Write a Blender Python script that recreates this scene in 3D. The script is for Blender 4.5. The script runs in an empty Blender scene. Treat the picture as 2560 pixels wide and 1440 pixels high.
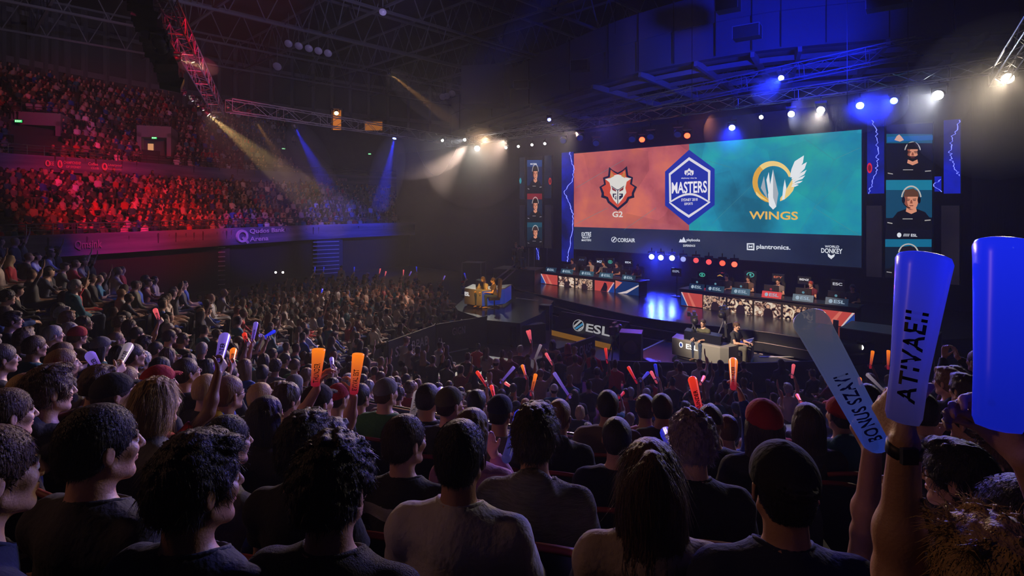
import bpy, bmesh, math, random, time
import numpy as np
from mathutils import Vector, Matrix
T0 = time.time()
PI = math.pi
sc = bpy.context.scene
COL = sc.collection
# ------------------------------------------------------------------ camera
F, CX, HY, CAMZ = 1400.0, 1280.0, 518.0, 5.5      # focal length in px of the 2560 frame, eye level
cd = bpy.data.cameras.new('camera'); cam = bpy.data.objects.new('camera', cd); COL.objects.link(cam)
cam.location = (0, 0, CAMZ); cam.rotation_euler = (PI/2, 0, 0)
cd.sensor_width = 36; cd.lens = 36*F/2560; cd.shift_y = (HY-720)/2560; cd.clip_start = .05; cd.clip_end = 400
sc.camera = cam
# ------------------------------------------------------------------ view, world
sc.view_settings.view_transform = 'Standard'
try: sc.view_settings.look = 'None'
except Exception: pass
sc.view_settings.exposure = 0.0; sc.view_settings.gamma = 1.0; sc.view_settings.use_curve_mapping = False
wd = bpy.data.worlds.new('world'); sc.world = wd; wd.use_nodes = True
bg = wd.node_tree.nodes['Background']; bg.inputs[0].default_value = (.30, .28, .5, 1); bg.inputs[1].default_value = .012
cy = sc.cycles
cy.debug_use_compact_bvh = True; cy.use_denoising = True; cy.use_adaptive_sampling = True; cy.adaptive_threshold = .12; cy.max_bounces = 3; cy.diffuse_bounces = 1; cy.glossy_bounces = 1
cy.transmission_bounces = 2; cy.transparent_max_bounces = 14; cy.volume_bounces = 0
cy.caustics_reflective = False; cy.caustics_refractive = False; cy.use_light_tree = True
try: cy.sample_clamp_indirect = 2.0
except Exception: pass
# stage axes: u runs along the LED wall (screen right), n points away behind it
TH = math.radians(44.05); U = Vector((math.cos(TH), -math.sin(TH), 0)); N = Vector((math.sin(TH), math.cos(TH), 0))
def ray(px, py): return Vector(((px-CX)/F, 1, -(py-HY)/F))
EYE = Vector((0, 0, CAMZ))
def P(px, py, d): return EYE + ray(px, py)*d
def PZ(px, py, z): return EYE + ray(px, py)*((CAMZ-z)*F/(py-HY))
def PQ(px, py, q=0.0):
    r = ray(px, py); return EYE + r*((29.5+q)/r.dot(N))
def S(s, q, z): return U*(s-14.6) + N*(29.5+q) + Vector((0, 0, z))
def SQ(px, py, q=0.0):
    p = PQ(px, py, q); return p.dot(U)+14.6, p.z
def proj(p): return CX+F*p[0]/p[1], HY-F*(p[2]-CAMZ)/p[1]
# ------------------------------------------------------------------ materials
def lin(c):
    if isinstance(c, str):
        c = c.lstrip('#'); c = [int(c[i:i+2], 16)/255 for i in (0, 2, 4)]
        c = [x/12.92 if x <= .04045 else ((x+.055)/1.055)**2.4 for x in c]
    return (c[0], c[1], c[2], 1)
MATS = {}
def mat(name, col, rough=.7, metal=0, em=None, es=1.0, bump=0, bscale=30, var=0, vscale=8, alpha=None, stretch=None, trans=0, sheen=0):
    if name in MATS: return MATS[name]
    m = bpy.data.materials.new(name); m.use_nodes = True; nt = m.node_tree; b = nt.nodes['Principled BSDF']
    b.inputs['Base Color'].default_value = lin(col); b.inputs['Roughness'].default_value = rough; b.inputs['Metallic'].default_value = metal
    if em is not None:
        b.inputs['Emission Color'].default_value = lin(em); b.inputs['Emission Strength'].default_value = es
    if trans: b.inputs['Transmission Weight'].default_value = trans
    if sheen: b.inputs['Sheen Weight'].default_value = sheen
    if alpha is not None: b.inputs['Alpha'].default_value = alpha
    if bump or var:
        tc = nt.nodes.new('ShaderNodeTexCoord'); mp = nt.nodes.new('ShaderNodeMapping')
        nt.links.new(tc.outputs['Object'], mp.inputs[0])
        if stretch: mp.inputs['Scale'].default_value = stretch
    if bump:
        nz = nt.nodes.new('ShaderNodeTexNoise'); nz.inputs['Scale'].default_value = bscale; nz.inputs['Detail'].default_value = 4
        nt.links.new(mp.outputs[0], nz.inputs['Vector'])
        bp = nt.nodes.new('ShaderNodeBump'); bp.inputs['Strength'].default_value = bump; bp.inputs['Distance'].default_value = .02
        nt.links.new(nz.outputs[0], bp.inputs['Height']); nt.links.new(bp.outputs[0], b.inputs['Normal'])
    if var:
        nz = nt.nodes.new('ShaderNodeTexNoise'); nz.inputs['Scale'].default_value = vscale; nz.inputs['Detail'].default_value = 3
        nt.links.new(mp.outputs[0], nz.inputs['Vector'])
        hs = nt.nodes.new('ShaderNodeMix'); hs.data_type = 'RGBA'; c = lin(col)
        hs.inputs[6].default_value = tuple(max(0, x*(1-var)) for x in c[:3])+(1,); hs.inputs[7].default_value = tuple(min(1, x*(1+var)) for x in c[:3])+(1,)
        nt.links.new(nz.outputs[0], hs.inputs[0]); nt.links.new(hs.outputs[2], b.inputs['Base Color'])
    MATS[name] = m; return m
def emis(name, col, s=1.0):
    if name in MATS: return MATS[name]
    m = bpy.data.materials.new(name); m.use_nodes = True; nt = m.node_tree; nt.nodes.clear()
    e = nt.nodes.new('ShaderNodeEmission'); e.inputs[0].default_value = lin(col); e.inputs[1].default_value = s
    o = nt.nodes.new('ShaderNodeOutputMaterial'); nt.links.new(e.outputs[0], o.inputs[0]); MATS[name] = m; return m
# ------------------------------------------------------------------ objects
def tag(o, label=None, cat=None, group=None, kind=None):
    if label: o['label'] = label
    if cat: o['category'] = cat
    if group: o['group'] = group
    if kind: o['kind'] = kind
    return o
def empty(name, loc=(0, 0, 0), rz=0, label=None, cat=None, group=None):
    o = bpy.data.objects.new(name, None); COL.objects.link(o); o.location = loc; o.rotation_euler = (0, 0, rz); o.empty_display_size = .1
    return tag(o, label, cat, group)
def link(name, me, parent=None, loc=None, rz=None):
    o = bpy.data.objects.new(name, me); COL.objects.link(o)
    if parent: o.parent = parent
    if loc is not None: o.location = loc
    if rz is not None: o.rotation_euler = (0, 0, rz)
    return o
def children(o): return [c for c in bpy.data.objects if c.parent == o]
def copy_tree(o, kids=None, parent=None):
    c = o.copy(); COL.objects.link(c)
    if parent: c.parent = parent
    for ch, sub in (kids if kids is not None else tree(o)): copy_tree(ch, sub, c)
    return c
def tree(o): return [(c, tree(c)) for c in o.children]
class MB:
    """collects shapes; every shape carries a material index; build() makes ONE mesh object"""
    def __init__(s): s.v = []; s.f = []; s.m = []; s.sm = []
    def add(s, vs, fs, m=0, smooth=False):
        n = len(s.v); s.v += [tuple(v) for v in vs]; s.f += [tuple(i+n for i in f) for f in fs]; s.m += [m]*len(fs); s.sm += [smooth]*len(fs); return s
    def box(s, c, d, m=0, rz=0, rx=0, ry=0, taper=1.0):
        R = Matrix.Rotation(rz, 3, 'Z') @ Matrix.Rotation(ry, 3, 'Y') @ Matrix.Rotation(rx, 3, 'X'); c = Vector(c)
        vs = []
        for z in (-.5, .5):
            k = 1 if z < 0 else taper
            for x, y in ((-.5, -.5), (.5, -.5), (.5, .5), (-.5, .5)): vs.append(c+R@Vector((x*d[0]*k, y*d[1]*k, z*d[2])))
        return s.add(vs, [(3, 2, 1, 0), (4, 5, 6, 7), (0, 1, 5, 4), (1, 2, 6, 5), (2, 3, 7, 6), (3, 0, 4, 7)], m)
    def prism(s, pts, off, m=0):
        """polygon pts (3d) extruded by vector off"""
        n = len(pts); off = Vector(off); a = [Vector(p) for p in pts]
        return s.add(a+[p+off for p in a], [tuple(range(n))[::-1], tuple(range(n, 2*n))]+[(i, (i+1) % n, (i+1) % n+n, i+n) for i in range(n)], m)
    def quad(s, a, b, c, d, m=0): return s.add([a, b, c, d], [(0, 1, 2, 3)], m)
    def tube(s, pts, r, seg=8, m=0, caps=True, closed=False):
        pts = [Vector(p) for p in pts]; n = len(pts); rs = r if isinstance(r, (list, tuple)) else [r]*n
        vs = []; prev = None
        for i, p in enumerate(pts):
            if closed: t = (pts[(i+1) % n]-pts[i-1]).normalized()
            else: t = (pts[min(i+1, n-1)]-pts[max(i-1, 0)]).normalized()
            if prev is None:
                a = Vector((0, 0, 1)) if abs(t.z) < .9 else Vector((1, 0, 0)); x = t.cross(a).normalized()
            else: x = (prev-t*prev.dot(t)).normalized()
            prev = x; y = t.cross(x)
            for k in range(seg):
                an = 2*PI*k/seg; vs.append(p+(x*math.cos(an)+y*math.sin(an))*rs[i])
        fs = []
        for i in range(n if closed else n-1):
            j = (i+1) % n
            for k in range(seg): fs.append((i*seg+k, i*seg+(k+1) % seg, j*seg+(k+1) % seg, j*seg+k))
        if caps and not closed: fs += [tuple(range(seg))[::-1], tuple(range((n-1)*seg, n*seg))]
        return s.add(vs, fs, m, seg > 5)
    def lathe(s, prof, c=(0, 0, 0), seg=16, m=0, R=None):
        """prof: (r, z) pairs, turned about local z (R = 3x3 rotation)"""
        R = R or Matrix.Identity(3); c = Vector(c); vs = []
        for r, z in prof:
            for k in range(seg):
                a = 2*PI*k/seg; vs.append(c+R@Vector((r*math.cos(a), r*math.sin(a), z)))
        fs = []
        for i in range(len(prof)-1):
            for k in range(seg): fs.append((i*seg+k, i*seg+(k+1) % seg, (i+1)*seg+(k+1) % seg, (i+1)*seg+k))
        fs += [tuple(range(seg))[::-1], tuple(range((len(prof)-1)*seg, len(prof)*seg))]
        return s.add(vs, fs, m, True)
    def grid(s, rows, m=0, smooth=True, closed=False):
        nc = len(rows[0]); vs = [p for r in rows for p in r]; fs = []
        for i in range(len(rows)-1):
            for j in range(nc if closed else nc-1): fs.append((i*nc+j, i*nc+(j+1) % nc, (i+1)*nc+(j+1) % nc, (i+1)*nc+j))
        return s.add(vs, fs, m, smooth)
    def mesh(s, name, mats):
        me = bpy.data.meshes.new(name); me.from_pydata(s.v, [], s.f)
        for m in (mats if isinstance(mats, (list, tuple)) else [mats]): me.materials.append(m)
        me.polygons.foreach_set('material_index', s.m); me.polygons.foreach_set('use_smooth', s.sm); me.update(); return me
    def build(s, name, mats, parent=None, loc=None, rz=None): return link(name, s.mesh(name, mats), parent, loc, rz)
def look_R(d):
    d = Vector(d).normalized(); return d.to_track_quat('Z', 'Y').to_matrix()
def poly_obj(name, polys, mats, parent=None):
    """polys: list of (list of world pts, material index)"""
    b = MB()
    for pts, m in polys: b.add(pts, [tuple(range(len(pts)))], m)
    return b.build(name, mats, parent)
def text_mesh(txt, bold=0.0, space=1.0):
    cu = bpy.data.curves.new('text', 'FONT'); cu.body = txt; cu.offset = min(bold, .022); cu.space_character = space; cu.resolution_u = 3
    o = bpy.data.objects.new('text', cu); me = o.to_mesh(); v = [tuple(p.co) for p in me.vertices]; f = [tuple(p.vertices) for p in me.polygons]
    o.to_mesh_clear(); bpy.data.objects.remove(o); bpy.data.curves.remove(cu)
    xs = [p[0] for p in v]; ys = [p[1] for p in v]; x0, x1, y0, y1 = min(xs), max(xs), min(ys), max(ys)
    return [((p[0]-x0)/(x1-x0), (p[1]-y0)/(y1-y0)) for p in v], f
def text_on(mb, txt, TL, TR, BR, BL, m=0, bold=.02, space=1.0, italic=0):
    """letters laid into the world quad TL,TR,BR,BL"""
    v, f = text_mesh(txt, bold, space); out = []
    for a, b in v:
        a = a+italic*(b-.5); top = TL.lerp(TR, a); bot = BL.lerp(BR, a); out.append(bot.lerp(top, b))
    return mb.add(out, f, m)
def spot(name, loc, target, power, color, angle, blend=.5, size=.1):
    L = bpy.data.lights.new(name, 'SPOT'); L.energy = power; L.color = lin(color)[:3]; L.spot_size = math.radians(angle); L.spot_blend = blend; L.shadow_soft_size = size
    o = bpy.data.objects.new(name, L); COL.objects.link(o); o.location = loc
    o.rotation_euler = (Vector(target)-Vector(loc)).to_track_quat('-Z', 'Y').to_euler(); o['kind'] = 'helper'; return o
# ------------------------------------------------------------------ bodies grown from distance fields (one continuous surface each)
class Field:
    def __init__(s, lo, hi, base, bands=()):
        """bands: per axis list of (a, b, step) with finer spacing"""
        s.ax = []
        for i in range(3):
            pts = []; x = lo[i]
            while x < hi[i]:
                st = base
                for bd in bands:
                    a, b, stp = bd[0][i], bd[1][i], bd[2]
                    if a-stp <= x <= b: st = min(st, stp)
                pts.append(x); x += st
            pts.append(hi[i]); s.ax.append(np.array(pts, np.float32))
        s.d = np.full([len(a) for a in s.ax], .5, np.float32)
    def sl(s, lo, hi):
        r = []
        for i in range(3):
            a = max(0, int(np.searchsorted(s.ax[i], lo[i]))-1); b = min(len(s.ax[i]), int(np.searchsorted(s.ax[i], hi[i]))+1)
            r.append(slice(a, max(a+1, b)))
        X = s.ax[0][r[0]][:, None, None]; Y = s.ax[1][r[1]][None, :, None]; Z = s.ax[2][r[2]][None, None, :]
        return tuple(r), X, Y, Z
    def comb(s, r, e, k, op):
        d = s.d[r]
        if op == '+':
            if k: h = np.maximum(k-np.abs(d-e), 0)/k; o = np.minimum(d, e)-h*h*k*.25
            else: o = np.minimum(d, e)
        else:
            e = -e
            if k: h = np.maximum(k-np.abs(d-e), 0)/k; o = np.maximum(d, e)+h*h*k*.25
            else: o = np.maximum(d, e)
        s.d[r] = o
    def cone(s, a, b, ra, rb, k=.02, op='+', cut=None, fl=None):
        """tapered capsule; cut=True ends flat at b; fl = (axis vec, factor) flattening"""
        a = np.array(a, float); b = np.array(b, float); m = max(ra, rb)+k+.03
        r, X, Y, Z = s.sl(np.minimum(a, b)-m, np.maximum(a, b)+m); ab = b-a; L2 = (ab@ab)+1e-12
        x, y, z = X-a[0], Y-a[1], Z-a[2]
        t = np.clip((x*ab[0]+y*ab[1]+z*ab[2])/L2, 0, 1)
        dx, dy, dz = x-t*ab[0], y-t*ab[1], z-t*ab[2]; q = dx*dx+dy*dy+dz*dz
        if fl is not None:
            n, kf = np.array(fl[0], float), fl[1]; n /= np.linalg.norm(n); c = dx*n[0]+dy*n[1]+dz*n[2]; q = q+c*c*(kf*kf-1)
        e = np.sqrt(q)-(ra+(rb-ra)*t)
        if cut:
            L = math.sqrt(L2); e = np.maximum(e, (x*ab[0]+y*ab[1]+z*ab[2])/L-L)
        s.comb(r, e, k, op)
    def ell(s, c, rad, k=.02, op='+', R=None):
        rad = np.array(rad, float); m = rad.max()+k+.03; c = np.array(c, float)
        r, X, Y, Z = s.sl(c-m, c+m); x, y, z = X-c[0], Y-c[1], Z-c[2]
        if R is not None:
            R = np.array(R); x, y, z = R[0, 0]*x+R[1, 0]*y+R[2, 0]*z, R[0, 1]*x+R[1, 1]*y+R[2, 1]*z, R[0, 2]*x+R[1, 2]*y+R[2, 2]*z
        k0 = np.sqrt((x/rad[0])**2+(y/rad[1])**2+(z/rad[2])**2); k1 = np.sqrt((x/rad[0]**2)**2+(y/rad[1]**2)**2+(z/rad[2]**2)**2)+1e-9
        s.comb(r, k0*(k0-1)/k1, k, op)
    def half(s, c, n):
        """keep the side where (p-c).n < 0"""
        X, Y, Z = s.ax[0][:, None, None], s.ax[1][None, :, None], s.ax[2][None, None, :]
        s.d = np.maximum(s.d, (X-c[0])*n[0]+(Y-c[1])*n[1]+(Z-c[2])*n[2])
    def noise(s, amp, freqs, seed=0):
        rs = np.random.RandomState(seed); X, Y, Z = s.ax[0][:, None, None], s.ax[1][None, :, None], s.ax[2][None, None, :]; o = 0
        for fx, fy, fz, w in freqs:
            p = rs.rand(3)*6.28; o = o+w*np.sin(X*fx+p[0]+2*np.sin(Z*fz*.4))*np.sin(Y*fy+p[1]+1.5*np.sin(X*fx*.3))*np.sin(Z*fz+p[2])
        s.d = s.d+amp*o
    def mesh(s):
        d = s.d; I = d < 0; ax = s.ax; nx, ny, nz = d.shape
        c = np.zeros((nx-1, ny-1, nz-1), np.int8)
        for i in (0, 1):
            for j in (0, 1):
                for k in (0, 1): c += I[i:nx-1+i, j:ny-1+j, k:nz-1+k]
        act = (c > 0) & (c < 8); idx = np.full(act.shape, -1, np.int64); ci = np.argwhere(act); idx[act] = np.arange(len(ci))
        i, j, k = ci.T; acc = np.zeros((len(ci), 3)); cnt = np.zeros(len(ci))
        cor = [(a, b, e) for a in (0, 1) for b in (0, 1) for e in (0, 1)]
        for a in cor:
            for b in cor:
                if sum(abs(a[q]-b[q]) for q in range(3)) == 1 and a < b:
                    da = d[i+a[0], j+a[1], k+a[2]]; db = d[i+b[0], j+b[1], k+b[2]]; m = (da < 0) != (db < 0)
                    t = np.where(m, da/np.where(da-db == 0, 1, da-db), 0)
                    pa = np.stack([ax[0][i+a[0]], ax[1][j+a[1]], ax[2][k+a[2]]], 1); pb = np.stack([ax[0][i+b[0]], ax[1][j+b[1]], ax[2][k+b[2]]], 1)
                    acc += np.where(m[:, None], pa+(pb-pa)*t[:, None], 0); cnt += m
        V = acc/cnt[:, None]; Fs = []
        def faces(m, g, flip):
            p = np.argwhere(m)
            if not len(p): return
            inside = I[tuple(p.T)]; q = np.stack([g(p, a, b) for a, b in ((1, 1), (0, 1), (0, 0), (1, 0))], 1)
            q[inside if flip else ~inside] = q[inside if flip else ~inside][:, ::-1]; Fs.append(q)
        m = np.zeros(I.shape, bool); m[:-1, 1:-1, 1:-1] = I[:-1, 1:-1, 1:-1] != I[1:, 1:-1, 1:-1]
        faces(m, lambda p, a, b: idx[p[:, 0], p[:, 1]-a, p[:, 2]-b], True)
        m = np.zeros(I.shape, bool); m[1:-1, :-1, 1:-1] = I[1:-1, :-1, 1:-1] != I[1:-1, 1:, 1:-1]
        faces(m, lambda p, a, b: idx[p[:, 0]-b, p[:, 1], p[:, 2]-a], True)
        m = np.zeros(I.shape, bool); m[1:-1, 1:-1, :-1] = I[1:-1, 1:-1, :-1] != I[1:-1, 1:-1, 1:]
        faces(m, lambda p, a, b: idx[p[:, 0]-a, p[:, 1]-b, p[:, 2]], True)
        return V, np.concatenate(Fs) if Fs else np.zeros((0, 4), int)
def np_mesh(name, V, Q, mats=(), mi=None, smooth=True):
    me = bpy.data.meshes.new(name); n = len(V); f = len(Q); w = Q.shape[1]
    me.vertices.add(n); me.vertices.foreach_set('co', np.asarray(V, np.float32).ravel())
    me.loops.add(f*w); me.loops.foreach_set('vertex_index', np.asarray(Q, np.int32).ravel())
    me.polygons.add(f); me.polygons.foreach_set('loop_start', np.arange(0, f*w, w, dtype=np.int32))
    for m in mats: me.materials.append(m)
    if mi is not None: me.polygons.foreach_set('material_index', np.asarray(mi, np.int32))
    me.polygons.foreach_set('use_smooth', np.full(f, smooth)); me.update(calc_edges=True); me.validate(); return me
def rotm(yaw=0, pitch=0, roll=0):
    """head turn: yaw to the person's left is +, pitch down is -"""
    return np.array(Matrix.Rotation(yaw, 3, 'Z') @ Matrix.Rotation(pitch, 3, 'X') @ Matrix.Rotation(roll, 3, 'Y'))
V3 = lambda *a: np.array(a, float)
def hand(f, w, d, m, side=1, curl=.3, sc_=1.0, k=.008, spread=.12, thumb=.7):
    """w wrist, d direction of the hand, m palm normal (fingers curl towards m)"""
    d = d/np.linalg.norm(d); m = m-d*(m@d); m /= np.linalg.norm(m); x = np.cross(d, m)*side       # x: towards the thumb
    s_ = sc_; pc = w+d*.05*s_
    for t in (-.028, -.01, .01, .028): f.cone(w+x*t*.6*s_+d*.008, w+(x*t+d*.088)*s_, .015*s_, .0115*s_, k)
    L = {-.033: .062, -.012: .075, .011: .08, .033: .072}
    for t, ln in L.items():
        b = w+(x*t+d*.088)*s_; dd = d+x*t*spread*8; dd /= np.linalg.norm(dd); a = 0
        for seg, rr in ((.45, .0098), (.3, .009), (.27, .008)):
            a += curl; q = dd*math.cos(a)+m*math.sin(a); e = b+q*ln*seg*s_*1.25; f.cone(b, e, rr*s_, (rr-.0008)*s_, .004); b = e
    b = w+(x*.02+d*.02)*s_; dd = d*(1-thumb*.4)+x*thumb+m*.35*min(1.5, curl+.3); dd /= np.linalg.norm(dd)
    e = b+dd*.045*s_; f.cone(b, e, .016*s_, .0125*s_, k); q = dd+m*curl*.8+d*.3; q /= np.linalg.norm(q); e2 = e+q*.034*s_; f.cone(e, e2, .0115*s_, .0095*s_, .004)
    q = q+m*curl*.4; q /= np.linalg.norm(q); f.cone(e2, e2+q*.022*s_, .0095*s_, .0078*s_, .004)
def head_sdf(f, H, R, fem=0):
    """H head centre, R rotation"""
    T = lambda *a: H+R@V3(*a); g = 1-.08*fem
    f.ell(T(0, -.017, .035), (.077, .096, .088), .02, R=R)
    f.ell(T(0, .022, -.035), (.06*g, .07, .082), .03, R=R)
    f.ell(T(0, .072, -.098), (.024, .02, .018), .025, R=R)
    for s_ in (-1, 1):
        f.ell(T(s_*.036, .062, -.022), (.026, .026, .022), .02, R=R)
        f.cone(T(s_*.058*g, -.0, -.055), T(s_*.02, .066, -.1), .014, .014, .02)
        f.cone(T(s_*.012, .092, .021), T(s_*.046, .078, .019), .008, .006, .012)
        f.ell(T(s_*.031, .103, .003), (.018, .016, .012), .012, '-', R=R)
        f.ell(T(s_*.031, .079, .003), (.0135, .0135, .0125), .003, R=R)
        Re = R@rotm(s_*.35, 0, 0)
        f.ell(T(s_*.081, -.012, -.004), (.009, .02, .032), .006, R=Re)
        f.ell(T(s_*.092, -.006, -.002), (.007, .011, .019), .004, '-', R=Re)
    f.cone(T(0, .094, .012), T(0, .113, -.026), .0075, .0125, .01)
    for s_ in (-1, 1): f.ell(T(s_*.012, .1, -.03), (.008, .009, .007), .006, R=R)
    f.ell(T(0, .089, -.055), (.024, .011, .0055), .006, R=R); f.ell(T(0, .088, -.066), (.02, .011, .006), .006, R=R)
def body_sdf(f, p, infl=0.0, parts='all', k=.05):
    """p: joints of the pose; parts: all / shirt / legs"""
    w = p.get('w', 1.0); i = infl
    if parts in ('all', 'shirt'):
        pel, wa, ch, nk = p['pel'], p['waist'], p['chest'], p['neck']
        sl_, sr = p['sh']
        f.ell(pel+V3(0, 0, .02), (.165*w+i, .125*w+i, .12+i), k)
        f.cone(pel, wa, .12*w+i, .118*w+i, k, fl=((0, 1, 0), 1.0)); f.ell(wa, (.15*w+i, .112*w+i, .12+i), k)
        f.ell(ch, (.165*w+i, .115*w+i, .17+i), k)
        f.ell((ch+nk)/2+V3(0, -.012, .0), (.14*w+i, .09*w+i, .1+i), k)
        for sh in (sl_, sr):
            f.cone(nk+V3(0, -.018, -.05), sh+V3(0, -.005, -.0), .05*w+i, .046*w+i, k)
            f.ell(sh+V3(0, 0, -.012), (.05*w+i, .052*w+i, .052+i), .04)
        for a, b in p.get('arms_up', ()): pass
    if parts == 'all':
        f.cone(p['neck']+V3(0, -.005, -.06), p['H']+p['R']@V3(0, -.028, -.05), .064*w**.5, .054*w**.5, .03)
    for n in (0, 1):
        sh, el, wr = p['sh'][n], p['el'][n], p['wr'][n]
        if parts == 'all':
            f.cone(sh, el, .05*w, .04*w, .03); f.cone(el, wr, .042*w, .027, .02)
            mid = el+(wr-el)*.3; f.ell(mid, (.044, .044, .044), .03)
        elif parts == 'shirt':
            sv = p.get('sleeve', .6)
            if sv <= 1: f.cone(sh, sh+(el-sh)*sv, .052*w+i, .05*w+i, .03, cut=True)
            else:
                f.cone(sh, el, .052*w+i, .045*w+i, .03); f.cone(el, el+(wr-el)*(sv-1), .045*w+i, .034+i*.8, .025, cut=True)
        hp, kn, an = p['hip'][n], p['kn'][n], p['an'][n]
        if parts in ('all', 'legs'):
            lw = w**.5
            f.cone(hp, kn, .088*lw+i, .062+i, k); f.cone(kn, an, .06+i, .04+i*1.5, .03)
        if parts == 'all': f.cone(an+V3(0, -.03, -.055), an+p['foot'][n]*.17+V3(0, 0, -.065), .035, .03, .03)
        if parts == 'legs' and n == 0: f.ell(p['pel'], (.17*w+i, .13*w+i, .12+i), k)
def pose(kind='sit', yaw=0, pitch=0, roll=0, lean=0.0, w=1.0, arms=('lap', 'lap'), sleeve=.6, stand=False, twist=0, z=0, legs=0):
    """joints of one person, hips at (0,0), facing +Y. arms: lap, up, upout, clap, knee, side, phone, cross, fold"""
    p = {'w': w, 'sleeve': sleeve, 'arms': arms}
    hz = .93 if stand else .53
    pel = V3(0, 0, hz+z); cl, sl = math.cos(lean), math.sin(lean)
    up = lambda y, h: pel+V3(0, y*cl+h*sl, h*cl-y*sl)
    p['pel'] = pel; p['waist'] = up(.0, .17); p['chest'] = up(-.005, .33); p['neck'] = up(-.03, .53)
    sw = .175*w**.6
    p['sh'] = [up(-.025, .435)+V3(s_*sw, 0, 0) for s_ in (-1, 1)]
    p['R'] = rotm(yaw, pitch, roll); p['H'] = p['neck']+V3(0, .035+sl*.03, .155)+p['R']@V3(0, .0, .0)
    el, wr, hd, hm = [], [], [], []
    for n, s_ in enumerate((-1, 1)):
        sh = p['sh'][n]; a = arms[n]
        E, W_, D, M = {
            'lap': (V3(s_*.07, .1, -.27), V3(-s_*.08, .27, -.36), V3(-s_*.5, .8, -.15), V3(0, .1, -1)),
            'lap2': (V3(s_*.09, .06, -.28), V3(-s_*.02, .31, -.33), V3(-s_*.2, 1, -.1), V3(-s_*.2, 0, -1)),
            'knee': (V3(s_*.06, .2, -.22), V3(-s_*.09, .42, -.22), V3(-s_*.6, .8, -.2), V3(-s_*.7, 0, -.7)),
            'fold': (V3(s_*.08, .1, -.27), V3(-s_*.16, .26, -.2), V3(-s_*1, .1, .1), V3(0, -1, 0)),
            'chin': (V3(s_*.04, .24, -.2), V3(-s_*.12, .27, .04), V3(-s_*.25, -.1, 1), V3(0, -1, 0)),
            'up': (V3(s_*.1, .1, .24), V3(s_*.07, .2, .48), V3(-s_*.02, .1, 1), V3(-s_*.2, 1, 0)),
            'up2': (V3(s_*.2, .1, .17), V3(s_*.25, .14, .42), V3(s_*.05, .05, 1), V3(-s_*.3, .9, 0)),
            'upf': (V3(s_*.08, .24, .1), V3(s_*.03, .38, .33), V3(0, .2, 1), V3(-s_*.9, .1, 0)),
            'phone': (V3(s_*.1, .22, .02), V3(-s_*.09, .36, .22), V3(-s_*.2, .1, 1), V3(-s_*.9, .2, 0)),
            'clap': (V3(s_*.1, .14, -.2), V3(-s_*.13, .32, -.03), V3(-s_*.15, .3, 1), V3(-s_*1, 0, 0)),
            'desk': (V3(s_*.08, .14, -.26), V3(-s_*.02, .38, -.25), V3(-s_*.2, 1, 0), V3(0, 0, -1)),
            'grip': (V3(s_*.13, .13, .2), V3(s_*.12, .22, .43), V3(-s_*.15, .75, .55), V3(-s_*1, 0, 0)),
            'gripf': (V3(s_*.07, .26, .02), V3(s_*.02, .42, .24), V3(-s_*.15, .8, .4), V3(-s_*1, 0, 0)),
            'side': (V3(s_*.06, 0, -.28), V3(s_*.07, .06, -.53), V3(0, .1, -1), V3(-s_*1, 0, 0)),
        }[a]
        el.append(sh+E); wr.append(sh+W_); hd.append(D/np.linalg.norm(D)); hm.append(M)
    p['el'], p['wr'], p['hd'], p['hm'] = el, wr, hd, hm
    p['hip'] = [pel+V3(s_*.09, .02, -.02) for s_ in (-1, 1)]
    if stand: p['kn'] = [V3(s_*.1, .03, .5+z) for s_ in (-1, 1)]; p['an'] = [V3(s_*.11, -.01, .09+z) for s_ in (-1, 1)]
    else: p['kn'] = [pel+V3(s_*(.13+.05*legs), .44, .03) for s_ in (-1, 1)]; p['an'] = [pel+V3(s_*.13, .42+.06*legs, -.43) for s_ in (-1, 1)]
    p['foot'] = [V3(s_*.15, 1, 0) for s_ in (-1, 1)]
    return p
BIG = (V3(-.62, -.32, -.05), V3(.62, .75, 1.95))
def bounds(p, m=.16):
    pts = [p['pel'], p['neck'], p['H'], *p['sh'], *p['el'], *p['wr'], *p['kn'], *p['an'], *p['hip']]+[w+d*.15 for w, d in zip(p['wr'], p['hd'])]+[a+f_*.17 for a, f_ in zip(p['an'], p['foot'])]
    a = np.array(pts); return a.min(0)-m, a.max(0)+m
def make_body(name, p, base=.015, head=.007, handr=.006, fem=0, skin=None, nohands=False):
    lo, hi = bounds(p); bands = [(p['H']-.13, p['H']+.14, head)]
    for n in (0, 1):
        if not nohands:
            c = p['wr'][n]+p['hd'][n]*.08; bands.append((c-.1, c+.1, handr))
    f = Field(lo, hi, base, bands); body_sdf(f, p); head_sdf(f, p['H'], p['R'], fem)
    for n, s_ in enumerate((-1, 1)):
        if nohands: f.cone(p['wr'][n], p['wr'][n]+p['hd'][n]*.13, .03, .03, .02)
        else: hand(f, p['wr'][n], p['hd'][n], p['hm'][n], s_, curl=p.get('curl', (.45, .45))[n])
    V, Q = f.mesh(); C = V[Q].mean(1); L = (C-p['H'])@p['R']   # head-local coordinates of each face
    mi = np.zeros(len(Q), int)
    for s_ in (-1, 1):
        r = np.sqrt((L[:, 0]-s_*.031)**2+(L[:, 2]-.003)**2); front = L[:, 1] > .082
        mi[(r < .0125) & front & (np.abs(L[:, 2]-.003) < .0065)] = 1; mi[(r < .0055) & front] = 2
        bw = (np.abs(np.abs(L[:, 0])-.031) < .018) & (np.abs(L[:, 2]-.0245) < .0042) & (L[:, 1] > .07); mi[bw] = 3
    mi[(np.abs(L[:, 0]) < .023) & (np.abs(L[:, 2]+.06) < .0085) & (L[:, 1] > .088)] = 4
    return np_mesh(name, V, Q, [skin, M_EYE, M_IRIS, M_BROW, M_LIP], mi)
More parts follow.
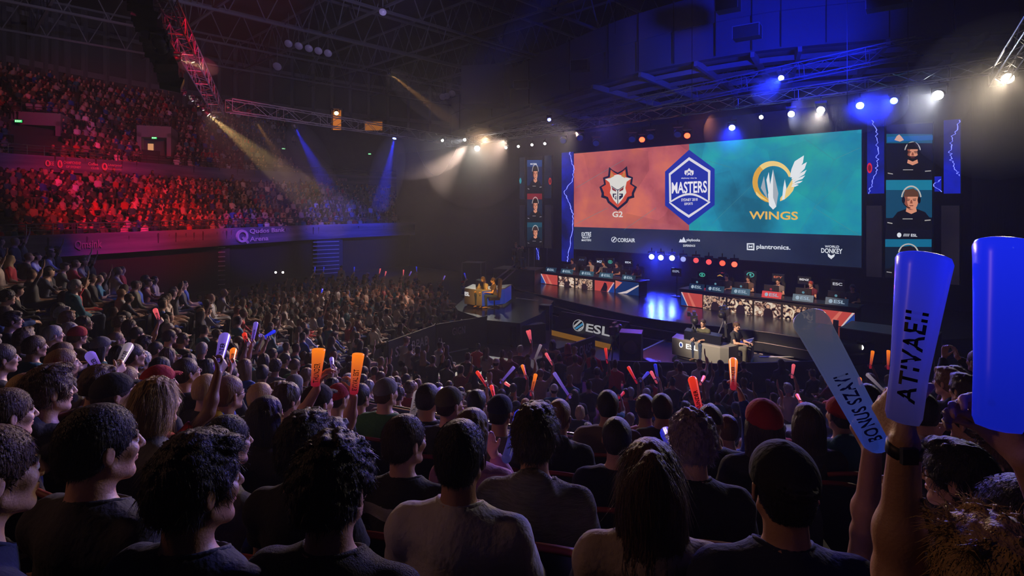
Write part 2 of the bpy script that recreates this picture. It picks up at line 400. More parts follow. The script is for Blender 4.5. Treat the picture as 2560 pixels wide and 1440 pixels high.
def make_shirt(name, p, m, base=.016, infl=.014, wr=.0035, seed=0, collar=.0, mfun=None, mats=None):
    lo, hi = bounds(p); f = Field(lo, hi, base); body_sdf(f, p, infl, 'shirt')
    if p.get('hood'): f.ell(p['neck']+V3(0, -.075, -.0), (.1, .06, .075), .03); f.ell(p['neck']+V3(0, -.09, -.08), (.07, .045, .09), .03)
    f.noise(wr*(1.6 if base < .02 else 1), [(22, 14, 18, 1), (9, 30, 34, .8), (50, 40, 12, .5), (14, 60, 38, .45)], seed)
    if base < .0165:      # where the neckband lies: walk the neck opening until it meets the cloth
        c, rd = p['neck']+V3(0, .045, .035), (.084, .102, .087); p['collar'] = []
        for q in range(28):
            a = 2*PI*q/28; hit = None
            for w in range(60):
                th = PI*(.3+.6*w/60); pt = c+V3(rd[0]*math.cos(a)*math.sin(th), rd[1]*math.sin(a)*math.sin(th), rd[2]*math.cos(th)); ix = []; fr = []
                for k in range(3): j = int(np.clip(np.searchsorted(f.ax[k], pt[k])-1, 0, len(f.ax[k])-2)); ix.append(j); fr.append((pt[k]-f.ax[k][j])/(f.ax[k][j+1]-f.ax[k][j]))
                v = sum(f.d[ix[0]+i, ix[1]+j, ix[2]+k]*(fr[0] if i else 1-fr[0])*(fr[1] if j else 1-fr[1])*(fr[2] if k else 1-fr[2]) for i in (0, 1) for j in (0, 1) for k in (0, 1))
                if v < 0: hit = pt; break
            if hit is not None: p['collar'].append(tuple(hit))
    if base < .02:      # ribbed neckband
        g = Field(lo, hi, base); g.ax = f.ax; g.d = np.full(f.d.shape, .5, np.float32); g.ell(p['neck']+V3(0, .045, .035), (.099, .117, .102), 0); f.d = np.minimum(f.d, np.maximum(f.d-.0045, g.d))
    f.ell(p['neck']+V3(0, .045, .035), (.082, .1, .085), .004, '-')
    f.half(p['pel']+V3(0, 0, -.06), (0, 0, -1))
    V, Q = f.mesh(); mi = None
    if mfun: mi = mfun(V[Q].mean(1))
    return np_mesh(name, V, Q, mats or [m], mi)
def make_legs(name, p, m, base=.036, infl=.014):
    lo, hi = bounds(p); f = Field(lo, hi, base); body_sdf(f, p, infl, 'legs'); f.noise(.003, [(20, 30, 25, 1), (40, 15, 40, .6)], 3)
    f.half(p['pel']+V3(0, 0, .1), (0, 0, 1)); V, Q = f.mesh(); return np_mesh(name, V, Q, [m])
def make_hair(name, style, m, step=.006, seed=0, strands=0):
    """hair in head-local coordinates"""
    long = style in ('long', 'bun', 'bob', 'pony'); lo, hi = V3(-.17, -.24, -.5 if style in ('long', 'bun') else -.24), V3(.17, .16, .2)
    f = Field(lo, hi, step); R = np.eye(3)
    th = {'crop': .004, 'short': .010, 'thick': .02, 'curly': .024, 'flop': .016, 'bald': .001}.get(style, .012)
    f.ell((0, -.02, .04), (.079+th, .099+th, .088+th*1.15), .01)
    if style != 'bald': f.ell((0, -.055, -.015), (.064+th*.5, .064+th*.8, .066+th*.2), .03)
    if style == 'flop': f.ell((.01, .06, .1), (.06, .045, .028), .02); f.ell((-.02, .0, .125), (.06, .07, .02), .02)
    if style == 'thick': f.ell((0, .02, .118), (.07, .08, .03), .02)
    if style == 'spike':
        rs = np.random.RandomState(seed)
        for q in range(46):
            a = rs.rand()*6.28; r = rs.rand()**.5*.075; c = V3(r*math.cos(a), -.02+r*1.2*math.sin(a), .1-r*.5); f.cone(c, c+V3(r*math.cos(a)*.35, .012+r*math.sin(a)*.35, .045+.012*rs.rand()), .012, .003, .006)
    if style == 'bob':
        f.ell((0, -.03, -.04), (.104, .105, .12), .03)
    if style in ('long', 'bun'):
        f.ell((0, -.05, -.04), (.1, .085, .12), .04); f.cone((0, -.06, -.08), (0, -.1, -.3), .085, .105, .04, fl=((0, 1, 0), 1.9)); f.cone((0, -.1, -.3), (.01, -.11, -.42), .1, .07, .04, fl=((0, 1, 0), 2.2))
        for s_ in (-1, 1): f.cone((s_*.07, -.02, 0), (s_*.09, -.05, -.26), .035, .03, .03)
    if style == 'pony':
        f.ell((0, -.125, .02), (.022, .022, .022), .01); f.cone((0, -.13, .01), (0, -.15, -.17), .026, .014, .015)
    if style == 'bun':
        f.ell((0, -.125, .085), (.05, .042, .04), .006); f.ell((0, -.1, .12), (.03, .03, .018), .01)
    if style in ('curly', 'flop', 'thick', 'spike'): f.noise(.0055 if style != 'curly' else .008, [(95, 80, 90, 1), (160, 150, 170, .6)], seed)
    elif style in ('long', 'bun', 'bob', 'pony'): f.noise(.004, [(190, 160, 22, 1), (90, 70, 14, 1)], seed)
    elif style != 'bald': f.noise(.0018, [(240, 200, 160, 1)], seed)
    # the face stays free
    wd_ = .062 if long else .068
    f.ell((0, .105, -.045), (wd_, .075, .098), .012, '-')
    if style in ('flop',): pass
    if not long:
        f.half((0, 0, -.078 if style != 'bald' else .0), (0, -.25, -.97))
        for s_ in (-1, 1): f.ell((s_*.105, .035, -.07), (.05, .066, .07), .008, '-'); f.ell((s_*.1, -.008, -.012), (.034, .03, .04), .006, '-')
    V, Q = f.mesh()
    if strands: V, Q = add_strands(V, Q, strands, style, seed)
    return np_mesh(name, V, Q, [m])
def add_strands(V, Q, n, style, seed):
    rs = np.random.RandomState(seed+5); C = V[Q].mean(1); Nn = np.cross(V[Q[:, 2]]-V[Q[:, 0]], V[Q[:, 3]]-V[Q[:, 1]]); Nn /= np.linalg.norm(Nn, axis=1)[:, None]+1e-9
    ok = np.flatnonzero(~((C[:, 1] > .06) & (C[:, 2] < .03)) & (Nn[:, 2] > -.8)); pk = rs.choice(ok, n); c, nn = C[pk], Nn[pk]
    long = style in ('long', 'bun', 'bob', 'pony'); out = (c-np.array([0, -.02, .04])); out /= np.linalg.norm(out, axis=1)[:, None]
    flow = np.tile(np.array([0, -.25, -1.]), (n, 1)) if long else out*np.array([1, 1, -.2])+np.array([0, .45, -.1])*(c[:, 2:3] > .06)-np.array([0, 0, .9])*(c[:, 2:3] < .08)
    flow = flow-nn*(flow*nn).sum(1)[:, None]; flow /= np.linalg.norm(flow, axis=1)[:, None]+1e-9; r1 = rs.randn(n, 3)
    lift = .13 if long else {'crop': .5, 'short': .35, 'curly': .8, 'spike': .9}.get(style, .4)
    dr = flow+nn*lift*rs.rand(n, 1)*1.2+r1*(.12 if long else .25); dr /= np.linalg.norm(dr, axis=1)[:, None]
    L = ({'crop': .008, 'short': .018, 'curly': .024}.get(style, .03) if not long else .07)*(.6+.8*rs.rand(n, 1)); sd = np.cross(dr, nn); sd /= np.linalg.norm(sd, axis=1)[:, None]+1e-9; w = .0009*(.6+rs.rand(n, 1))
    p0 = c-nn*.003; p1 = c+dr*L*.55+nn*.001; p2 = c+dr*L+flow*L*.15-np.array([0, 0, 1])*L*(.25 if not long else .1)
    nv = np.stack([p0-sd*w, p0+sd*w, p1+sd*w*.8, p1-sd*w*.8, p2+sd*w*.15, p2-sd*w*.15], 1).reshape(-1, 3); b = len(V)+np.arange(n)*6
    return np.concatenate([V, nv]), np.concatenate([Q, np.stack([b, b+1, b+2, b+3], 1), np.stack([b+3, b+2, b+4, b+5], 1)])
def make_cap(name, m, back=False, step=.006, beanie=False):
    f = Field(V3(-.12, -.25, -.06), V3(.12, .25, .18), step)
    f.ell((0, -.018, .045), (.094, .114, .1), .01)
    if not beanie: f.half((0, 0, .03), (0, .12, -.99))
    else: f.half((0, 0, .015), (0, -.15, -.99))
    if not beanie:
        f.ell((0, -.018, .144), (.008, .008, .006), .004)
        y = -1 if back else 1; g = Field(V3(-.12, -.25, -.06), V3(.12, .25, .18), step)
        g.ell((0, y*.105-.018*(not back), .026), (.078, .085, .05), .0); g.ell((0, y*.105-.018*(not back), .021), (.085, .092, .046), .0, '-')
        g.half((0, y*.07, 0), (0, -y, 0)); f.d = np.minimum(f.d, g.d)
        # inside of the brim dome is open: keep it a thin shell
    V, Q = f.mesh(); return np_mesh(name, V, Q, [m])
def make_glasses(name, m):
    b = MB()
    for s_ in (-1, 1):
        pts = [V3(s_*.033+.021*math.cos(a), .104, .002+.016*math.sin(a)) for a in [i*PI/6 for i in range(12)]]; b.tube(pts, .0022, 5, closed=True)
        b.tube([(s_*.054, .103, .006), (s_*.078, .08, .008), (s_*.085, .0, .006), (s_*.085, -.02, -.006)], .002, 5)
    b.tube([(-.013, .106, .006), (0, .109, .008), (.013, .106, .006)], .002, 5); return b.mesh(name, m)
M_EYE = mat('eye white', (.7, .68, .65), .3); M_IRIS = mat('iris', (.04, .025, .02), .2); M_BROW = mat('brow hair', (.05, .035, .025), .8); M_LIP = mat('lips', (.42, .16, .13), .5)
def objcol(name, rough, bump=0, bscale=45, stretch=None, var=.12, vscale=6):
    """material whose base colour is the object's own colour property"""
    m = mat(name, (.5, .5, .5), rough, bump=bump, bscale=bscale, stretch=stretch, var=var, vscale=vscale); nt = m.node_tree; b = nt.nodes['Principled BSDF']
    oi = nt.nodes.new('ShaderNodeObjectInfo'); mx = nt.nodes.new('ShaderNodeVectorMath'); mx.operation = 'MULTIPLY'; mn = [n for n in nt.nodes if n.type == 'MIX'][0]
    mn.inputs[6].default_value = (1-var,)*3+(1,); mn.inputs[7].default_value = (1+var,)*3+(1,); nt.links.new(oi.outputs['Color'], mx.inputs[0]); nt.links.new(mn.outputs[2], mx.inputs[1]); nt.links.new(mx.outputs[0], b.inputs['Base Color']); return m
SKIND = objcol('skin', .5, .12, 140, None, .08, 25); HAIRD = objcol('hair', .56, .5, 150, (1, 1, .2), .3, 60); CLOTHD = objcol('cloth', .9, .3, 45, None, .14, 6); LEGD = objcol('trouser cloth', .9, .2, 70, None, .25, 9)
SKINC = [(.62, .36, .25), (.52, .29, .19), (.40, .21, .13), (.24, .12, .07)]
SKIN = [SKIND]*4
# ================================================================== materials of the place
K = mat('black paint', (.012, .012, .015), .5); KF = mat('black drape', (.012, .012, .016), .95, bump=.5, bscale=3, stretch=(6, 6, .3))
CONC = mat('dark concrete', (.06, .058, .06), .85, var=.25, vscale=1.5); STEEL = mat('painted steel', (.16, .16, .18), .5, .3)
ALU = mat('aluminium', (.45, .45, .48), .35, .9); DECK = mat('stage deck', (.035, .035, .042), .22, bump=.05, bscale=40, var=.3, vscale=1.2)
ROOF = mat('roof deck', (.05, .048, .052), .8, bump=.6, bscale=2, stretch=(14, .3, 1)); BULK = mat('bulkhead panel', (.07, .08, .11), .6, var=.12, vscale=.4)
WHITE = mat('white paint', (.75, .75, .75), .5); GREY = mat('desk laminate', (.2, .2, .2), .35)
LENS = {}
def lensm(c, s): return emis('lens %s %.0f' % (c, s), c, s)
# ================================================================== floor, walls
f = MB().box((0, 25, -.1), (90, 110, .2)); tag(f.build('floor', mat('arena floor', (.05, .045, .045), .45, var=.3, vscale=.6)), kind='structure')
# ------------------------------------------------------------------ lower bowl: rows are arcs round BC
BC = Vector((6, 22, 0)); R0, DR, DZ = 11.2, .85, .293
def bowl(R, phi): a = math.radians(phi); return Vector((BC.x-R*math.sin(a), BC.y-R*math.cos(a), 0))
def arc_bank(name, r_lo, k0, k1, ph0, ph1, n, zfun):
    b = MB()
    for k in range(k0, k1):
        r0, r1 = r_lo+DR*(k-k0), r_lo+DR*(k-k0+1); z = zfun(k); zp = zfun(k-1) if k > k0 else 0
        for i in range(n):
            a, c = ph0+(ph1-ph0)*i/n, ph0+(ph1-ph0)*(i+1)/n
            A, B_, C_, D_ = bowl(r0, a), bowl(r0, c), bowl(r1, c), bowl(r1, a); u_ = Vector((0, 0, z)); l_ = Vector((0, 0, zp))
            b.quad(A+u_, B_+u_, C_+u_, D_+u_); b.quad(A+l_, B_+l_, B_+u_, A+u_)
        for e in (ph0, ph1):
            A, D_ = bowl(r0, e), bowl(r1, e); b.quad(A, D_, D_+Vector((0, 0, z)), A+Vector((0, 0, z)))
    tag(b.build(name, CONC), kind='structure')
PH_S, PH_E = 28.5, 77.0
zrow = lambda k: DZ*k+.05
arc_bank('floor_lower_stand_side', R0, 0, 13, PH_S, PH_E, 24, zrow)
arc_bank('floor_lower_stand_front', R0+DR*7, 7, 15, -48, PH_S, 36, zrow)
# ------------------------------------------------------------------ upper tiers at the far side
def norms(pl):
    out = []
    for i, p in enumerate(pl):
        t = (pl[min(i+1, len(pl)-1)]-pl[max(i-1, 0)]).normalized(); out.append(Vector((-t.y, t.x)))
    return out
def smooth_pl(pts, n=5):
    pts = [Vector(p) for p in pts]; out = []
    for i in range(len(pts)-1):
        p0, p1, p2, p3 = pts[max(i-1, 0)], pts[i], pts[i+1], pts[min(i+2, len(pts)-1)]
        for k in range(n):
            t = k/n; out.append(.5*((2*p1)+(p2-p0)*t+(2*p0-5*p1+4*p2-p3)*t*t+(3*p1-p0-3*p2+p3)*t**3))
    return out+[pts[-1]]
MIDF = smooth_pl([(-31, 15.5), (-26.5, 23.5), (-23.4, 28.6), (-21, 33), (-18.9, 37.5), (-16.8, 42), (-13.8, 46.5), (-9, 52), (-2.5, 57), (7, 62)])
MIDN = norms(MIDF)
UPF = [p+n*8.6 for p, n in zip(MIDF, MIDN)]
def strip(b, pl, nm, o0, z0, o1, z1, m=0, i0=0, i1=None):
    for i in range(i0, (i1 or len(pl))-1):
        a, c = pl[i]+nm[i]*o0, pl[i+1]+nm[i+1]*o0; d, e = pl[i]+nm[i]*o1, pl[i+1]+nm[i+1]*o1
        b.quad((a.x, a.y, z0), (c.x, c.y, z0), (e.x, e.y, z1), (d.x, d.y, z1), m)
def tier(name, pl, nm, z0, rows, dr, rise):
    b = MB()
    for k in range(rows):
        strip(b, pl, nm, k*dr, z0+k*rise, (k+1)*dr, z0+k*rise); strip(b, pl, nm, (k+1)*dr, z0+k*rise, (k+1)*dr, z0+(k+1)*rise)
    tag(b.build(name, CONC), kind='structure')
MZ, MR, MDR, MRS = 3.3, 11, .82, .36; UZ, UR, UDR, URS = 8.15, 17, .8, .47
tier('floor_middle_tier', MIDF, MIDN, MZ, MR, MDR, MRS); tier('floor_upper_tier', UPF, MIDN, UZ, UR, UDR, URS)
def cool_fascia(name):
    m = mat(name, (.10, .09, .15), .6); nt = m.node_tree; b = nt.nodes['Principled BSDF']; tc = nt.nodes.new('ShaderNodeTexCoord')
    mp = nt.nodes.new('ShaderNodeMapping'); mp.inputs['Scale'].default_value = (.12, .12, 1.4); nz = nt.nodes.new('ShaderNodeTexNoise'); nz.inputs['Scale'].default_value = 1.3; nz.inputs['Detail'].default_value = 5
    nt.links.new(tc.outputs['Object'], mp.inputs[0]); nt.links.new(mp.outputs[0], nz.inputs[0]); cr = nt.nodes.new('ShaderNodeValToRGB')
    cr.color_ramp.elements[0].position = .35; cr.color_ramp.elements[0].color = (.07, .075, .16, 1); cr.color_ramp.elements[1].position = .65; cr.color_ramp.elements[1].color = (.2, .19, .36, 1)
    nt.links.new(nz.outputs[0], cr.inputs[0]); nt.links.new(cr.outputs[0], b.inputs['Base Color']); return m
FM = cool_fascia('printed fascia banner')
b = MB(); strip(b, MIDF, MIDN, 0, 2.95, 0, 4.1); strip(b, MIDF, MIDN, 0, 4.1, .15, 4.1); strip(b, MIDF, MIDN, .15, 4.1, .15, 3.2); strip(b, MIDF, MIDN, 0, 2.95, 3, 2.95)
tag(b.build('wall_middle_fascia', FM), kind='structure')
b = MB(); strip(b, UPF, MIDN, 0, 7.75, 0, 8.75); strip(b, UPF, MIDN, 0, 8.75, .15, 8.75); strip(b, UPF, MIDN, .15, 8.75, .15, 8.1); strip(b, UPF, MIDN, 0, 7.75, 2.5, 7.75)
tag(b.build('wall_upper_fascia', FM), kind='structure')
b = MB(); strip(b, MIDF, MIDN, .8, 0, .8, 2.95); tag(b.build('wall_under_tier_drape', KF), kind='structure')
b = MB(); strip(b, MIDF, MIDN, MR*MDR, 6, MR*MDR, 7.9); tag(b.build('wall_middle_back', mat('concourse wall', (.1, .09, .1), .8, var=.2, vscale=.7)), kind='structure')
b = MB(); strip(b, UPF, MIDN, UR*UDR, 14, UR*UDR, 26); tag(b.build('wall_upper_back', mat('upper wall', (.05, .05, .055), .8, var=.3, vscale=.3)), kind='structure')
# ribs: cladding bays on the upper wall
b = MB()
for i in range(0, len(MIDF)):
    p = UPF[i]+MIDN[i]*(UR*UDR-.2); b.box((p.x, p.y, 20), (.35, .35, 12))
b2 = MB(); strip(b2, UPF, MIDN, UR*UDR-.3, 17.0, UR*UDR-.3, 17.5); strip(b2, UPF, MIDN, UR*UDR-.3, 21.0, UR*UDR-.3, 21.4); b.v += []; 
n_ = len(b.v); b.v += b2.v; b.f += [tuple(i+n_ for i in q) for q in b2.f]; b.m += b2.m; b.sm += b2.sm
tag(b.build('wall_upper_cladding_ribs', STEEL), kind='structure')
# walls round the rest of the hall
b = MB(); b.quad(S(-31, 1.6, 0), S(-31, 1.6, 10.6), S(40, 1.6, 10.6), S(40, 1.6, 0)); tag(b.build('wall_stage_backdrop', KF), kind='structure')
b = MB(); b.quad(S(12.2, -.2, 0), S(12.2, -.2, 11), S(40, -8, 11), S(40, -8, 0)); tag(b.build('wall_right_drape', KF), kind='structure')
b = MB(); b.quad((40, -25, -1), (40, 82, -1), (40, 82, 26), (40, -25, 26)); tag(b.build('wall_right', K), kind='structure')
b = MB(); b.quad((-60, 80, -1), (40, 80, -1), (40, 80, 26), (-60, 80, 26)); tag(b.build('wall_far', K), kind='structure')
b = MB(); b.quad((-60, -25, -1), (-60, 80, -1), (-60, 80, 26), (-60, -25, 26)); tag(b.build('wall_left', K), kind='structure')
# ------------------------------------------------------------------ roof
RZ = 23.0
b = MB(); b.quad((-62, -26, RZ), (42, -26, RZ), (42, 82, RZ), (-62, 82, RZ)); tag(b.build('ceiling', ROOF), kind='structure')
def girder(a, c, zt, zb, sp, name, big=.16):
    a, c = Vector(a), Vector(c); L = (c-a).length; n = max(2, int(L/sp)); b = MB(); t = (c-a).normalized(); sd = Vector((-t.y, t.x, 0))
    top = lambda x: a.lerp(c, x)+Vector((0, 0, zt)); bot = lambda x: a.lerp(c, x)+Vector((0, 0, zb))
    ang = math.atan2(t.y, t.x); mid = a.lerp(c, .5)
    for z in (zt, zb): b.box((mid.x, mid.y, z), (L, big*1.3, big), rz=ang)
    for i in range(n):
        x0, x1, xm = i/n, (i+1)/n, (i+.5)/n
        b.tube([bot(x0), top(xm)], big*.3, 4, caps=False); b.tube([top(xm), bot(x1)], big*.3, 4, caps=False)
    return b.build(name, STEEL)
gi = 0
for s_ in range(-42, 46, 8):   # long girders running away over the hall
    q0, q1 = -52, 34
    a, c = S(s_, q0, 0), S(s_, q1, 0); g = girder((a.x, a.y, 0), (c.x, c.y, 0), 21.6, 18.8, 2.6, 'ceiling_girder_long'); tag(g, kind='structure')
for q in range(-48, 33, 8):
    a, c = S(-46, q, 0), S(42, q, 0); g = girder((a.x, a.y, 0), (c.x, c.y, 0), 21.9, 19.2, 2.6, 'ceiling_girder_cross', .14); tag(g, kind='structure')
# ------------------------------------------------------------------ curved bulkhead over the stage with its open underside
bk = [PZ(1130, 330, 14.5), PZ(1280, 277, 14.5), PZ(1480, 212, 14.5), PZ(1640, 172, 14.5), PZ(1840, 136, 14.5), PZ(2000, 116, 14.5), PZ(2300, 92, 14.5), PZ(2600, 72, 14.5)]
bk = smooth_pl([(p.x, p.y) for p in bk], 4); bn = norms(bk)
b = MB(); strip(b, bk, bn, 0, 14.5, 0, 16.6); strip(b, bk, bn, 0, 16.6, -.12, 16.62); strip(b, bk, bn, -.12, 16.62, -.12, 18.4); strip(b, bk, bn, -.12, 18.4, .6, 18.4); strip(b, bk, bn, .6, 18.4, .6, 14.5); strip(b, bk, bn, 0, 14.5, .6, 14.5)
b_end = bk[0]
tag(b.build('wall_stage_bulkhead', BULK), kind='structure')
b = MB()
for i in range(1, len(bk), 2):
    p = bk[i]-bn[i]*.17; b.box((p.x, p.y, 16.5), (.05, .05, 3.9), rz=math.atan2(bn[i].y, bn[i].x))
tag(b.build('trim_bulkhead_joints', K), kind='structure')
b = MB(); strip(b, bk, bn, .6, 14.9, 6.5, 15.1, 0)
tag(b.build('ceiling_stage_soffit', mat('soffit panel', (.3, .29, .3), .7, var=.4, vscale=.5)), kind='structure')
def beam(a, c, w, h, m, name, kind='structure'):
    a, c = Vector(a), Vector(c); d = c-a; b = MB(); q = d.to_track_quat('X', 'Z').to_matrix()
    vs = []
    for e in (a, c):
        for y, z in ((-1, -1), (1, -1), (1, 1), (-1, 1)): vs.append(e+q@Vector((0, y*w/2, z*h/2)))
    b.add(vs, [(0, 1, 2, 3), (7, 6, 5, 4), (0, 4, 5, 1), (1, 5, 6, 2), (2, 6, 7, 3), (3, 7, 4, 0)]); o = b.build(name, m); return tag(o, kind=kind) if kind else o
BM_ = mat('soffit beam', (.2, .2, .22), .6)
for i in range(2, len(bk)-1, 3):
    p, n = bk[i], bn[i]; beam((p.x, p.y, 14.4), (p.x+n.x*7, p.y+n.y*7, 13.6), .22, .4, BM_, 'beam_soffit_cross')
for o in (1.6, 3.4, 5.2, 7):
    pts = [(p.x+n.x*o, p.y+n.y*o, 14.45-.1*o) for p, n in zip(bk, bn)]; b = MB()
    for i in range(len(pts)-1):
        a, c = Vector(pts[i]), Vector(pts[i+1]); m_ = (a+c)/2; b.box(m_, ((c-a).length+.05, .12, .3), rz=math.atan2((c-a).y, (c-a).x))
    tag(b.build('beam_soffit_curved', BM_), kind='structure')
# catwalk box far left of the bulkhead
for z, w in ((14.2, 5), (12.9, 4)):
    pass
p = P(1215, 218, 47); b = MB(); b.box(p, (3.6, 2.5, 3.2), rz=-.2); tag(b.build('wall_plant_room', BULK), kind='structure')
# ------------------------------------------------------------------ stage
def plat(name, pts, z, m=DECK, skirt=K, zb=0):
    pts = [Vector((p[0], p[1], 0)) for p in pts]; b = MB(); n = len(pts)
    b.add([(p.x, p.y, z) for p in pts], [tuple(range(n))], 0)
    for i in range(n): a, c = pts[i], pts[(i+1) % n]; b.quad((a.x, a.y, zb), (c.x, c.y, zb), (c.x, c.y, z), (a.x, a.y, z), 1)
    o = b.build(name, [m, skirt]); return o
edge = [PZ(x, y, 1.0) for x, y in ((1270, 700), (1287, 723), (1377, 743), (1440, 758), (1513, 775), (1580, 790), (1655, 802), (1723, 811), (1800, 818), (1920, 832), (2030, 850), (2100, 862))]
edge = [Vector((p.x, p.y)) for p in edge]; en = norms(edge)
back = [S(17, 1.5, 0), S(-13, 1.5, 0)]
for k in range(3):
    pts = [p-n*.42*k for p, n in zip(edge, en)]+[Vector((q.x, q.y)) for q in back]
    o = plat('floor_main_stage' if k == 0 else 'floor_stage_step', pts, 1.0-.3*k); tag(o, kind='structure')
NOSE = mat('step nosing', (.55, .42, .33), .4)
for k in range(3):
    b = MB(); pts = [p-n*(.42*k-.03) for p, n in zip(edge, en)]; b.tube([(p.x, p.y, 1.005-.3*k) for p in pts], .014, 4); tag(b.build('trim_step_nosing', NOSE), kind='structure')
DAZ = .4
dais = [PZ(x, y, DAZ) for x, y in ((1588, 884), (1620, 902), (1680, 922), (1760, 938), (1850, 947), (1960, 945), (2080, 930), (2200, 905), (2280, 880), (2200, 850), (2000, 846), (1800, 838), (1690, 832))]
tag(plat('floor_caster_platform', [(p.x, p.y) for p in dais], DAZ), kind='structure')
dl = [PZ(x, y, .95) for x, y in ((1138, 766), (1145, 776), (1215, 800), (1300, 808), (1352, 785), (1385, 752), (1290, 725), (1180, 727))]
tag(plat('floor_left_platform', [(p.x, p.y) for p in dl], .95), kind='structure')
TAPE = mat('white floor tape', (.7, .68, .66), .5)
def tape(a, c, z, w=.09, m=TAPE):
    a, c = PZ(*a, z), PZ(*c, z); d = (c-a).normalized(); s_ = Vector((-d.y, d.x, 0))*w/2; b = MB(); b.prism([a-s_, c-s_, c+s_, a+s_], (0, 0, .012)); tag(b.build('trim_floor_tape', m), kind='structure')
tape((1595, 882), (1690, 836), DAZ+.002); tape((1898, 892), (2045, 893), DAZ+.002)
tape((1225, 842), (1345, 800), .02, .22); tape((1010, 905), (1170, 872), .02, .12); tape((1290, 745), (1345, 752), .96, .05)
# stairs left of the wedge sign
b = MB()
for k in range(4):
    p = PZ(1318, 838-9*k, .2+.2*k); b.box((p.x, p.y, .1+.1*k), (1.5, .36, .2+.2*k), rz=.45)
tag(b.build('floor_side_stairs', [DECK]), kind='structure')
# ================================================================== LED wall
def screen_mat(name, c1, c2, c3, scale=.25, strength=1.0, facet=.35):
    m = bpy.data.materials.new(name); m.use_nodes = True; nt = m.node_tree; nt.nodes.clear(); L = nt.links.new; nn = nt.nodes.new
    tc = nn('ShaderNodeTexCoord'); nz = nn('ShaderNodeTexNoise'); nz.inputs['Scale'].default_value = scale; nz.inputs['Detail'].default_value = 5; nz.inputs['Roughness'].default_value = .55
    L(tc.outputs['Object'], nz.inputs[0]); cr = nn('ShaderNodeValToRGB'); e = cr.color_ramp.elements; e[0].position = .33; e[0].color = lin(c1); e[1].position = .68; e[1].color = lin(c3)
    q = e.new(.5); q.color = lin(c2); L(nz.outputs[0], cr.inputs[0])
    vo = nn('ShaderNodeTexVoronoi'); vo.inputs['Scale'].default_value = .42; vo.inputs['Randomness'].default_value = 1; L(tc.outputs['Object'], vo.inputs['Vector'])
    bw = nn('ShaderNodeRGBToBW'); L(vo.outputs['Color'], bw.inputs[0]); mr = nn('ShaderNodeMapRange'); mr.inputs['To Min'].default_value = 1-facet/2; mr.inputs['To Max'].default_value = 1+facet/2; L(bw.outputs[0], mr.inputs[0])
    mx = nn('ShaderNodeVectorMath'); mx.operation = 'SCALE'; L(cr.outputs[0], mx.inputs[0]); L(mr.outputs[0], mx.inputs['Scale'])
    em = nn('ShaderNodeEmission'); L(mx.outputs[0], em.inputs[0]); em.inputs[1].default_value = strength; o = nn('ShaderNodeOutputMaterial'); L(em.outputs[0], o.inputs[0]); return m
SS = 1.0
def w_(px, py, off=0): return PQ(px, py, -off)       # point on the LED wall plane, off = metres in front
def cr5(pts, off): return [w_(1280+x/3, 360+y/3, off) for x, y in pts]
def cr6(pts, off): return [w_(1920+x/3, 360+y/3, off) for x, y in pts]
def flat(name, polys, m, parent=None): return poly_obj(name, [(p, i) for p, i in polys], m, parent)
E_ = lambda c, s=SS: emis('glow %s %.2f' % (c, s), c, s)
scrn = empty('led_screen', S(0, 0, 2.86), 0, 'giant widescreen LED wall showing G2 against WINGS above the stage', 'video screen')
def at_world(o, parent):
    o.parent = parent; o.matrix_parent_inverse = Matrix.Translation(parent.location).inverted(); return o
def sub_world(o, part):
    o.parent = part; o.matrix_parent_inverse = Matrix.Identity(4); return o
TLc, TRc, BRc, BLc = w_(1435, 385), w_(2154, 325), w_(2148, 668), w_(1435, 622)
b = MB(); q0 = w_(1435, 385, -.02)
sL, zT = SQ(1435, 384); sR, zR = SQ(2154, 324); _, zB = SQ(2149, 669)
zT = (zT+zR)/2
b.box(S((sL+sR)/2, .14, (zT+zB)/2), (sR-sL+.12, .24, zT-zB+.12), rz=-TH); at_world(b.build('cabinet', K), scrn)
_, zM = SQ(1435, 567)
sM, _ = SQ(1723, 480)
def rect(s0, s1, z0, z1, off): return [S(s0, -off, z0), S(s1, -off, z0), S(s1, -off, z1), S(s0, -off, z1)]
REDM = screen_mat('screen red field', '#8c3c42', '#b05856', '#c8694e', .35); TEALM = screen_mat('screen teal field', '#0c5f78', '#1583a0', '#1fa39c', .3, facet=.3)
at_world(flat('red_field', [(rect(sL, sM, zM, zT, .01), 0)], REDM), scrn); at_world(flat('teal_field', [(rect(sM, sR, zM, zT, .01), 0)], TEALM), scrn)
at_world(flat('sponsor_band', [(rect(sL, sR, zB, zM, .012), 0)], screen_mat('screen band', '#131c30', '#1c2740', '#2b3346', .2, facet=.1)), scrn)
NAVY, PALE, WHT, DKR = E_('#141a33'), E_('#d8d4cc'), E_('#eeeeee'), E_('#7d2b2b')
# left team emblem: horned mask on a spiky shield
out = [(728, 172), (755, 195), (793, 215), (830, 195), (862, 165), (872, 235), (908, 250), (900, 298), (938, 322), (915, 372), (918, 402), (880, 412), (866, 440), (793, 500), (718, 440), (706, 412), (668, 400), (672, 372), (655, 322), (690, 300), (682, 252), (720, 240)]
inn = [(740, 192), (765, 212), (793, 228), (822, 212), (850, 190), (858, 245), (892, 262), (884, 300), (918, 324), (898, 366), (898, 388), (866, 398), (852, 428), (793, 478), (732, 428), (720, 398), (690, 386), (690, 364), (672, 324), (705, 305), (698, 264), (734, 248)]
face = [(727, 275), (760, 268), (793, 290), (828, 268), (862, 275), (850, 330), (858, 365), (825, 418), (793, 455), (760, 418), (734, 365), (742, 330)]
hat = [(698, 262), (738, 256), (748, 215), (760, 236), (793, 228), (828, 236), (840, 205), (850, 250), (896, 258), (862, 282), (820, 300), (793, 335), (768, 300), (730, 288)]
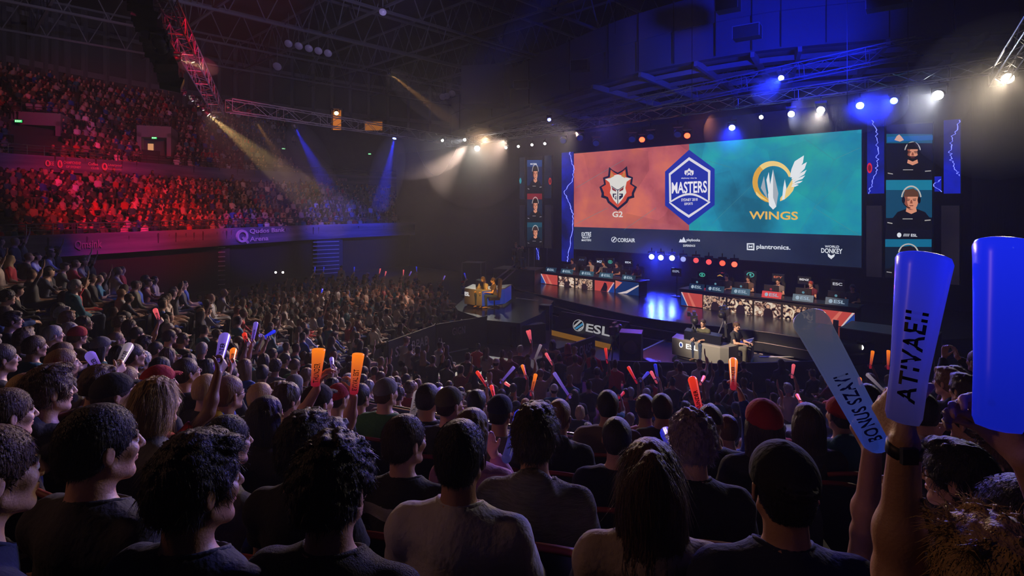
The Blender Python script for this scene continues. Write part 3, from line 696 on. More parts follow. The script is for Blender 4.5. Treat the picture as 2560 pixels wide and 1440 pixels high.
at_world(flat('shield_emblem', [(cr5(out, .02), 0), (cr5(inn, .03), 1), (cr5(face, .04), 2), (cr5(hat, .05), 2),
    (cr5([(738, 256), (740, 200), (768, 240)], .053), 3), (cr5([(848, 256), (848, 200), (818, 240)], .053), 3),
    (cr5([(748, 322), (780, 345), (782, 358), (752, 345)], .055), 4), (cr5([(838, 322), (806, 345), (804, 358), (834, 345)], .055), 4),
    (cr5([(790, 340), (796, 340), (796, 452), (790, 452)], .055), 0), (cr5([(745, 312), (793, 345), (840, 312), (840, 318), (793, 351), (745, 318)], .056), 0),
    (cr5([(755, 372), (782, 372), (782, 380), (766, 380), (766, 400), (776, 410), (776, 390), (782, 390), (782, 420), (756, 396)], .055), 0),
    (cr5([(832, 372), (804, 372), (804, 380), (820, 380), (820, 386), (804, 390), (804, 420), (832, 396)], .055), 0)],
    [NAVY, E_('#c4472c'), PALE, E_('#c07a3a'), DKR]), scrn)
def screen_text(name, txt, px0, px1, y0a, y1a, y0b, y1b, m, off=.03, bold=.03, space=1.0, fx=w_):
    b = MB(); text_on(b, txt, fx(px0, y0a, off), fx(px1, y0b, off), fx(px1, y1b, off), fx(px0, y1a, off), 0, bold, space); return at_world(b.build(name, m), scrn)
screen_text('team_name', 'G2', 1531, 1557, 529, 543, 528, 543, PALE, bold=.06)
# centre badge
hexo = [(1328, 43), (1520, 187), (1520, 458), (1325, 608), (1148, 462), (1148, 207)]
ring = lambda o, i: None
wring = [(1328, 98), (1488, 200), (1484, 425), (1470, 425), (1470, 212), (1328, 122), (1190, 232), (1195, 430), (1180, 430), (1176, 222)]
vb = [(1180, 432), (1250, 482), (1326, 532), (1410, 478), (1484, 428), (1488, 438), (1412, 495), (1326, 554), (1245, 500), (1178, 442)]
arcu = [(1180+304*t, 434-66*math.sin(PI*t)) for t in [i/12 for i in range(13)]]; arcl = [(1196+272*t, 436-52*math.sin(PI*t)) for t in [i/12 for i in range(13)]][::-1]
spid = [(1328, 180), (1340, 195), (1362, 200), (1362, 225), (1350, 238), (1346, 215), (1338, 212), (1345, 238), (1330, 228), (1314, 238), (1318, 212), (1310, 215), (1306, 236), (1293, 222), (1295, 200), (1316, 195)]
at_world(flat('centre_badge', [(cr5(hexo, .06), 0), (cr5(wring, .07), 1), (cr5(vb, .07), 1), (cr5(arcu+arcl, .071), 1), (cr5(spid, .07), 1), (cr5([(1318, 205), (1338, 205), (1328, 222)], .075), 0)], [E_('#1a2f9c'), E_('#d9d6dd')]), scrn)
screen_text('badge_title', 'MASTERS', 1280+1198/3, 1280+1462/3, 360+287/3, 360+373/3, 360+275/3, 360+365/3, E_('#e8e4ea'), .075, .035)
screen_text('badge_place', 'SYDNEY 2018', 1703, 1744, 496.5, 503.5, 495, 502, E_('#d9d6dd'), .075, .03)
screen_text('badge_caption', 'abyhony vite ks', 1703, 1742, 443.5, 448, 443, 447.5, E_('#d9d6dd'), .075, .02)
screen_text('badge_foot', 'ESPORTS', 1711, 1732, 507, 513, 506, 512, E_('#d9d6dd'), .075, .03)
# right team emblem: gold ring, crystal spear, feather wing
GOLD, SILV, LGOLD = E_('#d6a030'), E_('#cfd2d4'), E_('#e8c878')
c0 = (1938, 460); rp = []
def arc6(cx, cy, r, a0, a1, n=18): return [(cx+r*math.cos(math.radians(a0+(a1-a0)*i/n)), cy-r*math.sin(math.radians(a0+(a1-a0)*i/n))*1.05) for i in range(n+1)]
P_ = lambda pts, off: [w_(x, y, off) for x, y in pts]
ringp = P_(arc6(1931, 455, 50, 20, 262)+arc6(1934, 456, 40, 262, 20), .03)
polys = [(ringp, 1)]
polys += [(P_(arc6(1931, 455, 50, 20, 130)+arc6(1934, 458, 41, 130, 20), .035), 0)]
polys += [(P_([(1890, 478), (1900, 488), (1925, 506), (1912, 500), (1898, 494), (1890, 486)], .036), 0)]
polys += [(cr6([(90, 430), (92, 405), (120, 370), (160, 300), (190, 250), (205, 300), (188, 350), (160, 385), (125, 415)], .04), 0)]
spear = [(38, 190), (78, 370), (62, 470), (38, 492), (8, 460), (0, 380)]; polys += [(cr6(spear, .05), 2), (cr6([(38, 190), (78, 370), (62, 470), (38, 400)], .055), 3)]
feathers = [[(165, 250), (175, 190), (200, 130), (270, 85), (262, 140), (225, 200), (180, 250)], [(175, 262), (200, 205), (240, 165), (292, 135), (275, 185), (235, 225), (185, 265)],
            [(180, 275), (215, 235), (250, 215), (290, 193), (272, 228), (232, 252), (185, 282)], [(182, 288), (220, 258), (280, 235), (258, 262), (222, 275), (185, 295)],
            [(182, 300), (225, 280), (262, 275), (240, 292), (210, 300), (180, 310)], [(178, 312), (215, 302), (232, 306), (205, 320), (176, 322)]]
for i, fe in enumerate(feathers): polys.append((cr6(fe, .06+.003*i), 2))
polys += [(P_([(1955, 500), (1958, 470), (1962, 448), (1966, 470), (1961, 498)], .045), 2), (P_([(1902, 470), (1910, 440), (1914, 470), (1920, 500)], .045), 3), (P_([(1916, 450), (1922, 430), (1926, 470), (1924, 500)], .045), 2)]
at_world(flat('winged_ring_emblem', polys, [LGOLD, GOLD, E_('#dfe2e4'), E_('#9fa8b0')]), scrn)
screen_text('team_name', 'WINGS', 1873, 1995, 528, 548, 529, 550, E_('#e2b254'), .03, .05)
# facet lines of the teal field
b = MB()
for a, c in (((1780, 560), (1905, 440)), ((2010, 345), (2085, 400)), ((2085, 400), (2150, 370)), ((2035, 520), (2120, 440)), ((2085, 400), (2035, 520)), ((2035, 520), (2150, 590)), ((1830, 420), (1760, 400)), ((2000, 580), (2035, 520)), ((1440, 470), (1560, 400)), ((1630, 360), (1640, 520)), ((1640, 520), (1560, 600 - 25)), ((1440, 560), (1520, 520))):
    A, C_ = w_(*a, .014), w_(*c, .014); b.quad(A, C_, C_+Vector((0, 0, .02)), A+Vector((0, 0, .02)))
at_world(b.build('facet_lines', E_('#5fb0b4', .5)), scrn)
# sponsor row
WS = E_('#d8dce4')
b = MB()
def done_logo():
    global b
    at_world(b.build('sponsor_logo', WS), scrn); b = MB()
tx = lambda t, x0, x1, a0, a1, b0, b1, bold=.03, fx=w_, off=.03, sp=1.0: text_on(b, t, fx(x0, a0, off), fx(x1, b0, off), fx(x1, b1, off), fx(x0, a1, off), 0, bold, sp)
def circ(cx, cy, r, off, n=20, sx=1): return [w_(cx+r*sx*math.cos(2*PI*i/n), cy-r*math.sin(2*PI*i/n), off) for i in range(n)]
tx('EXTRE', 1454, 1478, 581, 591, 580, 591); tx('MAST', 1456, 1476, 592, 596, 592, 596, .02); tx('MASTERS', 1454, 1478, 598, 603, 598, 603, .02)
done_logo()
tx('CORSAIR', 1544, 1588, 595, 605, 596, 606, .03)
b.add(circ(1535, 599, 7, .03), [tuple(range(20))]); n0 = len(b.v)
done_logo(); tx('playbooks', 1716, 1750, 596, 605, 597, 606); tx('EXPERIENCE', 1708, 1738, 611, 617, 612, 617, .02)
b.add([w_(x, y, .03) for x, y in ((1697, 606), (1701, 597), (1705, 600), (1709, 592), (1713, 600), (1716, 606))], [(0, 1, 2, 3, 4, 5)])
done_logo()
tx('plantronics.', 1891, 1976, 611, 625, 613, 628, .025)
b.add([w_(x, y, .03) for x, y in ((1867, 608), (1886, 608), (1886, 626), (1867, 625))], [(0, 1, 2, 3)])
done_logo()
tx('DONKEY', 2053, 2106, 620, 632, 622, 635, .04); tx('WORLD', 2062, 2098, 613, 619, 614, 620, .03)
b.add([w_(x, y, .03) for x, y in ((2069, 633), (2078, 639), (2087, 635), (2086, 641), (2078, 648), (2070, 641))], [(0, 1, 2, 3, 4, 5)])
done_logo()
b = MB(); b.add(circ(1535, 599, 5.6, .034), [tuple(range(20))]); b.add([w_(x, y, .034) for x, y in ((1870, 611), (1883, 611), (1883, 622), (1870, 622))], [(0, 1, 2, 3)])
at_world(b.build('logo_cutouts', E_('#1c2740')), scrn)
b = MB(); b.add([w_(x, y, .038) for x, y in ((1531, 601), (1537, 594.5), (1539, 596), (1533, 603.5))], [(0, 1, 2, 3)]); b.add([w_(x, y, .038) for x, y in ((1872, 613), (1876.5, 616), (1881, 613), (1881, 620), (1876.5, 618), (1872, 620))], [(0, 1, 2, 3, 4, 5)])
at_world(b.build('logo_strokes', WS), scrn)
# ------------------------------------------------------------------ side columns of LED panels
def led_panel(x0, x1, y0, y1, m, label, name='led_display', off=0.0, group=None):
    """pixel corners -> upright panel on the wall plane, returned with its rectangle in wall coordinates"""
    xm = (x0+x1)/2; s0, _ = SQ(x0, y0); s1, _ = SQ(x1, y0); _, za = SQ(xm, y0); _, zb = SQ(xm, y1)
    e = empty(name, S((s0+s1)/2, 0, zb), 0, label, 'video panel', group)
    b = MB(); b.box(S((s0+s1)/2, .1-off, (za+zb)/2), (abs(s1-s0), .16, za-zb), rz=-TH); at_world(b.build('cabinet', K), e)
    at_world(flat('picture', [(rect(s0+.02, s1-.02, zb+.02, za-.02, .02+off), 0)], m), e); e['r'] = (s0, s1, zb, za); return e
BLU = screen_mat('panel blue storm', '#040a40', '#0a1880', '#1420b8', .5, 1.0, .2); SLATE = screen_mat('panel slate', '#0c1222', '#141c30', '#1c2338', .5, .8, .2); GREYP = screen_mat('panel grey', '#14121c', '#1c1822', '#241f28', .5, .7, .1)
def bolt(e, pts, wdt=.05, name='lightning'):
    b = MB(); rs = random.Random(len(pts)*7+int(pts[0][1]))
    P0 = [w_(x, y, .03) for x, y in pts]; fine = []
    for i in range(len(P0)-1):
        for k in range(8):
            p = P0[i].lerp(P0[i+1], k/8); fine.append(p+U*rs.uniform(-.06, .06))
    fine.append(P0[-1])
    for i in range(len(fine)-1): a, c = fine[i], fine[i+1]; ww = U*wdt*rs.uniform(.4, 1); b.quad(a-ww/2, a+ww/2, c+ww/2, c-ww/2)
    at_world(b.build(name, E_('#6f78ff', 2.2)), e)
e = led_panel(1404, 1435, 380, 655, BLU, 'tall blue lightning panel against the left edge of the giant screen'); bolt(e, [(1424, 380), (1434, 420), (1432, 450), (1410, 480), (1420, 500), (1433, 535), (1430, 580), (1420, 640), (1418, 655)], .08)
e = led_panel(1299, 1312, 393, 498, SLATE, 'narrow slate panel, upper, far left of the stage wall'); at_world(flat('hex_mark', [([w_(1301+3*math.cos(a), 452+8*math.sin(a), .03) for a in [i*PI/3 for i in range(6)]], 0)], E_('#2a8a9a')), e)
led_panel(1299, 1312, 513, 617, GREYP, 'narrow grey panel, lower, far left of the stage wall')
e = led_panel(1361, 1379, 388, 496, SLATE, 'slate panel with half a red badge, right of left portrait column'); at_world(flat('red_badge', [([w_(1375+3.6*math.cos(a), 453+9*math.sin(a), .03) for a in [i*PI/8 for i in range(16)]], 0), ([w_(1375.5+2*math.cos(a), 453+5*math.sin(a), .035) for a in [i*PI/8 for i in range(16)]], 1)], [E_('#b0302c'), E_('#5a1418')]), e)
led_panel(1361, 1379, 512, 621, GREYP, 'grey panel under the red badge, beside left portrait column')
e = led_panel(2167, 2212, 300, 485, BLU, 'blue lightning panel with red badge, right of the giant screen'); bolt(e, [(2182, 300), (2192, 340), (2194, 385), (2192, 420), (2182, 455), (2172, 485)], .04)
at_world(flat('red_badge', [([w_(2174+6.5*math.cos(a), 420+13*math.sin(a), .03) for a in [i*PI/8 for i in range(16)]], 0), ([w_(2174+4*math.cos(a), 420+8*math.sin(a), .035) for a in [i*PI/8 for i in range(16)]], 1)], [E_('#d02034'), E_('#70101c')]), e)
led_panel(2165, 2206, 513, 693, GREYP, 'plain dark grey panel below the red badge, right of the giant screen')
e = led_panel(2358, 2403, 298, 485, BLU, 'blue lightning panel at the far right of the stage wall'); bolt(e, [(2402, 300), (2382, 340), (2375, 375), (2378, 400), (2390, 425), (2400, 440)], .04)
led_panel(2352, 2400, 513, 712, GREYP, 'tall plain grey panel at the lower far right of the stage wall')
e = led_panel(2335, 2355, 440, 480, BLU, 'small blue panel squeezed between right portrait column and outer panel'); bolt(e, [(2354, 448), (2334, 462), (2354, 480)], .04)
# portrait columns: a head with headset above a dark desk, drawn as flat screen graphics
def portrait(e, x0, x1, y0, y1, hairc, seed, logo=None, bg1='#0e2a48', bg2='#0d5a78', cxs=.0, hs=1.0, beard=False):
    w, h = x1-x0, y1-y0; Q = lambda pts, off: [w_(x0+w*a, y0+h*c, off) for a, c in pts]; cx = .55+cxs
    el = lambda a, c, ra, rc, n=18, t0=0, t1=2*PI: [(a+ra*math.cos(t0+(t1-t0)*i/n), c-rc*math.sin(t0+(t1-t0)*i/n)) for i in range(n+(t1-t0 < 6))]
    r = hs; o = .03
    pl = [(Q([(0, 0), (1, 0), (1, 1), (0, 1)], .024), 0), (Q([(0, 0), (1, 0), (1, .2), (0, .2)], .026), 1),
          (Q(el(cx, .38, .225*r, .27*r, 16, .15, PI-.15)+el(cx, .38, .195*r, .24*r, 16, PI-.15, .15), o), 2),          # headset halo / chair
          (Q([(cx-.42, .78), (cx-.3, .64), (cx-.12, .58), (cx+.12, .58), (cx+.3, .64), (cx+.42, .78), (cx+.42, .84), (cx-.42, .84)], o+.006), 3),
          (Q([(cx-.09, .5), (cx+.09, .5), (cx+.12, .63), (cx, .68), (cx-.12, .63)], o+.008), 5),
          (Q(el(cx, .4, .155*r, .2*r), o+.01), 4), (Q(el(cx+.03, .41, .12*r, .18*r), o+.011), 5),
          (Q(el(cx, .32, .165*r, .14*r, 14, -.1, PI+.1), o+.013), 6), (Q([(cx-.16*r, .34), (cx-.14*r, .2), (cx+.05, .17), (cx+.15*r, .24), (cx+.16*r, .33), (cx+.1, .29), (cx-.08, .29)], o+.014), 6),
          (Q([(cx-.11, .372), (cx-.03, .378), (cx-.03, .392), (cx-.11, .388)], o+.016), 6), (Q([(cx+.11, .372), (cx+.03, .378), (cx+.03, .392), (cx+.11, .388)], o+.016), 6),
          (Q([(cx-.1, .402), (cx-.04, .402), (cx-.04, .415), (cx-.1, .415)], o+.016), 7), (Q([(cx+.1, .402), (cx+.04, .402), (cx+.04, .415), (cx+.1, .415)], o+.016), 7),
          (Q([(cx-.012, .4), (cx+.015, .4), (cx+.03, .47), (cx-.03, .47)], o+.016), 4),
          (Q([(cx-.05, .505), (cx+.05, .505), (cx+.035, .522), (cx-.035, .522)], o+.017), 8),
          (Q(el(cx-.17*r, .4, .035, .07), o+.018), 7), (Q(el(cx+.17*r, .4, .035, .07), o+.018), 7),
          (Q([(cx-.16, .47), (cx-.08, .54), (cx-.02, .545), (cx-.02, .56), (cx-.09, .555), (cx-.18, .48)], o+.02), 7),
          (Q([(0, .76), (1, .75), (1, 1), (0, 1)], o+.022), 3), (Q([(.18, .74), (.78, .74), (.76, .96), (.2, .96)], o+.024), 7),
          (Q([(.36, .77), (.58, .77), (.58, .785), (.36, .785)], o+.026), 9), (Q([(.84, .8), (.97, .79), (.97, .81), (.84, .82)], o+.026), 9), (Q([(.03, .84), (.14, .86), (.14, .88), (.03, .86)], o+.026), 9)]
    if beard: pl.append((Q([(cx-.14, .44), (cx-.07, .485), (cx+.07, .485), (cx+.14, .44), (cx+.11, .55), (cx, .6), (cx-.11, .55)], o+.0165), 6))
    at_world(flat('player_portrait', pl, [E_(bg1, .8), E_(bg2, .9), E_('#c9c4bb', .8), E_('#0b0c14', .8), E_('#8a4a38'), E_('#d08a6c'), E_(hairc), E_('#08080c'), E_('#6a2c28'), E_('#b8b4ac', .8)]), e)
e = led_panel(1317, 1356, 392, 618, K, 'left column screen stacking three headset player portraits')
s_lo = (1317, 1356); hp = [(392+0, 485), (486, 562), (562, 618)]
portrait(e, 1318, 1355, 400, 484, '#17110f', 1, bg1='#10204c', bg2='#1a3c78'); portrait(e, 1318, 1355, 484, 556, '#201614', 2, bg1='#0c2440', bg2='#7a1822'); portrait(e, 1318, 1355, 556, 616, '#3a2418', 3, bg1='#0a2a3a', bg2='#0e4a5c')
b = MB(); text_on(b, 'MASTERS', w_(1326, 408, .06), w_(1342, 408, .06), w_(1342, 412, .06), w_(1326, 412, .06), 0, .03); at_world(b.build('caption', WS), e)
e = led_panel(2214, 2333, 308, 696, K, 'right column screen stacking three headset player portraits')
portrait(e, 2216, 2331, 335, 450, '#120c0b', 4, bg1='#080c1c', bg2='#0a5878', cxs=.02, hs=.8, beard=True); portrait(e, 2215, 2330, 450, 575, '#5a3820', 5, bg1='#0b4a6a', bg2='#127a9a', hs=1.0); portrait(e, 2213, 2329, 598, 694, '#180f10', 6, bg1='#0a1c30', bg2='#0b6a90', cxs=-.05, hs=1.0)
at_world(flat('header_strip', [([w_(x, y, .025) for x, y in ((2216, 312), (2332, 308), (2332, 335), (2216, 338))], 0), ([w_(x, y, .027) for x, y in ((2218, 342), (2332, 338), (2332, 350), (2218, 355))], 1), ([w_(x, y, .03) for x, y in ((2236, 350), (2242, 340), (2248, 336), (2254, 342), (2260, 350), (2250, 354))], 2), ([w_(x, y, .026) for x, y in ((2214, 575), (2330, 576), (2330, 598), (2213, 597))], 3)], [E_('#0a1040'), E_('#0b5aa0'), E_('#d0a090'), E_('#080a18')]), e)
b = MB(); text_on(b, '///// ESL', w_(2258, 584, .04), w_(2293, 585, .04), w_(2293, 592, .04), w_(2258, 591, .04), 0, .03); b.add([w_(2248+5.5*math.cos(a), 587.5+6*math.sin(a), .04) for a in [i*PI/8 for i in range(16)]], [tuple(range(16))]); at_world(b.build('caption', WS), e)
b = MB()
for px in (1336, 1322, 1368): 
    p = w_(px, 640); b.tube([w_(px, 620), Vector((p.x, p.y, 1.0))], .03, 5)
tag(b.build('panel_stand', STEEL), 'dark stand poles under the left portrait column', 'stand')
# foot of left column: blue lightning strip
e = led_panel(1340, 1349, 620, 650, BLU, 'thin blue strip panel hanging under the left portrait column'); bolt(e, [(1342, 620), (1346, 635), (1347, 650)], .06)
# ================================================================== player desks
def collage(name, base, tones, scale):
    m = bpy.data.materials.new(name); m.use_nodes = True; nt = m.node_tree; nt.nodes.clear(); L = nt.links.new; nn = nt.nodes.new
    tc = nn('ShaderNodeTexCoord'); nz = nn('ShaderNodeTexNoise'); nz.inputs['Scale'].default_value = scale; nz.inputs['Detail'].default_value = 3; nz.inputs['Distortion'].default_value = 2.5
    L(tc.outputs['Object'], nz.inputs[0]); cr = nn('ShaderNodeValToRGB'); cr.color_ramp.interpolation = 'CONSTANT'; e = cr.color_ramp.elements; e[0].position = 0; e[0].color = lin(tones[0]); e[1].position = .42; e[1].color = lin(tones[1])
    for i, t in enumerate(tones[2:]): q = e.new(.48+.05*i); q.color = lin(t)
    L(nz.outputs[0], cr.inputs[0]); em = nn('ShaderNodeEmission'); L(cr.outputs[0], em.inputs[0]); em.inputs[1].default_value = .9; o = nn('ShaderNodeOutputMaterial'); L(em.outputs[0], o.inputs[0]); return m
COLL = [collage('comic picture '+str(i), None, t, 2.6+i*.5) for i, t in enumerate((['#1c1418', '#5a3c34', '#b08870', '#d8c0a8', '#e8d8c4'], ['#201a22', '#8a6a54', '#c8a080', '#dcc8b0', '#7a4a3c'], ['#14101a', '#4a3430', '#a87c60', '#d0b090', '#e6d2b8']))]
GR, GR2, GB, GW = E_('#b5443c'), E_('#cc6a58'), E_('#123a88'), E_('#c8b8b8')
def pt(px, py, q): return PQ(px, py, q)
def desk_panel(e, q, x0, x1, ya0, ya1, yb0, yb1, kind, mirror=False):
    """ya: top/bottom at x0, yb: at x1"""
    s0, _ = SQ(x0, ya0, q); s1, _ = SQ(x1, yb0, q); z0 = (SQ(x0, ya1, q)[1]+SQ(x1, yb1, q)[1])/2; z1 = (SQ(x0, ya0, q)[1]+SQ(x1, yb0, q)[1])/2
    R_ = lambda a, c, off: S(s0+(s1-s0)*a, q-off, z0+(z1-z0)*c)
    if kind == 'g':
        f_ = (lambda a: 1-a) if mirror else (lambda a: a)
        pl = [([R_(0, 0, .01), R_(1, 0, .01), R_(1, 1, .01), R_(0, 1, .01)], 0), ([R_(f_(0), 0, .014), R_(f_(0), .95, .014), R_(f_(.32), .02, .014)], 2),
              ([R_(f_(.55), 0, .013), R_(f_(.7), 0, .013), R_(f_(.38), 1, .013), R_(f_(.3), 1, .013)], 1), ([R_(f_(.0), 1, .015), R_(f_(.06), 1, .015), R_(f_(.34), 0, .015), R_(f_(.3), 0, .015)], 3)]
        o = poly_obj('led_front', pl, [GR, GR2, GB, GW])
    elif kind == 'b':
        pl = [([R_(0, 0, .01), R_(1, 0, .01), R_(1, 1, .01), R_(0, 1, .01)], 2), ([R_(0, .0, .013), R_(.45, .28, .013), R_(1, .85, .013), R_(1, .75, .013), R_(.5, .12, .013), R_(.1, .0, .013)], 3), ([R_(.0, .35, .013), R_(.3, .9, .013), R_(.0, 1, .013)], 1)]
        o = poly_obj('led_front', pl, [GR, GR2, E_('#14356c', .7), GW])
    elif kind == 'r':
        pl = [([R_(0, 0, .01), R_(1, 0, .01), R_(1, 1, .01), R_(0, 1, .01)], 0), ([R_(.3, .1, .013), R_(.42, .55, .013), R_(.5, .9, .013), R_(.6, .85, .013), R_(.66, .5, .013), R_(.62, .1, .013)], 4), ([R_(.68, 0, .013), R_(1, .9, .013), R_(1, 0, .013)], 2), ([R_(.62, .0, .014), R_(.68, 0, .014), R_(1, .95, .014), R_(.96, .98, .014)], 3)]
        o = poly_obj('led_front', pl, [GR, GR2, GB, GW, E_('#181018')])
    else:
        k = int(kind[1]); pl = [([R_(0, 0, .01), R_(1, 0, .01), R_(1, 1, .01), R_(0, 1, .01)], 0), ([R_(.35, .0, .014), R_(.38, .45, .014), R_(.46, .6, .014), R_(.44, .8, .014), R_(.53, .92, .014), R_(.62, .8, .014), R_(.6, .6, .014), R_(.7, .42, .014), R_(.72, 0, .014)], 1), ([R_(.47, .6, .018), R_(.46, .78, .018), R_(.53, .86, .018), R_(.6, .78, .018), R_(.58, .6, .018)], 2)]
        o = poly_obj('led_front', pl, [COLL[k], E_('#2a1c20'), E_('#c89878')])
    return at_world(o, e), (s0, s1, z0, z1)
def long_desk(q, panels, label, zt):
    x0, x1 = panels[0][0], panels[-1][1]; s0, _ = SQ(x0, 700, q); s1, _ = SQ(x1, 700, q)
    e = empty('player_desk', S((s0+s1)/2, q, 1.0), 0, label, 'desk')
    b = MB(); b.box(S((s0+s1)/2, q+.36, (1.0+zt)/2-.03), (abs(s1-s0)+.1, .7, zt-1.06), rz=-TH); at_world(b.build('desk_body', K), e)
    b = MB(); b.box(S((s0+s1)/2, q+.42, zt-.02), (abs(s1-s0)+.2, 1.0, .05), rz=-TH); at_world(b.build('desk_top', mat('desk top', (.02, .02, .028), .3)), e)
    for pnl in panels: desk_panel(e, q, *pnl)
    return e, s0, s1
qL, qR = -4.55, -5.7
dL, sl0, sl1 = long_desk(qL, [(1352, 1394, 685, 707, 688, 713, 'g'), (1397, 1435, 690, 717, 695, 722, 'c0'), (1439, 1481, 695, 723, 700, 728, 'c1'), (1487, 1536, 701, 729, 705, 733, 'r'), (1539, 1597, 705, 734, 703, 741, 'b')], 'left team desk with five lit front panels, last one blue', 1.72)
dR, sr0, sr1 = long_desk(qR, [(1703, 1756, 729, 762, 737, 770, 'g'), (1758, 1814, 737, 770, 744, 779, 'c1'), (1819, 1881, 744, 779, 751, 788, 'c2'), (1886, 1952, 752, 789, 760, 796, 'c0'), (1958, 2032, 761, 797, 771, 807, 'c2'), (2039, 2137, 772, 808, 782, 819, 'g', True)], 'right team desk with six lit front panels facing the hall', 1.78)
PLATE = mat('plate blue', (.03, .12, .22), .4, em='#143c58', es=.35); PLATER = mat('plate red', (.35, .03, .04), .4, em='#9c2030', es=.5)
def plate(x0, x1, y0, y1, q, zt, txt, lab, m=PLATE):
    s0, _ = SQ(x0, y0, q); s1, _ = SQ(x1, y1, q); e = empty('name_plate', S((s0+s1)/2, q+.1, zt), 0, lab, 'sign', 'sponsor plates on the team desks')
    h = .26; b = MB(); A, B_ = S(s0, q+.02, zt), S(s1, q+.02, zt); up = Vector((0, 0, h))+N*.1; b.prism([A, B_, B_+up, A+up], N*.03); bd = at_world(b.build('board', m), e)
    b = MB(); L = (B_-A); o = -N*.008; text_on(b, txt, A+L*.38+up*.75+o, A+L*.86+up*.75+o, A+L*.86+up*.28+o, A+L*.38+up*.28+o, 0, .04)
    c_ = A+L*.24+up*.5+o; ux = L.normalized(); b.add([c_+ux*.07*math.cos(a)+up.normalized()*.08*math.sin(a) for a in [i*PI/6 for i in range(12)]], [tuple(range(12))]); sub_world(b.build('lettering', E_('#9fb4c4', .9)), bd); return e
plL = [((1362, 1388), 'leftmost', 'on the left desk'), ((1400, 1430), 'second', ''), ((1447, 1482), 'middle', ''), ((1496, 1530), 'fourth', ''), ((1553, 1590), 'last', '')]
for i, (x0, x1) in enumerate(((1362, 1388), (1400, 1430), (1447, 1482), (1496, 1530), (1553, 1586))):
    plate(x0, x1, 678, 678, qL, 1.72, 'ESL', 'small blue plate on the left team desk, %s from its outer end' % ['first', 'second', 'third', 'fourth', 'fifth'][i])
for i, (x0, x1) in enumerate(((1721, 1758), (1763, 1808), (1827, 1873), (1903, 1952), (1980, 2032), (2062, 2119))):
    plate(x0, x1, 730, 745, qR, 1.78, 'ESL', ('red' if i == 3 else 'blue')+' plate on the right team desk, %s counted from the centre stage' % ['first', 'second', 'third', 'fourth', 'fifth', 'sixth'][i], PLATER if i == 3 else PLATE)
# monitors on the desks seen from behind, rear tower screens on poles
def back_monitor(s, q, zt, lab, c='#20303c'):
    e = empty('monitor', S(s, q, zt), -TH, lab, 'monitor', 'players monitors seen from behind'); b = MB(); b.box((0, 0, .3), (.58, .05, .34)); b.box((0, .0, .3), (.3, .09, .2)); b.build('screen_back', K, e)
    b = MB(); b.box((0, .04, .07), (.06, .04, .14)); b.box((0, .04, .01), (.3, .2, .02)); b.build('stand', K, e); b = MB(); b.lathe([(.05, 0), (.05, .004)], (0, -.047, .3), 12, 0, Matrix.Rotation(PI/2, 3, 'X')); b.build('logo_light', E_(c, .9), e); return e
for i, x in enumerate((1415, 1460, 1514, 1562)): back_monitor(SQ(x, 680, qL+.3)[0], qL+.45, 1.73, 'dark monitor on the left team desk, behind the %s plate' % ['second', 'third', 'fourth', 'fifth'][i])
for i, x in enumerate((1740, 1786, 1850, 1925, 2006, 2088)): back_monitor(SQ(x, 720, qR+.3)[0], qR+.45, 1.79, 'dark monitor on the right team desk, behind the %s plate' % ['first', 'second', 'third', 'fourth', 'fifth', 'sixth'][i], '#5a8a98' if i != 3 else '#a03040')
def tower(x0, x1, y0, y1, q, lab, logo='ESL', col='#8fa4b0', kind=0):
    s0, z1 = SQ(x0, y0, q); s1, z0 = SQ(x1, y1, q); w = s1-s0; h = z1-z0; sm = (s0+s1)/2
    e = empty('rear_display', S(sm, q, 1.0), -TH, lab, 'display'); b = MB(); b.box((0, 0, z1-1-h/2), (w, .07, h)); b.build('screen', mat('display face', (.015, .02, .028), .25), e)
    b = MB(); b.tube([(0, .05, 0), (0, .05, z1-1-h/2)], .03, 6); b.box((0, .05, .02), (.5, .4, .04)); b.build('stand', K, e)
    b = MB(); zc = z1-1-h*.42; ww = w*.36
    if logo: text_on(b, logo, Vector((-ww, -.04, zc+h*.16)), Vector((ww, -.04, zc+h*.16)), Vector((ww, -.04, zc-h*.1)), Vector((-ww, -.04, zc-h*.1)), 0, .05)
    else: b.tube([(ww*.8*math.cos(a), -.04, zc+ww*.5*math.sin(a)) for a in [k*PI/6 for k in range(12)]], .02, 4, closed=True); b.lathe([(.05, 0), (.05, .01)], (0, -.045, zc), 8, 0, Matrix.Rotation(PI/2, 3, 'X'))
    b.build('logo', E_(col, 1.0), e)
for a in ((1445, 1465, 641, 662, -3.2, 'dim small display above the left team, nearest the lightning panel', 'AW', '#40506a'), (1491, 1509, 645, 668, -3.2, 'display with white zigzag mark above the left team', 'MZ', '#b8c4dc'), (1518, 1535, 645, 668, -3.2, 'display with greenish mark above the left team', None, '#3a9a88'), (1561, 1582, 648, 668, -3.2, 'display with round white mark above the last left player', 'ESX', '#c0cad8'),
          (1679, 1703, 669, 692, -3.6, 'display with white lettering beside the blue floor beams', 'ESZPL', '#98a4c0'), (1745, 1768, 677, 700, -4, 'display with green loop mark above the right team', None, '#3aa088'), (1790, 1812, 681, 700, -4, 'display with orange triangle mark above the right team', 'A', '#c09040'), (1862, 1892, 677, 700, -4, 'display with teal round mark above the right team', None, '#4aa89c'),
          (1931, 1961, 684, 706, -4, 'display with red ringed letters above the right team', 'EEY', '#c8684a'), (1995, 2028, 690, 712, -4, 'display with big white letters above the right team', 'BENZ', '#e0dce0'), (2078, 2111, 698, 728, -4, 'tall display with white script above the last right player', 'ESC', '#c0c0c8')): tower(*a)
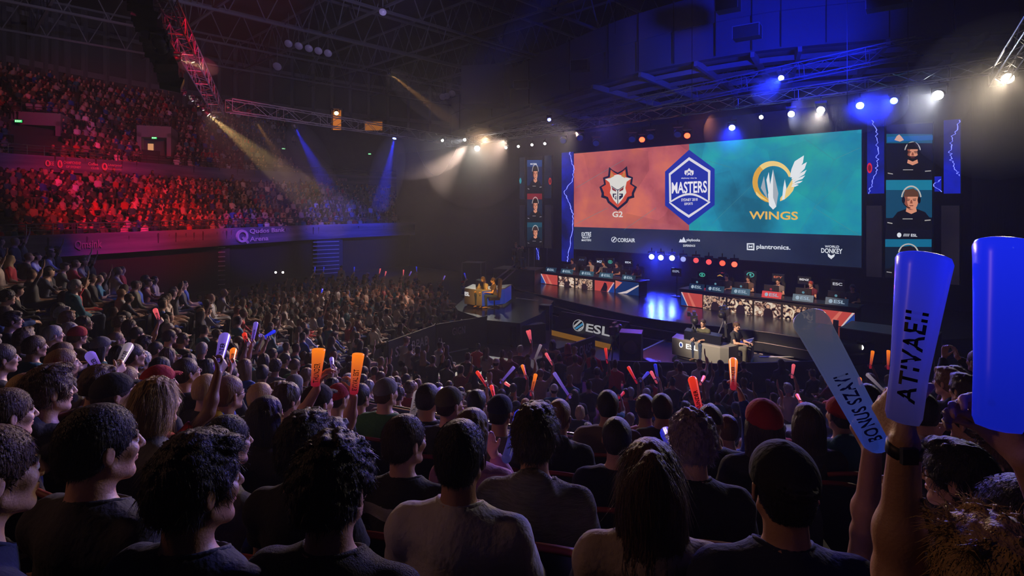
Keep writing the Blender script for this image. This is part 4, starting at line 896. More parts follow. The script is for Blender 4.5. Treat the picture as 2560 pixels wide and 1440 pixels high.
# ================================================================== wedge sign
TLw, TRw, BRw, BLw = PZ(1402, 779, .98), PZ(1571, 806, .98), PZ(1529, 861, .22), PZ(1379, 825, .22)
e = empty('wedge_sign', (BLw+BRw)/2*1.0, 0, 'large sloping black ESL sign with gold foot strip on the floor', 'sign'); e.location.z = 0
nb = (TRw-TLw).normalized(); nbk = Vector((-nb.y, nb.x, 0)); dn = Vector((0, 0, 1))
b = MB(); b.quad(BLw, BRw, TRw, TLw); z_ = lambda v: Vector((v.x, v.y, 0)); T1, T2 = TLw+nbk*.1, TRw+nbk*.1
b.quad(TLw, TRw, T2, T1); b.quad(z_(T2), z_(T1), T1, T2); b.add([z_(BLw), BLw, TLw, T1, z_(T1)], [(0, 1, 2, 3, 4)]); b.add([z_(BRw), BRw, TRw, T2, z_(T2)], [(4, 3, 2, 1, 0)])
at_world(b.build('body', mat('wedge black', (.028, .026, .03), .45)), e)
b = MB(); b.quad(z_(BLw), z_(BRw), BRw, BLw); at_world(b.build('gold_strip', mat('gold strip', (.75, .5, .16), .35, .3, em='#b07820', es=.35)), e)
def onw(a, c, o=.006): return BLw.lerp(BRw, a).lerp(TLw.lerp(TRw, a), c)+(BRw-BLw).cross(TLw-BLw).normalized()*o
def wq(px, py, o=.02):
    n = (BRw-BLw).cross(TLw-BLw).normalized(); r = ray(px, py); t = (BLw-EYE).dot(n)/r.dot(n); return EYE+r*t+n*(o if n.dot(r) < 0 else -o)
b = MB(); c4 = lambda x, y: (1280+x/4, 760+y/4)
text_on(b, 'ESL', wq(*c4(748, 195)), wq(*c4(985, 235)), wq(*c4(978, 330)), wq(*c4(738, 275)), 0, .06)
cc = c4(667, 216); b.add([wq(cc[0]+14*math.cos(a), cc[1]+14.8*math.sin(a)) for a in [i*PI/12 for i in range(24)]], [tuple(range(24))])
at_world(b.build('lettering', mat('sign white', (.7, .7, .7), .5, em='#c8c8c8', es=.55)), e)
b = MB(); b.add([wq(cc[0]+12.3*math.cos(a), cc[1]+13*math.sin(a), .026) for a in [i*PI/12 for i in range(24)]], [tuple(range(24))]); at_world(b.build('logo_inner', mat('wedge black', K)), e)
b = MB()
for o_, m_ in ((0, 0),):
    b.add([wq(*c4(x, y), .032) for x, y in ((622, 220), (680, 168), (700, 175), (628, 240))], [(0, 1, 2, 3)]); b.add([wq(*c4(x, y), .032) for x, y in ((660, 262), (716, 222), (714, 240), (680, 266))], [(0, 1, 2, 3)])
at_world(b.build('logo_white_stroke', MATS['sign white']), e)
b = MB(); b.add([wq(*c4(x, y), .032) for x, y in ((630, 246), (712, 190), (716, 212), (648, 258))], [(0, 1, 2, 3)]); at_world(b.build('logo_blue_stroke', mat('sign blue', (.1, .5, .75), .5, em='#4aa0d0', es=.5)), e)
# ================================================================== caster desks
def caster_desk(name, lab, front, z0, h, depth_v, topm, bodym, shield=None, logo=None, side_m=None):
    """front: list of ground points left to right along the face the hall sees"""
    fr = [Vector((p.x, p.y, z0)) for p in front]; bk_ = [p+depth_v for p in fr]; c = sum(fr, Vector())/len(fr); e = empty(name, c, 0, lab, 'desk')
    up = Vector((0, 0, h)); cen = (sum(fr, Vector())+sum(bk_, Vector()))/(2*len(fr))
    b = MB()
    ins = lambda p, k=.88: cen+(p-cen)*k
    for i in range(len(fr)-1): b.quad(ins(fr[i])+up*.14, ins(fr[i+1])+up*.14, ins(fr[i+1]), ins(fr[i])); b.quad(fr[i]+up*.14, fr[i+1]+up*.14, fr[i+1]+up, fr[i]+up, 0 if (side_m is None or i < len(fr)-2) else 1)
    b.quad(fr[-1]+up*.14, bk_[-1]+up*.14, bk_[-1]+up, fr[-1]+up, 0 if side_m is None else 1); b.quad(bk_[0]+up*.14, fr[0]+up*.14, fr[0]+up, bk_[0]+up)
    at_world(b.build('desk_body', [bodym]+([side_m] if side_m else [])), e)
    b = MB(); t = Vector((0, 0, h)); ring_ = [p+t for p in fr]+[p+t for p in bk_[::-1]]; b.prism(ring_, (0, 0, .05)); at_world(b.build('desk_top', topm), e); return e, fr, bk_
fr = [PZ(1680, 891, DAZ), PZ(1700, 896, DAZ), PZ(1800, 918, DAZ), PZ(1822, 919, DAZ), PZ(1845, 914, DAZ), PZ(1879, 904, DAZ)]
GBODY = mat('desk grey body', (.26, .26, .24), .4); GTOP = mat('desk top grey', (.34, .32, .3), .35)
e, frr, bkk = caster_desk('caster_desk', 'grey ESL caster desk with black monitor hood on the front platform', fr, DAZ, .60, Vector((.35, .62, 0)), GTOP, GBODY)
A, B_ = frr[1]+Vector((0, 0, .66))+Vector((.06, .1, 0)), frr[2]+Vector((0, 0, .66))+Vector((.06, .1, 0)); A = A.lerp(B_, .08)
b = MB(); bkv = Vector((.2, .34, .0)); b.add([A, B_, B_+Vector((.02, .03, .27)), A+Vector((.02, .03, .27)), A+bkv, B_+bkv, B_+bkv+Vector((0, 0, .3)), A+bkv+Vector((0, 0, .3))], [(0, 1, 2, 3), (3, 2, 6, 7), (1, 5, 6, 2), (4, 0, 3, 7)]); at_world(b.build('monitor_hood', mat('gloss black', (.01, .012, .016), .15)), e)
def onf(P0, P1, a, c, h, o=.012):
    d = (P1-P0).normalized(); n = Vector((d.y, -d.x, 0)); return P0+(P1-P0)*a+Vector((0, 0, h*c))+n*o
b = MB(); g = lambda a, c: onf(frr[1], frr[2], a, c, .6)
text_on(b, 'ESL', g(.16, .9), g(.46, .9), g(.46, .62), g(.16, .62), 0, .06); b.add([g(.03+.05*math.cos(a), .78+.16*math.sin(a)) for a in [i*PI/8 for i in range(16)]], [tuple(range(16))])
at_world(b.build('lettering', mat('lit white', (.8, .8, .8), .5, em='#e0e4ea', es=.9)), e)
b = MB(); b.add([onf(frr[1], frr[2], .03+.03*math.cos(a), .78+.1*math.sin(a), .6, .016) for a in [i*PI/8 for i in range(16)]], [tuple(range(16))]); at_world(b.build('logo_blue', E_('#1c3aa0', .8)), e)
fr2 = [PZ(1161, 765, .95), PZ(1205, 772, .95), PZ(1262, 765, .95)]
e, f2, b2_ = caster_desk('caster_desk', 'smaller caster desk with bright blue right face beyond the floor crowd', fr2, .95, .78, Vector((.3, 1.3, 0)), GTOP, mat('panel tan grey', (.3, .27, .26), .5), None, None, mat('lit blue panel', (.03, .08, .4), .4, em='#0c2a90', es=.55))
b = MB(); A, B_ = f2[0]+Vector((.5, .3, .84)), f2[1]+Vector((.05, .2, .84)); b.prism([A, B_, B_+Vector((.1, .5, 0)), A+Vector((.1, .5, 0))], (0, 0, .32)); at_world(b.build('monitor_hood', MATS['gloss black']), e)
b = MB(); g = lambda a, c: onf(f2[0], f2[1], a, c, .78); text_on(b, 'ESL', g(.03, .85), g(.3, .85), g(.3, .62), g(.03, .62), 0, .05); at_world(b.build('lettering', MATS['lit white']), e)
# ================================================================== rigging, lamps, haze
def truss(name, a, c, label, w=.5, seg=.9, m=None):
    a, c = Vector(a), Vector(c); L = (c-a).length; t = (c-a).normalized(); sd = Vector((-t.y, t.x, 0)).normalized()*w/2; up = t.cross(sd).normalized()*w/2
    if up.z < 0: up = -up
    b = MB(); n = int(L/seg); cor = [sd+up, -sd+up, -sd-up, sd-up]
    for o in cor: b.tube([a+o, c+o], .03, 5)
    for i in range(n):
        p, q = a.lerp(c, i/n), a.lerp(c, (i+1)/n)
        for k in range(4):
            o1, o2 = cor[k], cor[(k+1) % 4]; b.tube([p+o1, q+o2] if i % 2 else [p+o2, q+o1], .015, 3, caps=False)
        if i % 3 == 0:
            for k in range(4): b.tube([p+cor[k], p+cor[(k+1) % 4]], .015, 3, caps=False)
    o = b.build(name, m or ALU); tag(o, label, 'truss'); return o
truss('lighting_truss', S(SQ(1120, 350, -2.6)[0], -2.6, 10.3), S(SQ(2620, 180, -2.6)[0], -2.6, 10.65), 'long aluminium lighting truss crossing in front of the LED wall top')
truss('lighting_truss', (-13.9, 27.5, 10.5), (-4.2, 42.5, 10.5), 'lighting truss over the far floor seats with two blue lamps', .6)
truss('lighting_truss', (-8.5, 12, 11.9), (-18.8, 36, 11.6), 'dark lighting truss above the left stand, crowded with lamps', .6, m=STEEL)
truss('lighting_truss', S(SQ(1300, 350, 0)[0], -.6, 10.9), S(SQ(2300, 180, 0)[0], -.6, 12.3), 'rear truss hanging behind the front lighting truss above the screen', .7, m=STEEL)
truss('lighting_truss', P(2492, 200, 20.6), P(2600, 40, 15.5), 'truss arm rising into the top corner above the warm lamp', .45)
FIX = {}
def fixture(loc, target, col, es, label, size=.17, kind='head', grp=None):
    """moving head: base box, yoke, round head with bright lens"""
    loc = Vector(loc); d = (Vector(target)-loc).normalized(); key = (col, es, kind, round(size, 2))
    e = empty('stage_light', loc, 0, label, 'lamp', grp); R = look_R(d)
    if key not in FIX:
        b = MB(); b.lathe([(size*.55, -size*1.7), (size*.95, -size*1.2), (size*1.1, -.02), (size*1.12, 0)], (0, 0, 0), 12); h = b.mesh('lamp_head', K)
        b = MB(); b.lathe([(size*.82, .0), (size*.9, .012)], (0, 0, 0), 12); l = b.mesh('lens', lensm(col, es)); FIX[key] = (h, l)
    h, l = FIX[key]
    o = link('lamp_head', h, e); o.rotation_euler = R.to_euler(); link('lens', l, o)
    if kind == 'head':
        b = MB(); s_ = size; sd = Vector((-d.y, d.x, 0)).normalized() if abs(d.z) < .99 else Vector((1, 0, 0)); o_ = -d*s_*.8
        for k in (-1, 1): b.tube([o_+sd*s_*1.25*k, o_+sd*s_*1.25*k+Vector((0, 0, s_*1.5))], s_*.16, 5)
        b.box(o_+Vector((0, 0, s_*1.7)), (s_*2.7, s_*1.6, s_*.6), rz=math.atan2(sd.y, sd.x)); b.tube([o_+Vector((0, 0, s_*2)), o_+Vector((0, 0, s_*3.2))], .03, 5); b.build('yoke', K, e)
    return e
def lamp(px, py, d, tgt, col, es, power, angle, label, size=.16, soft=.05, blend=.4, lcol=None, grp=None):
    loc = P(px, py, d) if not isinstance(d, str) else None; fixture(loc, tgt, col, es, label, size, grp=grp)
    if power: dd = (Vector(tgt)-loc).normalized(); spot('spot', loc+dd*.05, tgt, power, lcol or col, angle, blend, soft)
dq = lambda px, q=-2.6: (29.5+q)/ray(px, 500).dot(N)
FT = 'lamps on the front truss'
W_, WARM, BLUEC, PURP = '#fff2e0', '#ffd9a0', '#1a2cff', '#5a4cff'
lamp(2520, 196, dq(2520), P(2330, 640, 9), '#ffe8c8', 60, 4000, 40, 'big warm white lamp at the right end of the front truss', .2, blend=.9)
lamp(2345, 238, dq(2345), P(2050, 420, 14), '#f4f8ff', 50, 1500, 34, 'big white lamp on front truss above the right portrait column', .2, blend=.9)
lamp(2235, 252, dq(2235), P(2030, 330, 16), '#3040ff', 40, 3500, 24, 'blue lamp over the gap between right portrait column and blue panel', .15, lcol=BLUEC)
lamp(2150, 264, dq(2150), P(2140, 560, 10), '#5060ff', 60, 3600, 60, 'blue lamp above the top right corner of the giant screen', .16, blend=1, lcol=BLUEC)
lamp(2052, 275, dq(2052), P(1900, 700, 14), '#fff4e0', 80, 1600, 40, 'brightest white lamp above the right part of the giant screen', .17, blend=.9)
lamp(1978, 285, dq(1978), P(1950, 600, 14), '#dfe4ff', 60, 700, 40, 'cool white lamp just left of the brightest lamp above the screen', .15, blend=.9)
lamp(1903, 293, dq(1903), P(1800, 330, 18), '#fff4e8', 40, 300, 24, 'small white lamp between blue and cool white lamps above the screen', .1)
lamp(1830, 319, dq(1830), P(1800, 760, 16), '#4a58ff', 80, 3600, 56, 'bright blue lamp hanging above the teal field of the screen', .16, blend=1, lcol=BLUEC)
lamp(1718, 339, dq(1718), P(1660, 700, 18), '#ff3018', 12, 500, 30, 'red lamp hanging right above the centre badge of the screen', .17, lcol='#ff2010')
lamp(1605, 349, dq(1605), P(1560, 700, 18), '#ff3018', 12, 250, 28, 'red lamp hanging above the red field of the screen', .17, lcol='#ff2010')
lamp(1953, 195, dq(1953, -1), P(1790, 330, 20), '#5a66ff', 30, 4500, 24, 'single blue lamp high above the front truss under the soffit', .15, lcol=BLUEC)
lamp(1373, 299, dq(1373, -.5), P(1373, 600, 20), '#4a58ff', 30, 200, 30, 'lone blue lamp above the far left end of the LED wall', .13, lcol=BLUEC)
lamp(1193, 371, dq(1193), P(1080, 760, 14), '#f4f6ea', 90, 3000, 56, 'brilliant white lamp at the far end of the front truss', .2, blend=1)
lamp(1162, 349, dq(1162)+1, P(880, 430, 30), '#eef2ff', 30, 1100, 30, 'small white lamp with red glow beside the far end of the front truss', .13, blend=.9)
lamp(1106, 351, dq(1106), P(1000, 520, 22), '#fff0dc', 40, 200, 30, 'small white lamp between the two far trusses', .11)
for i, x in enumerate((1265, 1296, 1330, 1362)):
    lamp(x, (369, 366, 362, 359)[i], dq(x), P(x-200, 620, 22), '#fff2dc', 30, 60, 26, 'tiny white lamp on the front truss above the left panels, %s from its far end' % ['first', 'second', 'third', 'fourth'][i], .09, blend=.9)
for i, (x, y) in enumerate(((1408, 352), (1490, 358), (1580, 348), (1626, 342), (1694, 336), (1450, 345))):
    fixture(P(x, y, dq(x)), P(x-60, y+400, 22), '#2030a0', .25, 'unlit moving head hanging on the front truss above the red field' , .2, grp='unlit moving heads above the red field')  # heads are off; a faint blue gleam is put into the lens emission
# lamps of the left truss
LT = lambda t, dz=-.5: Vector((-8.5, 12, 11.9)).lerp(Vector((-18.8, 36, 11.6)), t)+Vector((0, 0, dz))
lamp(443, 147, 21.5, P(640, 205, 32), '#fff0d8', 40, 5000, 8, 'small warm white lamp at the top of the dark left truss', .12, lcol='#ffd8a0')
lamp(520, 286, 31, P(860, 560, 38), '#ffe6b8', 60, 10000, 20, 'warm white lamp throwing the wide golden beam over the left tiers', .15, blend=.6, lcol='#ffcf80')
lamp(640, 304, 34, P(745, 470, 40), '#ffcf80', 15, 2500, 12, 'small amber lamp right of the golden beam', .08, lcol='#ffb060')
lamp(975, 184, 34, P(1180, 345, 44), '#ffd890', 40, 8000, 7, 'lone amber lamp high in the roof throwing a narrow beam', .08, lcol='#ffb868')
lamp(737, 317, 33, P(835, 500, 38), '#4a5cff', 30, 9000, 14, 'blue lamp on the far floor truss, nearest the left tiers', .15, lcol=BLUEC)
lamp(986, 346, 40, P(950, 520, 38), '#4a5cff', 30, 9000, 15, 'blue lamp on the far floor truss, nearest the stage', .15, lcol=BLUEC)
for i, (x, y, d, c, s_) in enumerate(((428, 196, 24, '#ffc880', 8), (433, 203, 24.5, '#fff0d0', 8), (461, 237, 27, '#ffffff', 14), (481, 251, 28, '#ffffff', 18), (495, 264, 29, '#ffb070', 10), (508, 274, 30, '#fff0e0', 20), (535, 292, 32, '#ffe8e8', 20), (570, 268, 32, '#ff3040', 6), (578, 282, 33, '#ff3080', 6))):
    fixture(P(x, y, d), P(x+60, y+200, d+3), c, s_, ['tiny amber lamp, topmost glint of the left truss', 'tiny cream lamp just under the topmost glint', 'white lamp on the left truss, third glint down', 'white lamp on left truss above the orange one', 'orange lamp in the middle of the left truss string', 'white lamp just before the golden beam lamp', 'white lamp just past the golden beam lamp', 'small red indicator lamp at the end of the left truss', 'small pink indicator lamp at the end of the left truss'][i], .09)
lamp(460, 237, 27, P(560, 300, 36), '#fff0d8', 5, 500, 16, 'white lamp clamped under the third glint of the left truss', .08)
# floor beams behind the players
for i, (x, y, c, lc, pw) in enumerate(((1629, 642, '#5a6aff', BLUEC, 1000), (1652, 644, '#6a7aff', BLUEC, 800), (1680, 645, '#7080ff', BLUEC, 800), (1708, 648, '#8890c0', None, 0), (1740, 651, '#d04848', '#ff2010', 30), (1772, 655, '#e04040', '#ff2010', 30), (1806, 658, '#ff3828', '#ff2010', 60), (1836, 661, '#ff3828', '#ff2010', 60))):
    lamp(x, y, dq(x, -.6), P(x-40, 760, 19) if i < 3 else P(x, y+40, 20), c, (90, 70, 70, 1.5, 1.6, 2, 4, 6)[i], pw, 75 if i < 3 else 50, ['leftmost and brightest blue floor beam behind the stage', 'second blue floor beam behind the stage', 'third blue floor beam behind the stage', 'pale unlit lamp between blue and red lamps', 'dim red lamp next to the pale one', 'second dim red lamp in the row behind the stage', 'bright red lamp, second from the end of the row', 'bright red lamp ending the row behind the stage'][i], .16, blend=1, lcol=lc)
for i, x in enumerate((689, 707)): lamp(x, 681, 36, P(1200, 700, 20), '#fff4e0', 40, 40, 60, ['small white lamp at the back of the floor crowd, left of a pair', 'small white lamp at the back of the floor crowd, right of a pair'][i], .07)
lamp(2152, 868, 18.5, P(2100, 900, 17), '#fff4e8', 6, 4, 50, 'small white lamp on the black riser right of the stage', .1)
# ---- colour washes: unseen spots without fixtures, added to tint and brighten zones
def wash(loc, tgt, col, pw, ang, soft=.4, blend=.8): spot('spot', loc, tgt, pw, col, ang, blend, soft)
wash((-2, 12, 16), P(330, 515, 36), '#ff0818', 56000, 23)
wash((-4, 14, 16), P(270, 350, 46), '#e00828', 14000, 24)
wash((-4, 14, 15), P(600, 520, 42), '#ff4038', 5500, 18)
wash((-2, 16, 15), P(720, 500, 46), '#ffa890', 5000, 20)
wash((-2, 12, 15), P(40, 320, 38), '#ff6020', 2600, 20)
wash((-2, 18, 14), P(640, 592, 40), '#7a50ff', 26000, 12)
wash((2, 20, 14), P(880, 575, 46), '#1838ff', 60000, 17)
wash((-3, 15, 14), P(330, 610, 30), '#5030ff', 6000, 15)
wash((-6, 14, 15), P(200, 412, 38), '#7a40ff', 3500, 22)
wash((2, 22, 13), P(330, 680, 17), '#3048ff', 3500, 20)
wash((4, 26, 12), P(1000, 715, 28), '#ffb48c', 6500, 16)
wash((6, 25, 12), P(940, 810, 16), '#2838ff', 4000, 22)
wash(S(-6, -2.6, 10), P(420, 800, 10), '#ffe0cc', 24000, 40, .2)
wash(S(-12, -2.6, 10), P(720, 790, 15), '#ffd8c0', 13000, 34, .2)
wash(S(-16, -2.6, 10), P(820, 745, 26), '#ffdcc8', 14000, 30, .2)
wash(S(2, -2.6, 10.2), P(1600, 950, 12), '#ff9a70', 1400, 44, .2)
wash(S(-4, -2.6, 10.2), P(1300, 1050, 4), '#7a68ff', 8000, 36, .15)
wash(S(6, -2.6, 10.2), P(2150, 1050, 4), '#3a40ff', 4200, 40, .15)
wash(S(-14, -2.6, 10.2), P(300, 1050, 3.5), '#ffca98', 14000, 26, .15)
wash((-9, 2, 9), P(700, 1200, 2.5), '#ffb890', 200, 70, .3)
wash(P(980, 100, 12), P(1800, 840, 18.5), '#ffe4c8', 15000, 12)
wash(P(1300, 60, 14), P(1215, 735, 25.5), '#ffbf50', 12000, 7)
wash(P(1500, 60, 14), P(1350, 880, 20), '#ff9030', 2200, 16)
wash(P(1600, 20, 14), P(1480, 690, 30), '#ffc8a0', 14000, 15); wash(P(1700, 20, 13), P(1940, 745, 23), '#ffd0b0', 11000, 20)
wash(S(0, -2, 9.5), P(1650, 790, 22), '#2a38ff', 2600, 50)
wash(P(900, 560, 20), P(700, 60, 34), '#8f88c8', 11000, 70, .5); wash(P(250, 480, 24), P(250, 110, 34), '#a89098', 4500, 50, .5)
wash((12, 19, 10.5), P(1900, 90, 32), '#0c1cc8', 34000, 60); wash((8, 26, 11), P(1600, 210, 40), '#8a90a0', 900, 40)
wash((16, 16, 10), P(2480, 500, 22), '#0c2c40', 1500, 50)
# ---- thin stage haze, with denser patches added along beams to make them show
def haze(name, dens, an=.35):
    m = bpy.data.materials.new(name); m.use_nodes = True; nt = m.node_tree; nt.nodes.clear(); v = nt.nodes.new('ShaderNodeVolumeScatter'); v.inputs['Density'].default_value = dens; v.inputs['Anisotropy'].default_value = an
    o = nt.nodes.new('ShaderNodeOutputMaterial'); nt.links.new(v.outputs[0], o.inputs['Volume']); return m
b = MB(); b.box((-6, 28, 8.2), (70, 80, 16.2)); hzo = b.build('stage_haze', haze('stage haze', .0014)); tag(hzo, kind='stuff')
def beam_haze(loc, tgt, L, r, dens, back=.04):
    loc, tgt = Vector(loc), Vector(tgt); d = (tgt-loc).normalized(); R = d.to_track_quat('Z', 'Y').to_matrix(); b = MB(); n = 12
    prof = [(r*math.sin(PI*i/n), -L/2*math.cos(PI*i/n)) for i in range(1, n)]; b.lathe(prof, loc+d*(L*.5-L*back), 20, 0, R); o = b.build('haze_patch', haze('haze %.3f' % dens, dens)); tag(o, kind='stuff')
beam_haze(P(520, 286, 31), P(860, 560, 38), 12, 2.4, .05); beam_haze(P(443, 147, 21.5), P(640, 205, 32), 4.5, .45, .1); beam_haze(P(975, 184, 34), P(1180, 345, 44), 9, 1.0, .1)
beam_haze(P(640, 304, 34), P(745, 470, 40), 6, .8, .07); beam_haze(P(737, 317, 33), P(835, 500, 38), 6, 1.1, .06); beam_haze(P(986, 346, 40), P(950, 520, 38), 6, 1.2, .06)
beam_haze(P(1193, 371, dq(1193)), P(1080, 760, 14), 9, 3.6, .009, .2); beam_haze(P(1162, 349, dq(1162)+1), P(880, 430, 30), 11, 1.8, .014)
beam_haze(P(2520, 196, dq(2520)), P(2330, 640, 9), 8, 2.6, .022, .1); beam_haze(P(2345, 238, dq(2345)), P(2050, 420, 14), 5, 1.3, .02, .1); beam_haze(P(2235, 252, dq(2235)), P(2030, 330, 16), 4, .8, .05)
beam_haze(P(2150, 264, dq(2150)), P(2140, 560, 10), 2.6, 1.1, .05, .35); beam_haze(P(2052, 275, dq(2052)), P(1900, 700, 14), 3, 1.2, .03, .25); beam_haze(P(1830, 319, dq(1830)), P(1800, 760, 16), 3, 1.3, .04, .3); beam_haze(P(1953, 195, dq(1953, -1)), P(1790, 330, 20), 4, .8, .07)
beam_haze(P(1652, 650, dq(1652, -1)), P(1652, 720, dq(1652, -3)), 4.6, 2.4, .022, .4)
# ================================================================== people
HC = {n: c for n, c in (('black', (.012, .01, .012)), ('dark brown', (.035, .02, .014)), ('brown', (.09, .045, .022)), ('light brown', (.2, .11, .055)), ('blond', (.5, .33, .14)), ('grey', (.35, .34, .36)), ('red', (.35, .04, .03)), ('lilac grey', (.22, .17, .24)))}
TOPC = {'black': (.012, .012, .014), 'charcoal': (.035, .035, .04), 'navy': (.015, .022, .06), 'blue': (.02, .07, .35), 'teal': (.02, .12, .16), 'green': (.03, .12, .04), 'olive': (.09, .09, .05), 'red': (.4, .02, .03), 'maroon': (.12, .015, .025),
        'grey': (.16, .16, .17), 'light grey': (.32, .32, .33), 'white': (.6, .58, .58), 'pale': (.47, .45, .48), 'beige': (.42, .34, .28), 'brown': (.12, .08, .06), 'purple': (.14, .05, .2), 'pink': (.45, .2, .32), 'yellow': (.6, .42, .04)}
TOPM = {n: mat('cloth '+n, c, .9, bump=.25, bscale=45, var=.12, vscale=6) for n, c in TOPC.items()}
KNIT = mat('knit grey', (.13, .12, .12), .95, bump=1.0, bscale=110, stretch=(2.2, 2.2, .5), var=.5, vscale=90); KNIT2 = mat('knit olive', (.15, .14, .12), .95, bump=.8, bscale=160, stretch=(.3, .3, 2), var=.5, vscale=60)
LEGM = {'jeans': (.03, .05, .11), 'black': (.012, .012, .015), 'khaki': (.14, .13, .1)}
POSES = {}
def add_pose(key, **k): POSES[key] = k
for key, k in {'lap': dict(arms=('lap', 'lap')), 'lap_long': dict(arms=('lap2', 'lap'), sleeve=1.9), 'lean': dict(arms=('knee', 'knee'), lean=.32, pitch=.12), 'lean_long': dict(arms=('knee', 'knee'), lean=.25, sleeve=1.9, yaw=-.2),
               'fold': dict(arms=('fold', 'fold'), sleeve=1.9), 'chin': dict(arms=('chin', 'fold'), lean=.12), 'turn': dict(arms=('lap2', 'lap2'), yaw=.5), 'wide': dict(arms=('lap', 'lap2'), w=1.14, yaw=-.25),
               'grip': dict(arms=('lap', 'grip')), 'grip_left': dict(arms=('grip', 'lap'), sleeve=1.9), 'gripf': dict(arms=('lap', 'gripf'), sleeve=.6), 'both': dict(arms=('grip', 'grip')), 'up': dict(arms=('lap', 'up')), 'phone': dict(arms=('phone', 'phone'), sleeve=1.9),
               'clap': dict(arms=('clap', 'clap'), sleeve=1.9), 'desk': dict(arms=('desk', 'desk'), lean=.12, pitch=-.1), 'stand': dict(arms=('side', 'side'), stand=True, sleeve=1.9), 'stand_up': dict(arms=('side', 'grip'), stand=True)}.items(): add_pose(key, **k)
LIBR = {}
def lib(key, fine=0):
    if (key, fine) in LIBR: return LIBR[(key, fine)]
    k = dict(POSES[key]); fem = k.pop('fem', 0); hood = k.pop('hood', 0); p = pose(**k); p['hood'] = hood
    if 'grip' in str(k['arms']): p['curl'] = tuple(.62 if 'grip' in a else .45 for a in p['arms'])
    b_, h_, ha = ((.024, .0104, .009), (.014, .0055, .0065))[fine]
    LIBR[(key, fine)] = (p, make_body('body '+key, p, b_, h_, ha, fem, SKIN[1]), make_shirt('shirt '+key, p, CLOTHD, .021 if not fine else .012), make_legs('legs '+key, p, LEGD)); return LIBR[(key, fine)]
HAIRL, CAPL = {}, {}
def hair_mesh(style, fine=0):
    k = (style, fine)
    if k not in HAIRL: HAIRL[k] = make_hair('hair '+style, style, HAIRD, .008 if not fine else .0045, seed=len(HAIRL), strands=(0, 9000 if style in ('long', 'bun') else 5000)[fine])
    return HAIRL[k]
def cap_mesh(kind):
    if kind not in CAPL: CAPL[kind] = make_cap('cap '+kind, CLOTHD, kind == "backwards cap", .0075, kind == 'beanie')
    return CAPL[kind]
GLM = make_glasses('glasses', M_IRIS)
def setm(o, m, i=0):
    if len(o.material_slots) > i: o.material_slots[i].link = 'OBJECT'; o.material_slots[i].material = m
def setc(o, c): o.color = (*c[:3], 1)
def head_M(p): M = Matrix(p['R'].tolist()).to_4x4(); M.translation = Vector(p['H'].tolist()); return M
def person(parts, loc, rz, label, group=None, hair='short', hc='black', skin=1, top='black', legs='jeans', cap=None, capc='black', glasses=False, fine=0, scale=1, topm=None, headset=False):
    p, bm_, sm_, lm_ = parts; b = link('person', bm_, None, loc, rz); setc(b, SKINC[skin]); b.scale = (scale,)*3
    tag(b, label, 'person', group); s = link('shirt', sm_, b); setc(s, TOPC[top])
    if topm: sm_.materials[0] = topm
    l = link('trousers', lm_, b); setc(l, LEGM[legs]); M = head_M(p)
    if cap and hair not in ('long', 'bob', 'pony', 'bun'): hair = 'crop'
    h = link('hair', hair_mesh(hair, fine), b); h.matrix_local = M; setc(h, HC[hc])
    if fine and len(p.get('collar', ())) > 20 and not p.get('hood'): cb = MB(); cb.tube(p['collar'], .0075, 6, closed=True); c = cb.build('neckband', topm or CLOTHD, b); setc(c, [x*1.15 for x in TOPC[top]])
    if cap: c = link('cap' if cap != 'beanie' else 'beanie', cap_mesh(cap), b); c.matrix_local = M @ Matrix.Scale(1.09 if hair in ('long', 'bob', 'pony', 'bun') else 1, 4); setc(c, TOPC[capc])
    if glasses: c = link('glasses', GLM, b); c.matrix_local = M
    if headset: c = link('headset', HEADSET, b); c.matrix_local = M
    return b
hb = MB(); hb.tube([(.1*math.sin(a), -.01, .03+.115*math.cos(a)) for a in [(-95+19*i)*PI/180 for i in range(11)]], .009, 6)
for s_ in (-1, 1): hb.lathe([(.02, -.012), (.036, -.008), (.038, .008), (.03, .016)], (s_*.096, -.008, -.002), 12, 0, Matrix.Rotation(s_*PI/2, 3, 'Y'))
hb.tube([(.1, .02, -.02), (.085, .08, -.06), (.03, .115, -.062)], .004, 5); HEADSET = hb.mesh('headset', K)
STG = Vector((5.5, 30, 0))
def face_to(x, y, t=STG): return math.atan2(-(t[0]-x), t[1]-y)
def rotz(v, a): return Vector((v[0]*math.cos(a)-v[1]*math.sin(a), v[0]*math.sin(a)+v[1]*math.cos(a), v[2]))
def polar(x, y):
    R = math.hypot(x-BC.x, y-BC.y); return R, math.degrees(math.atan2(BC.x-x, BC.y-y))
def surf(x, y, step=False):
    R, ph = polar(x, y); k = (R-R0)/DR
    if step: k = math.floor(k)
    if ph > PH_E or k < 0 or (ph < PH_S and R < R0+DR*7): return 0.0
    return zrow(k) if step else DZ*max(0, k-.5)+.05
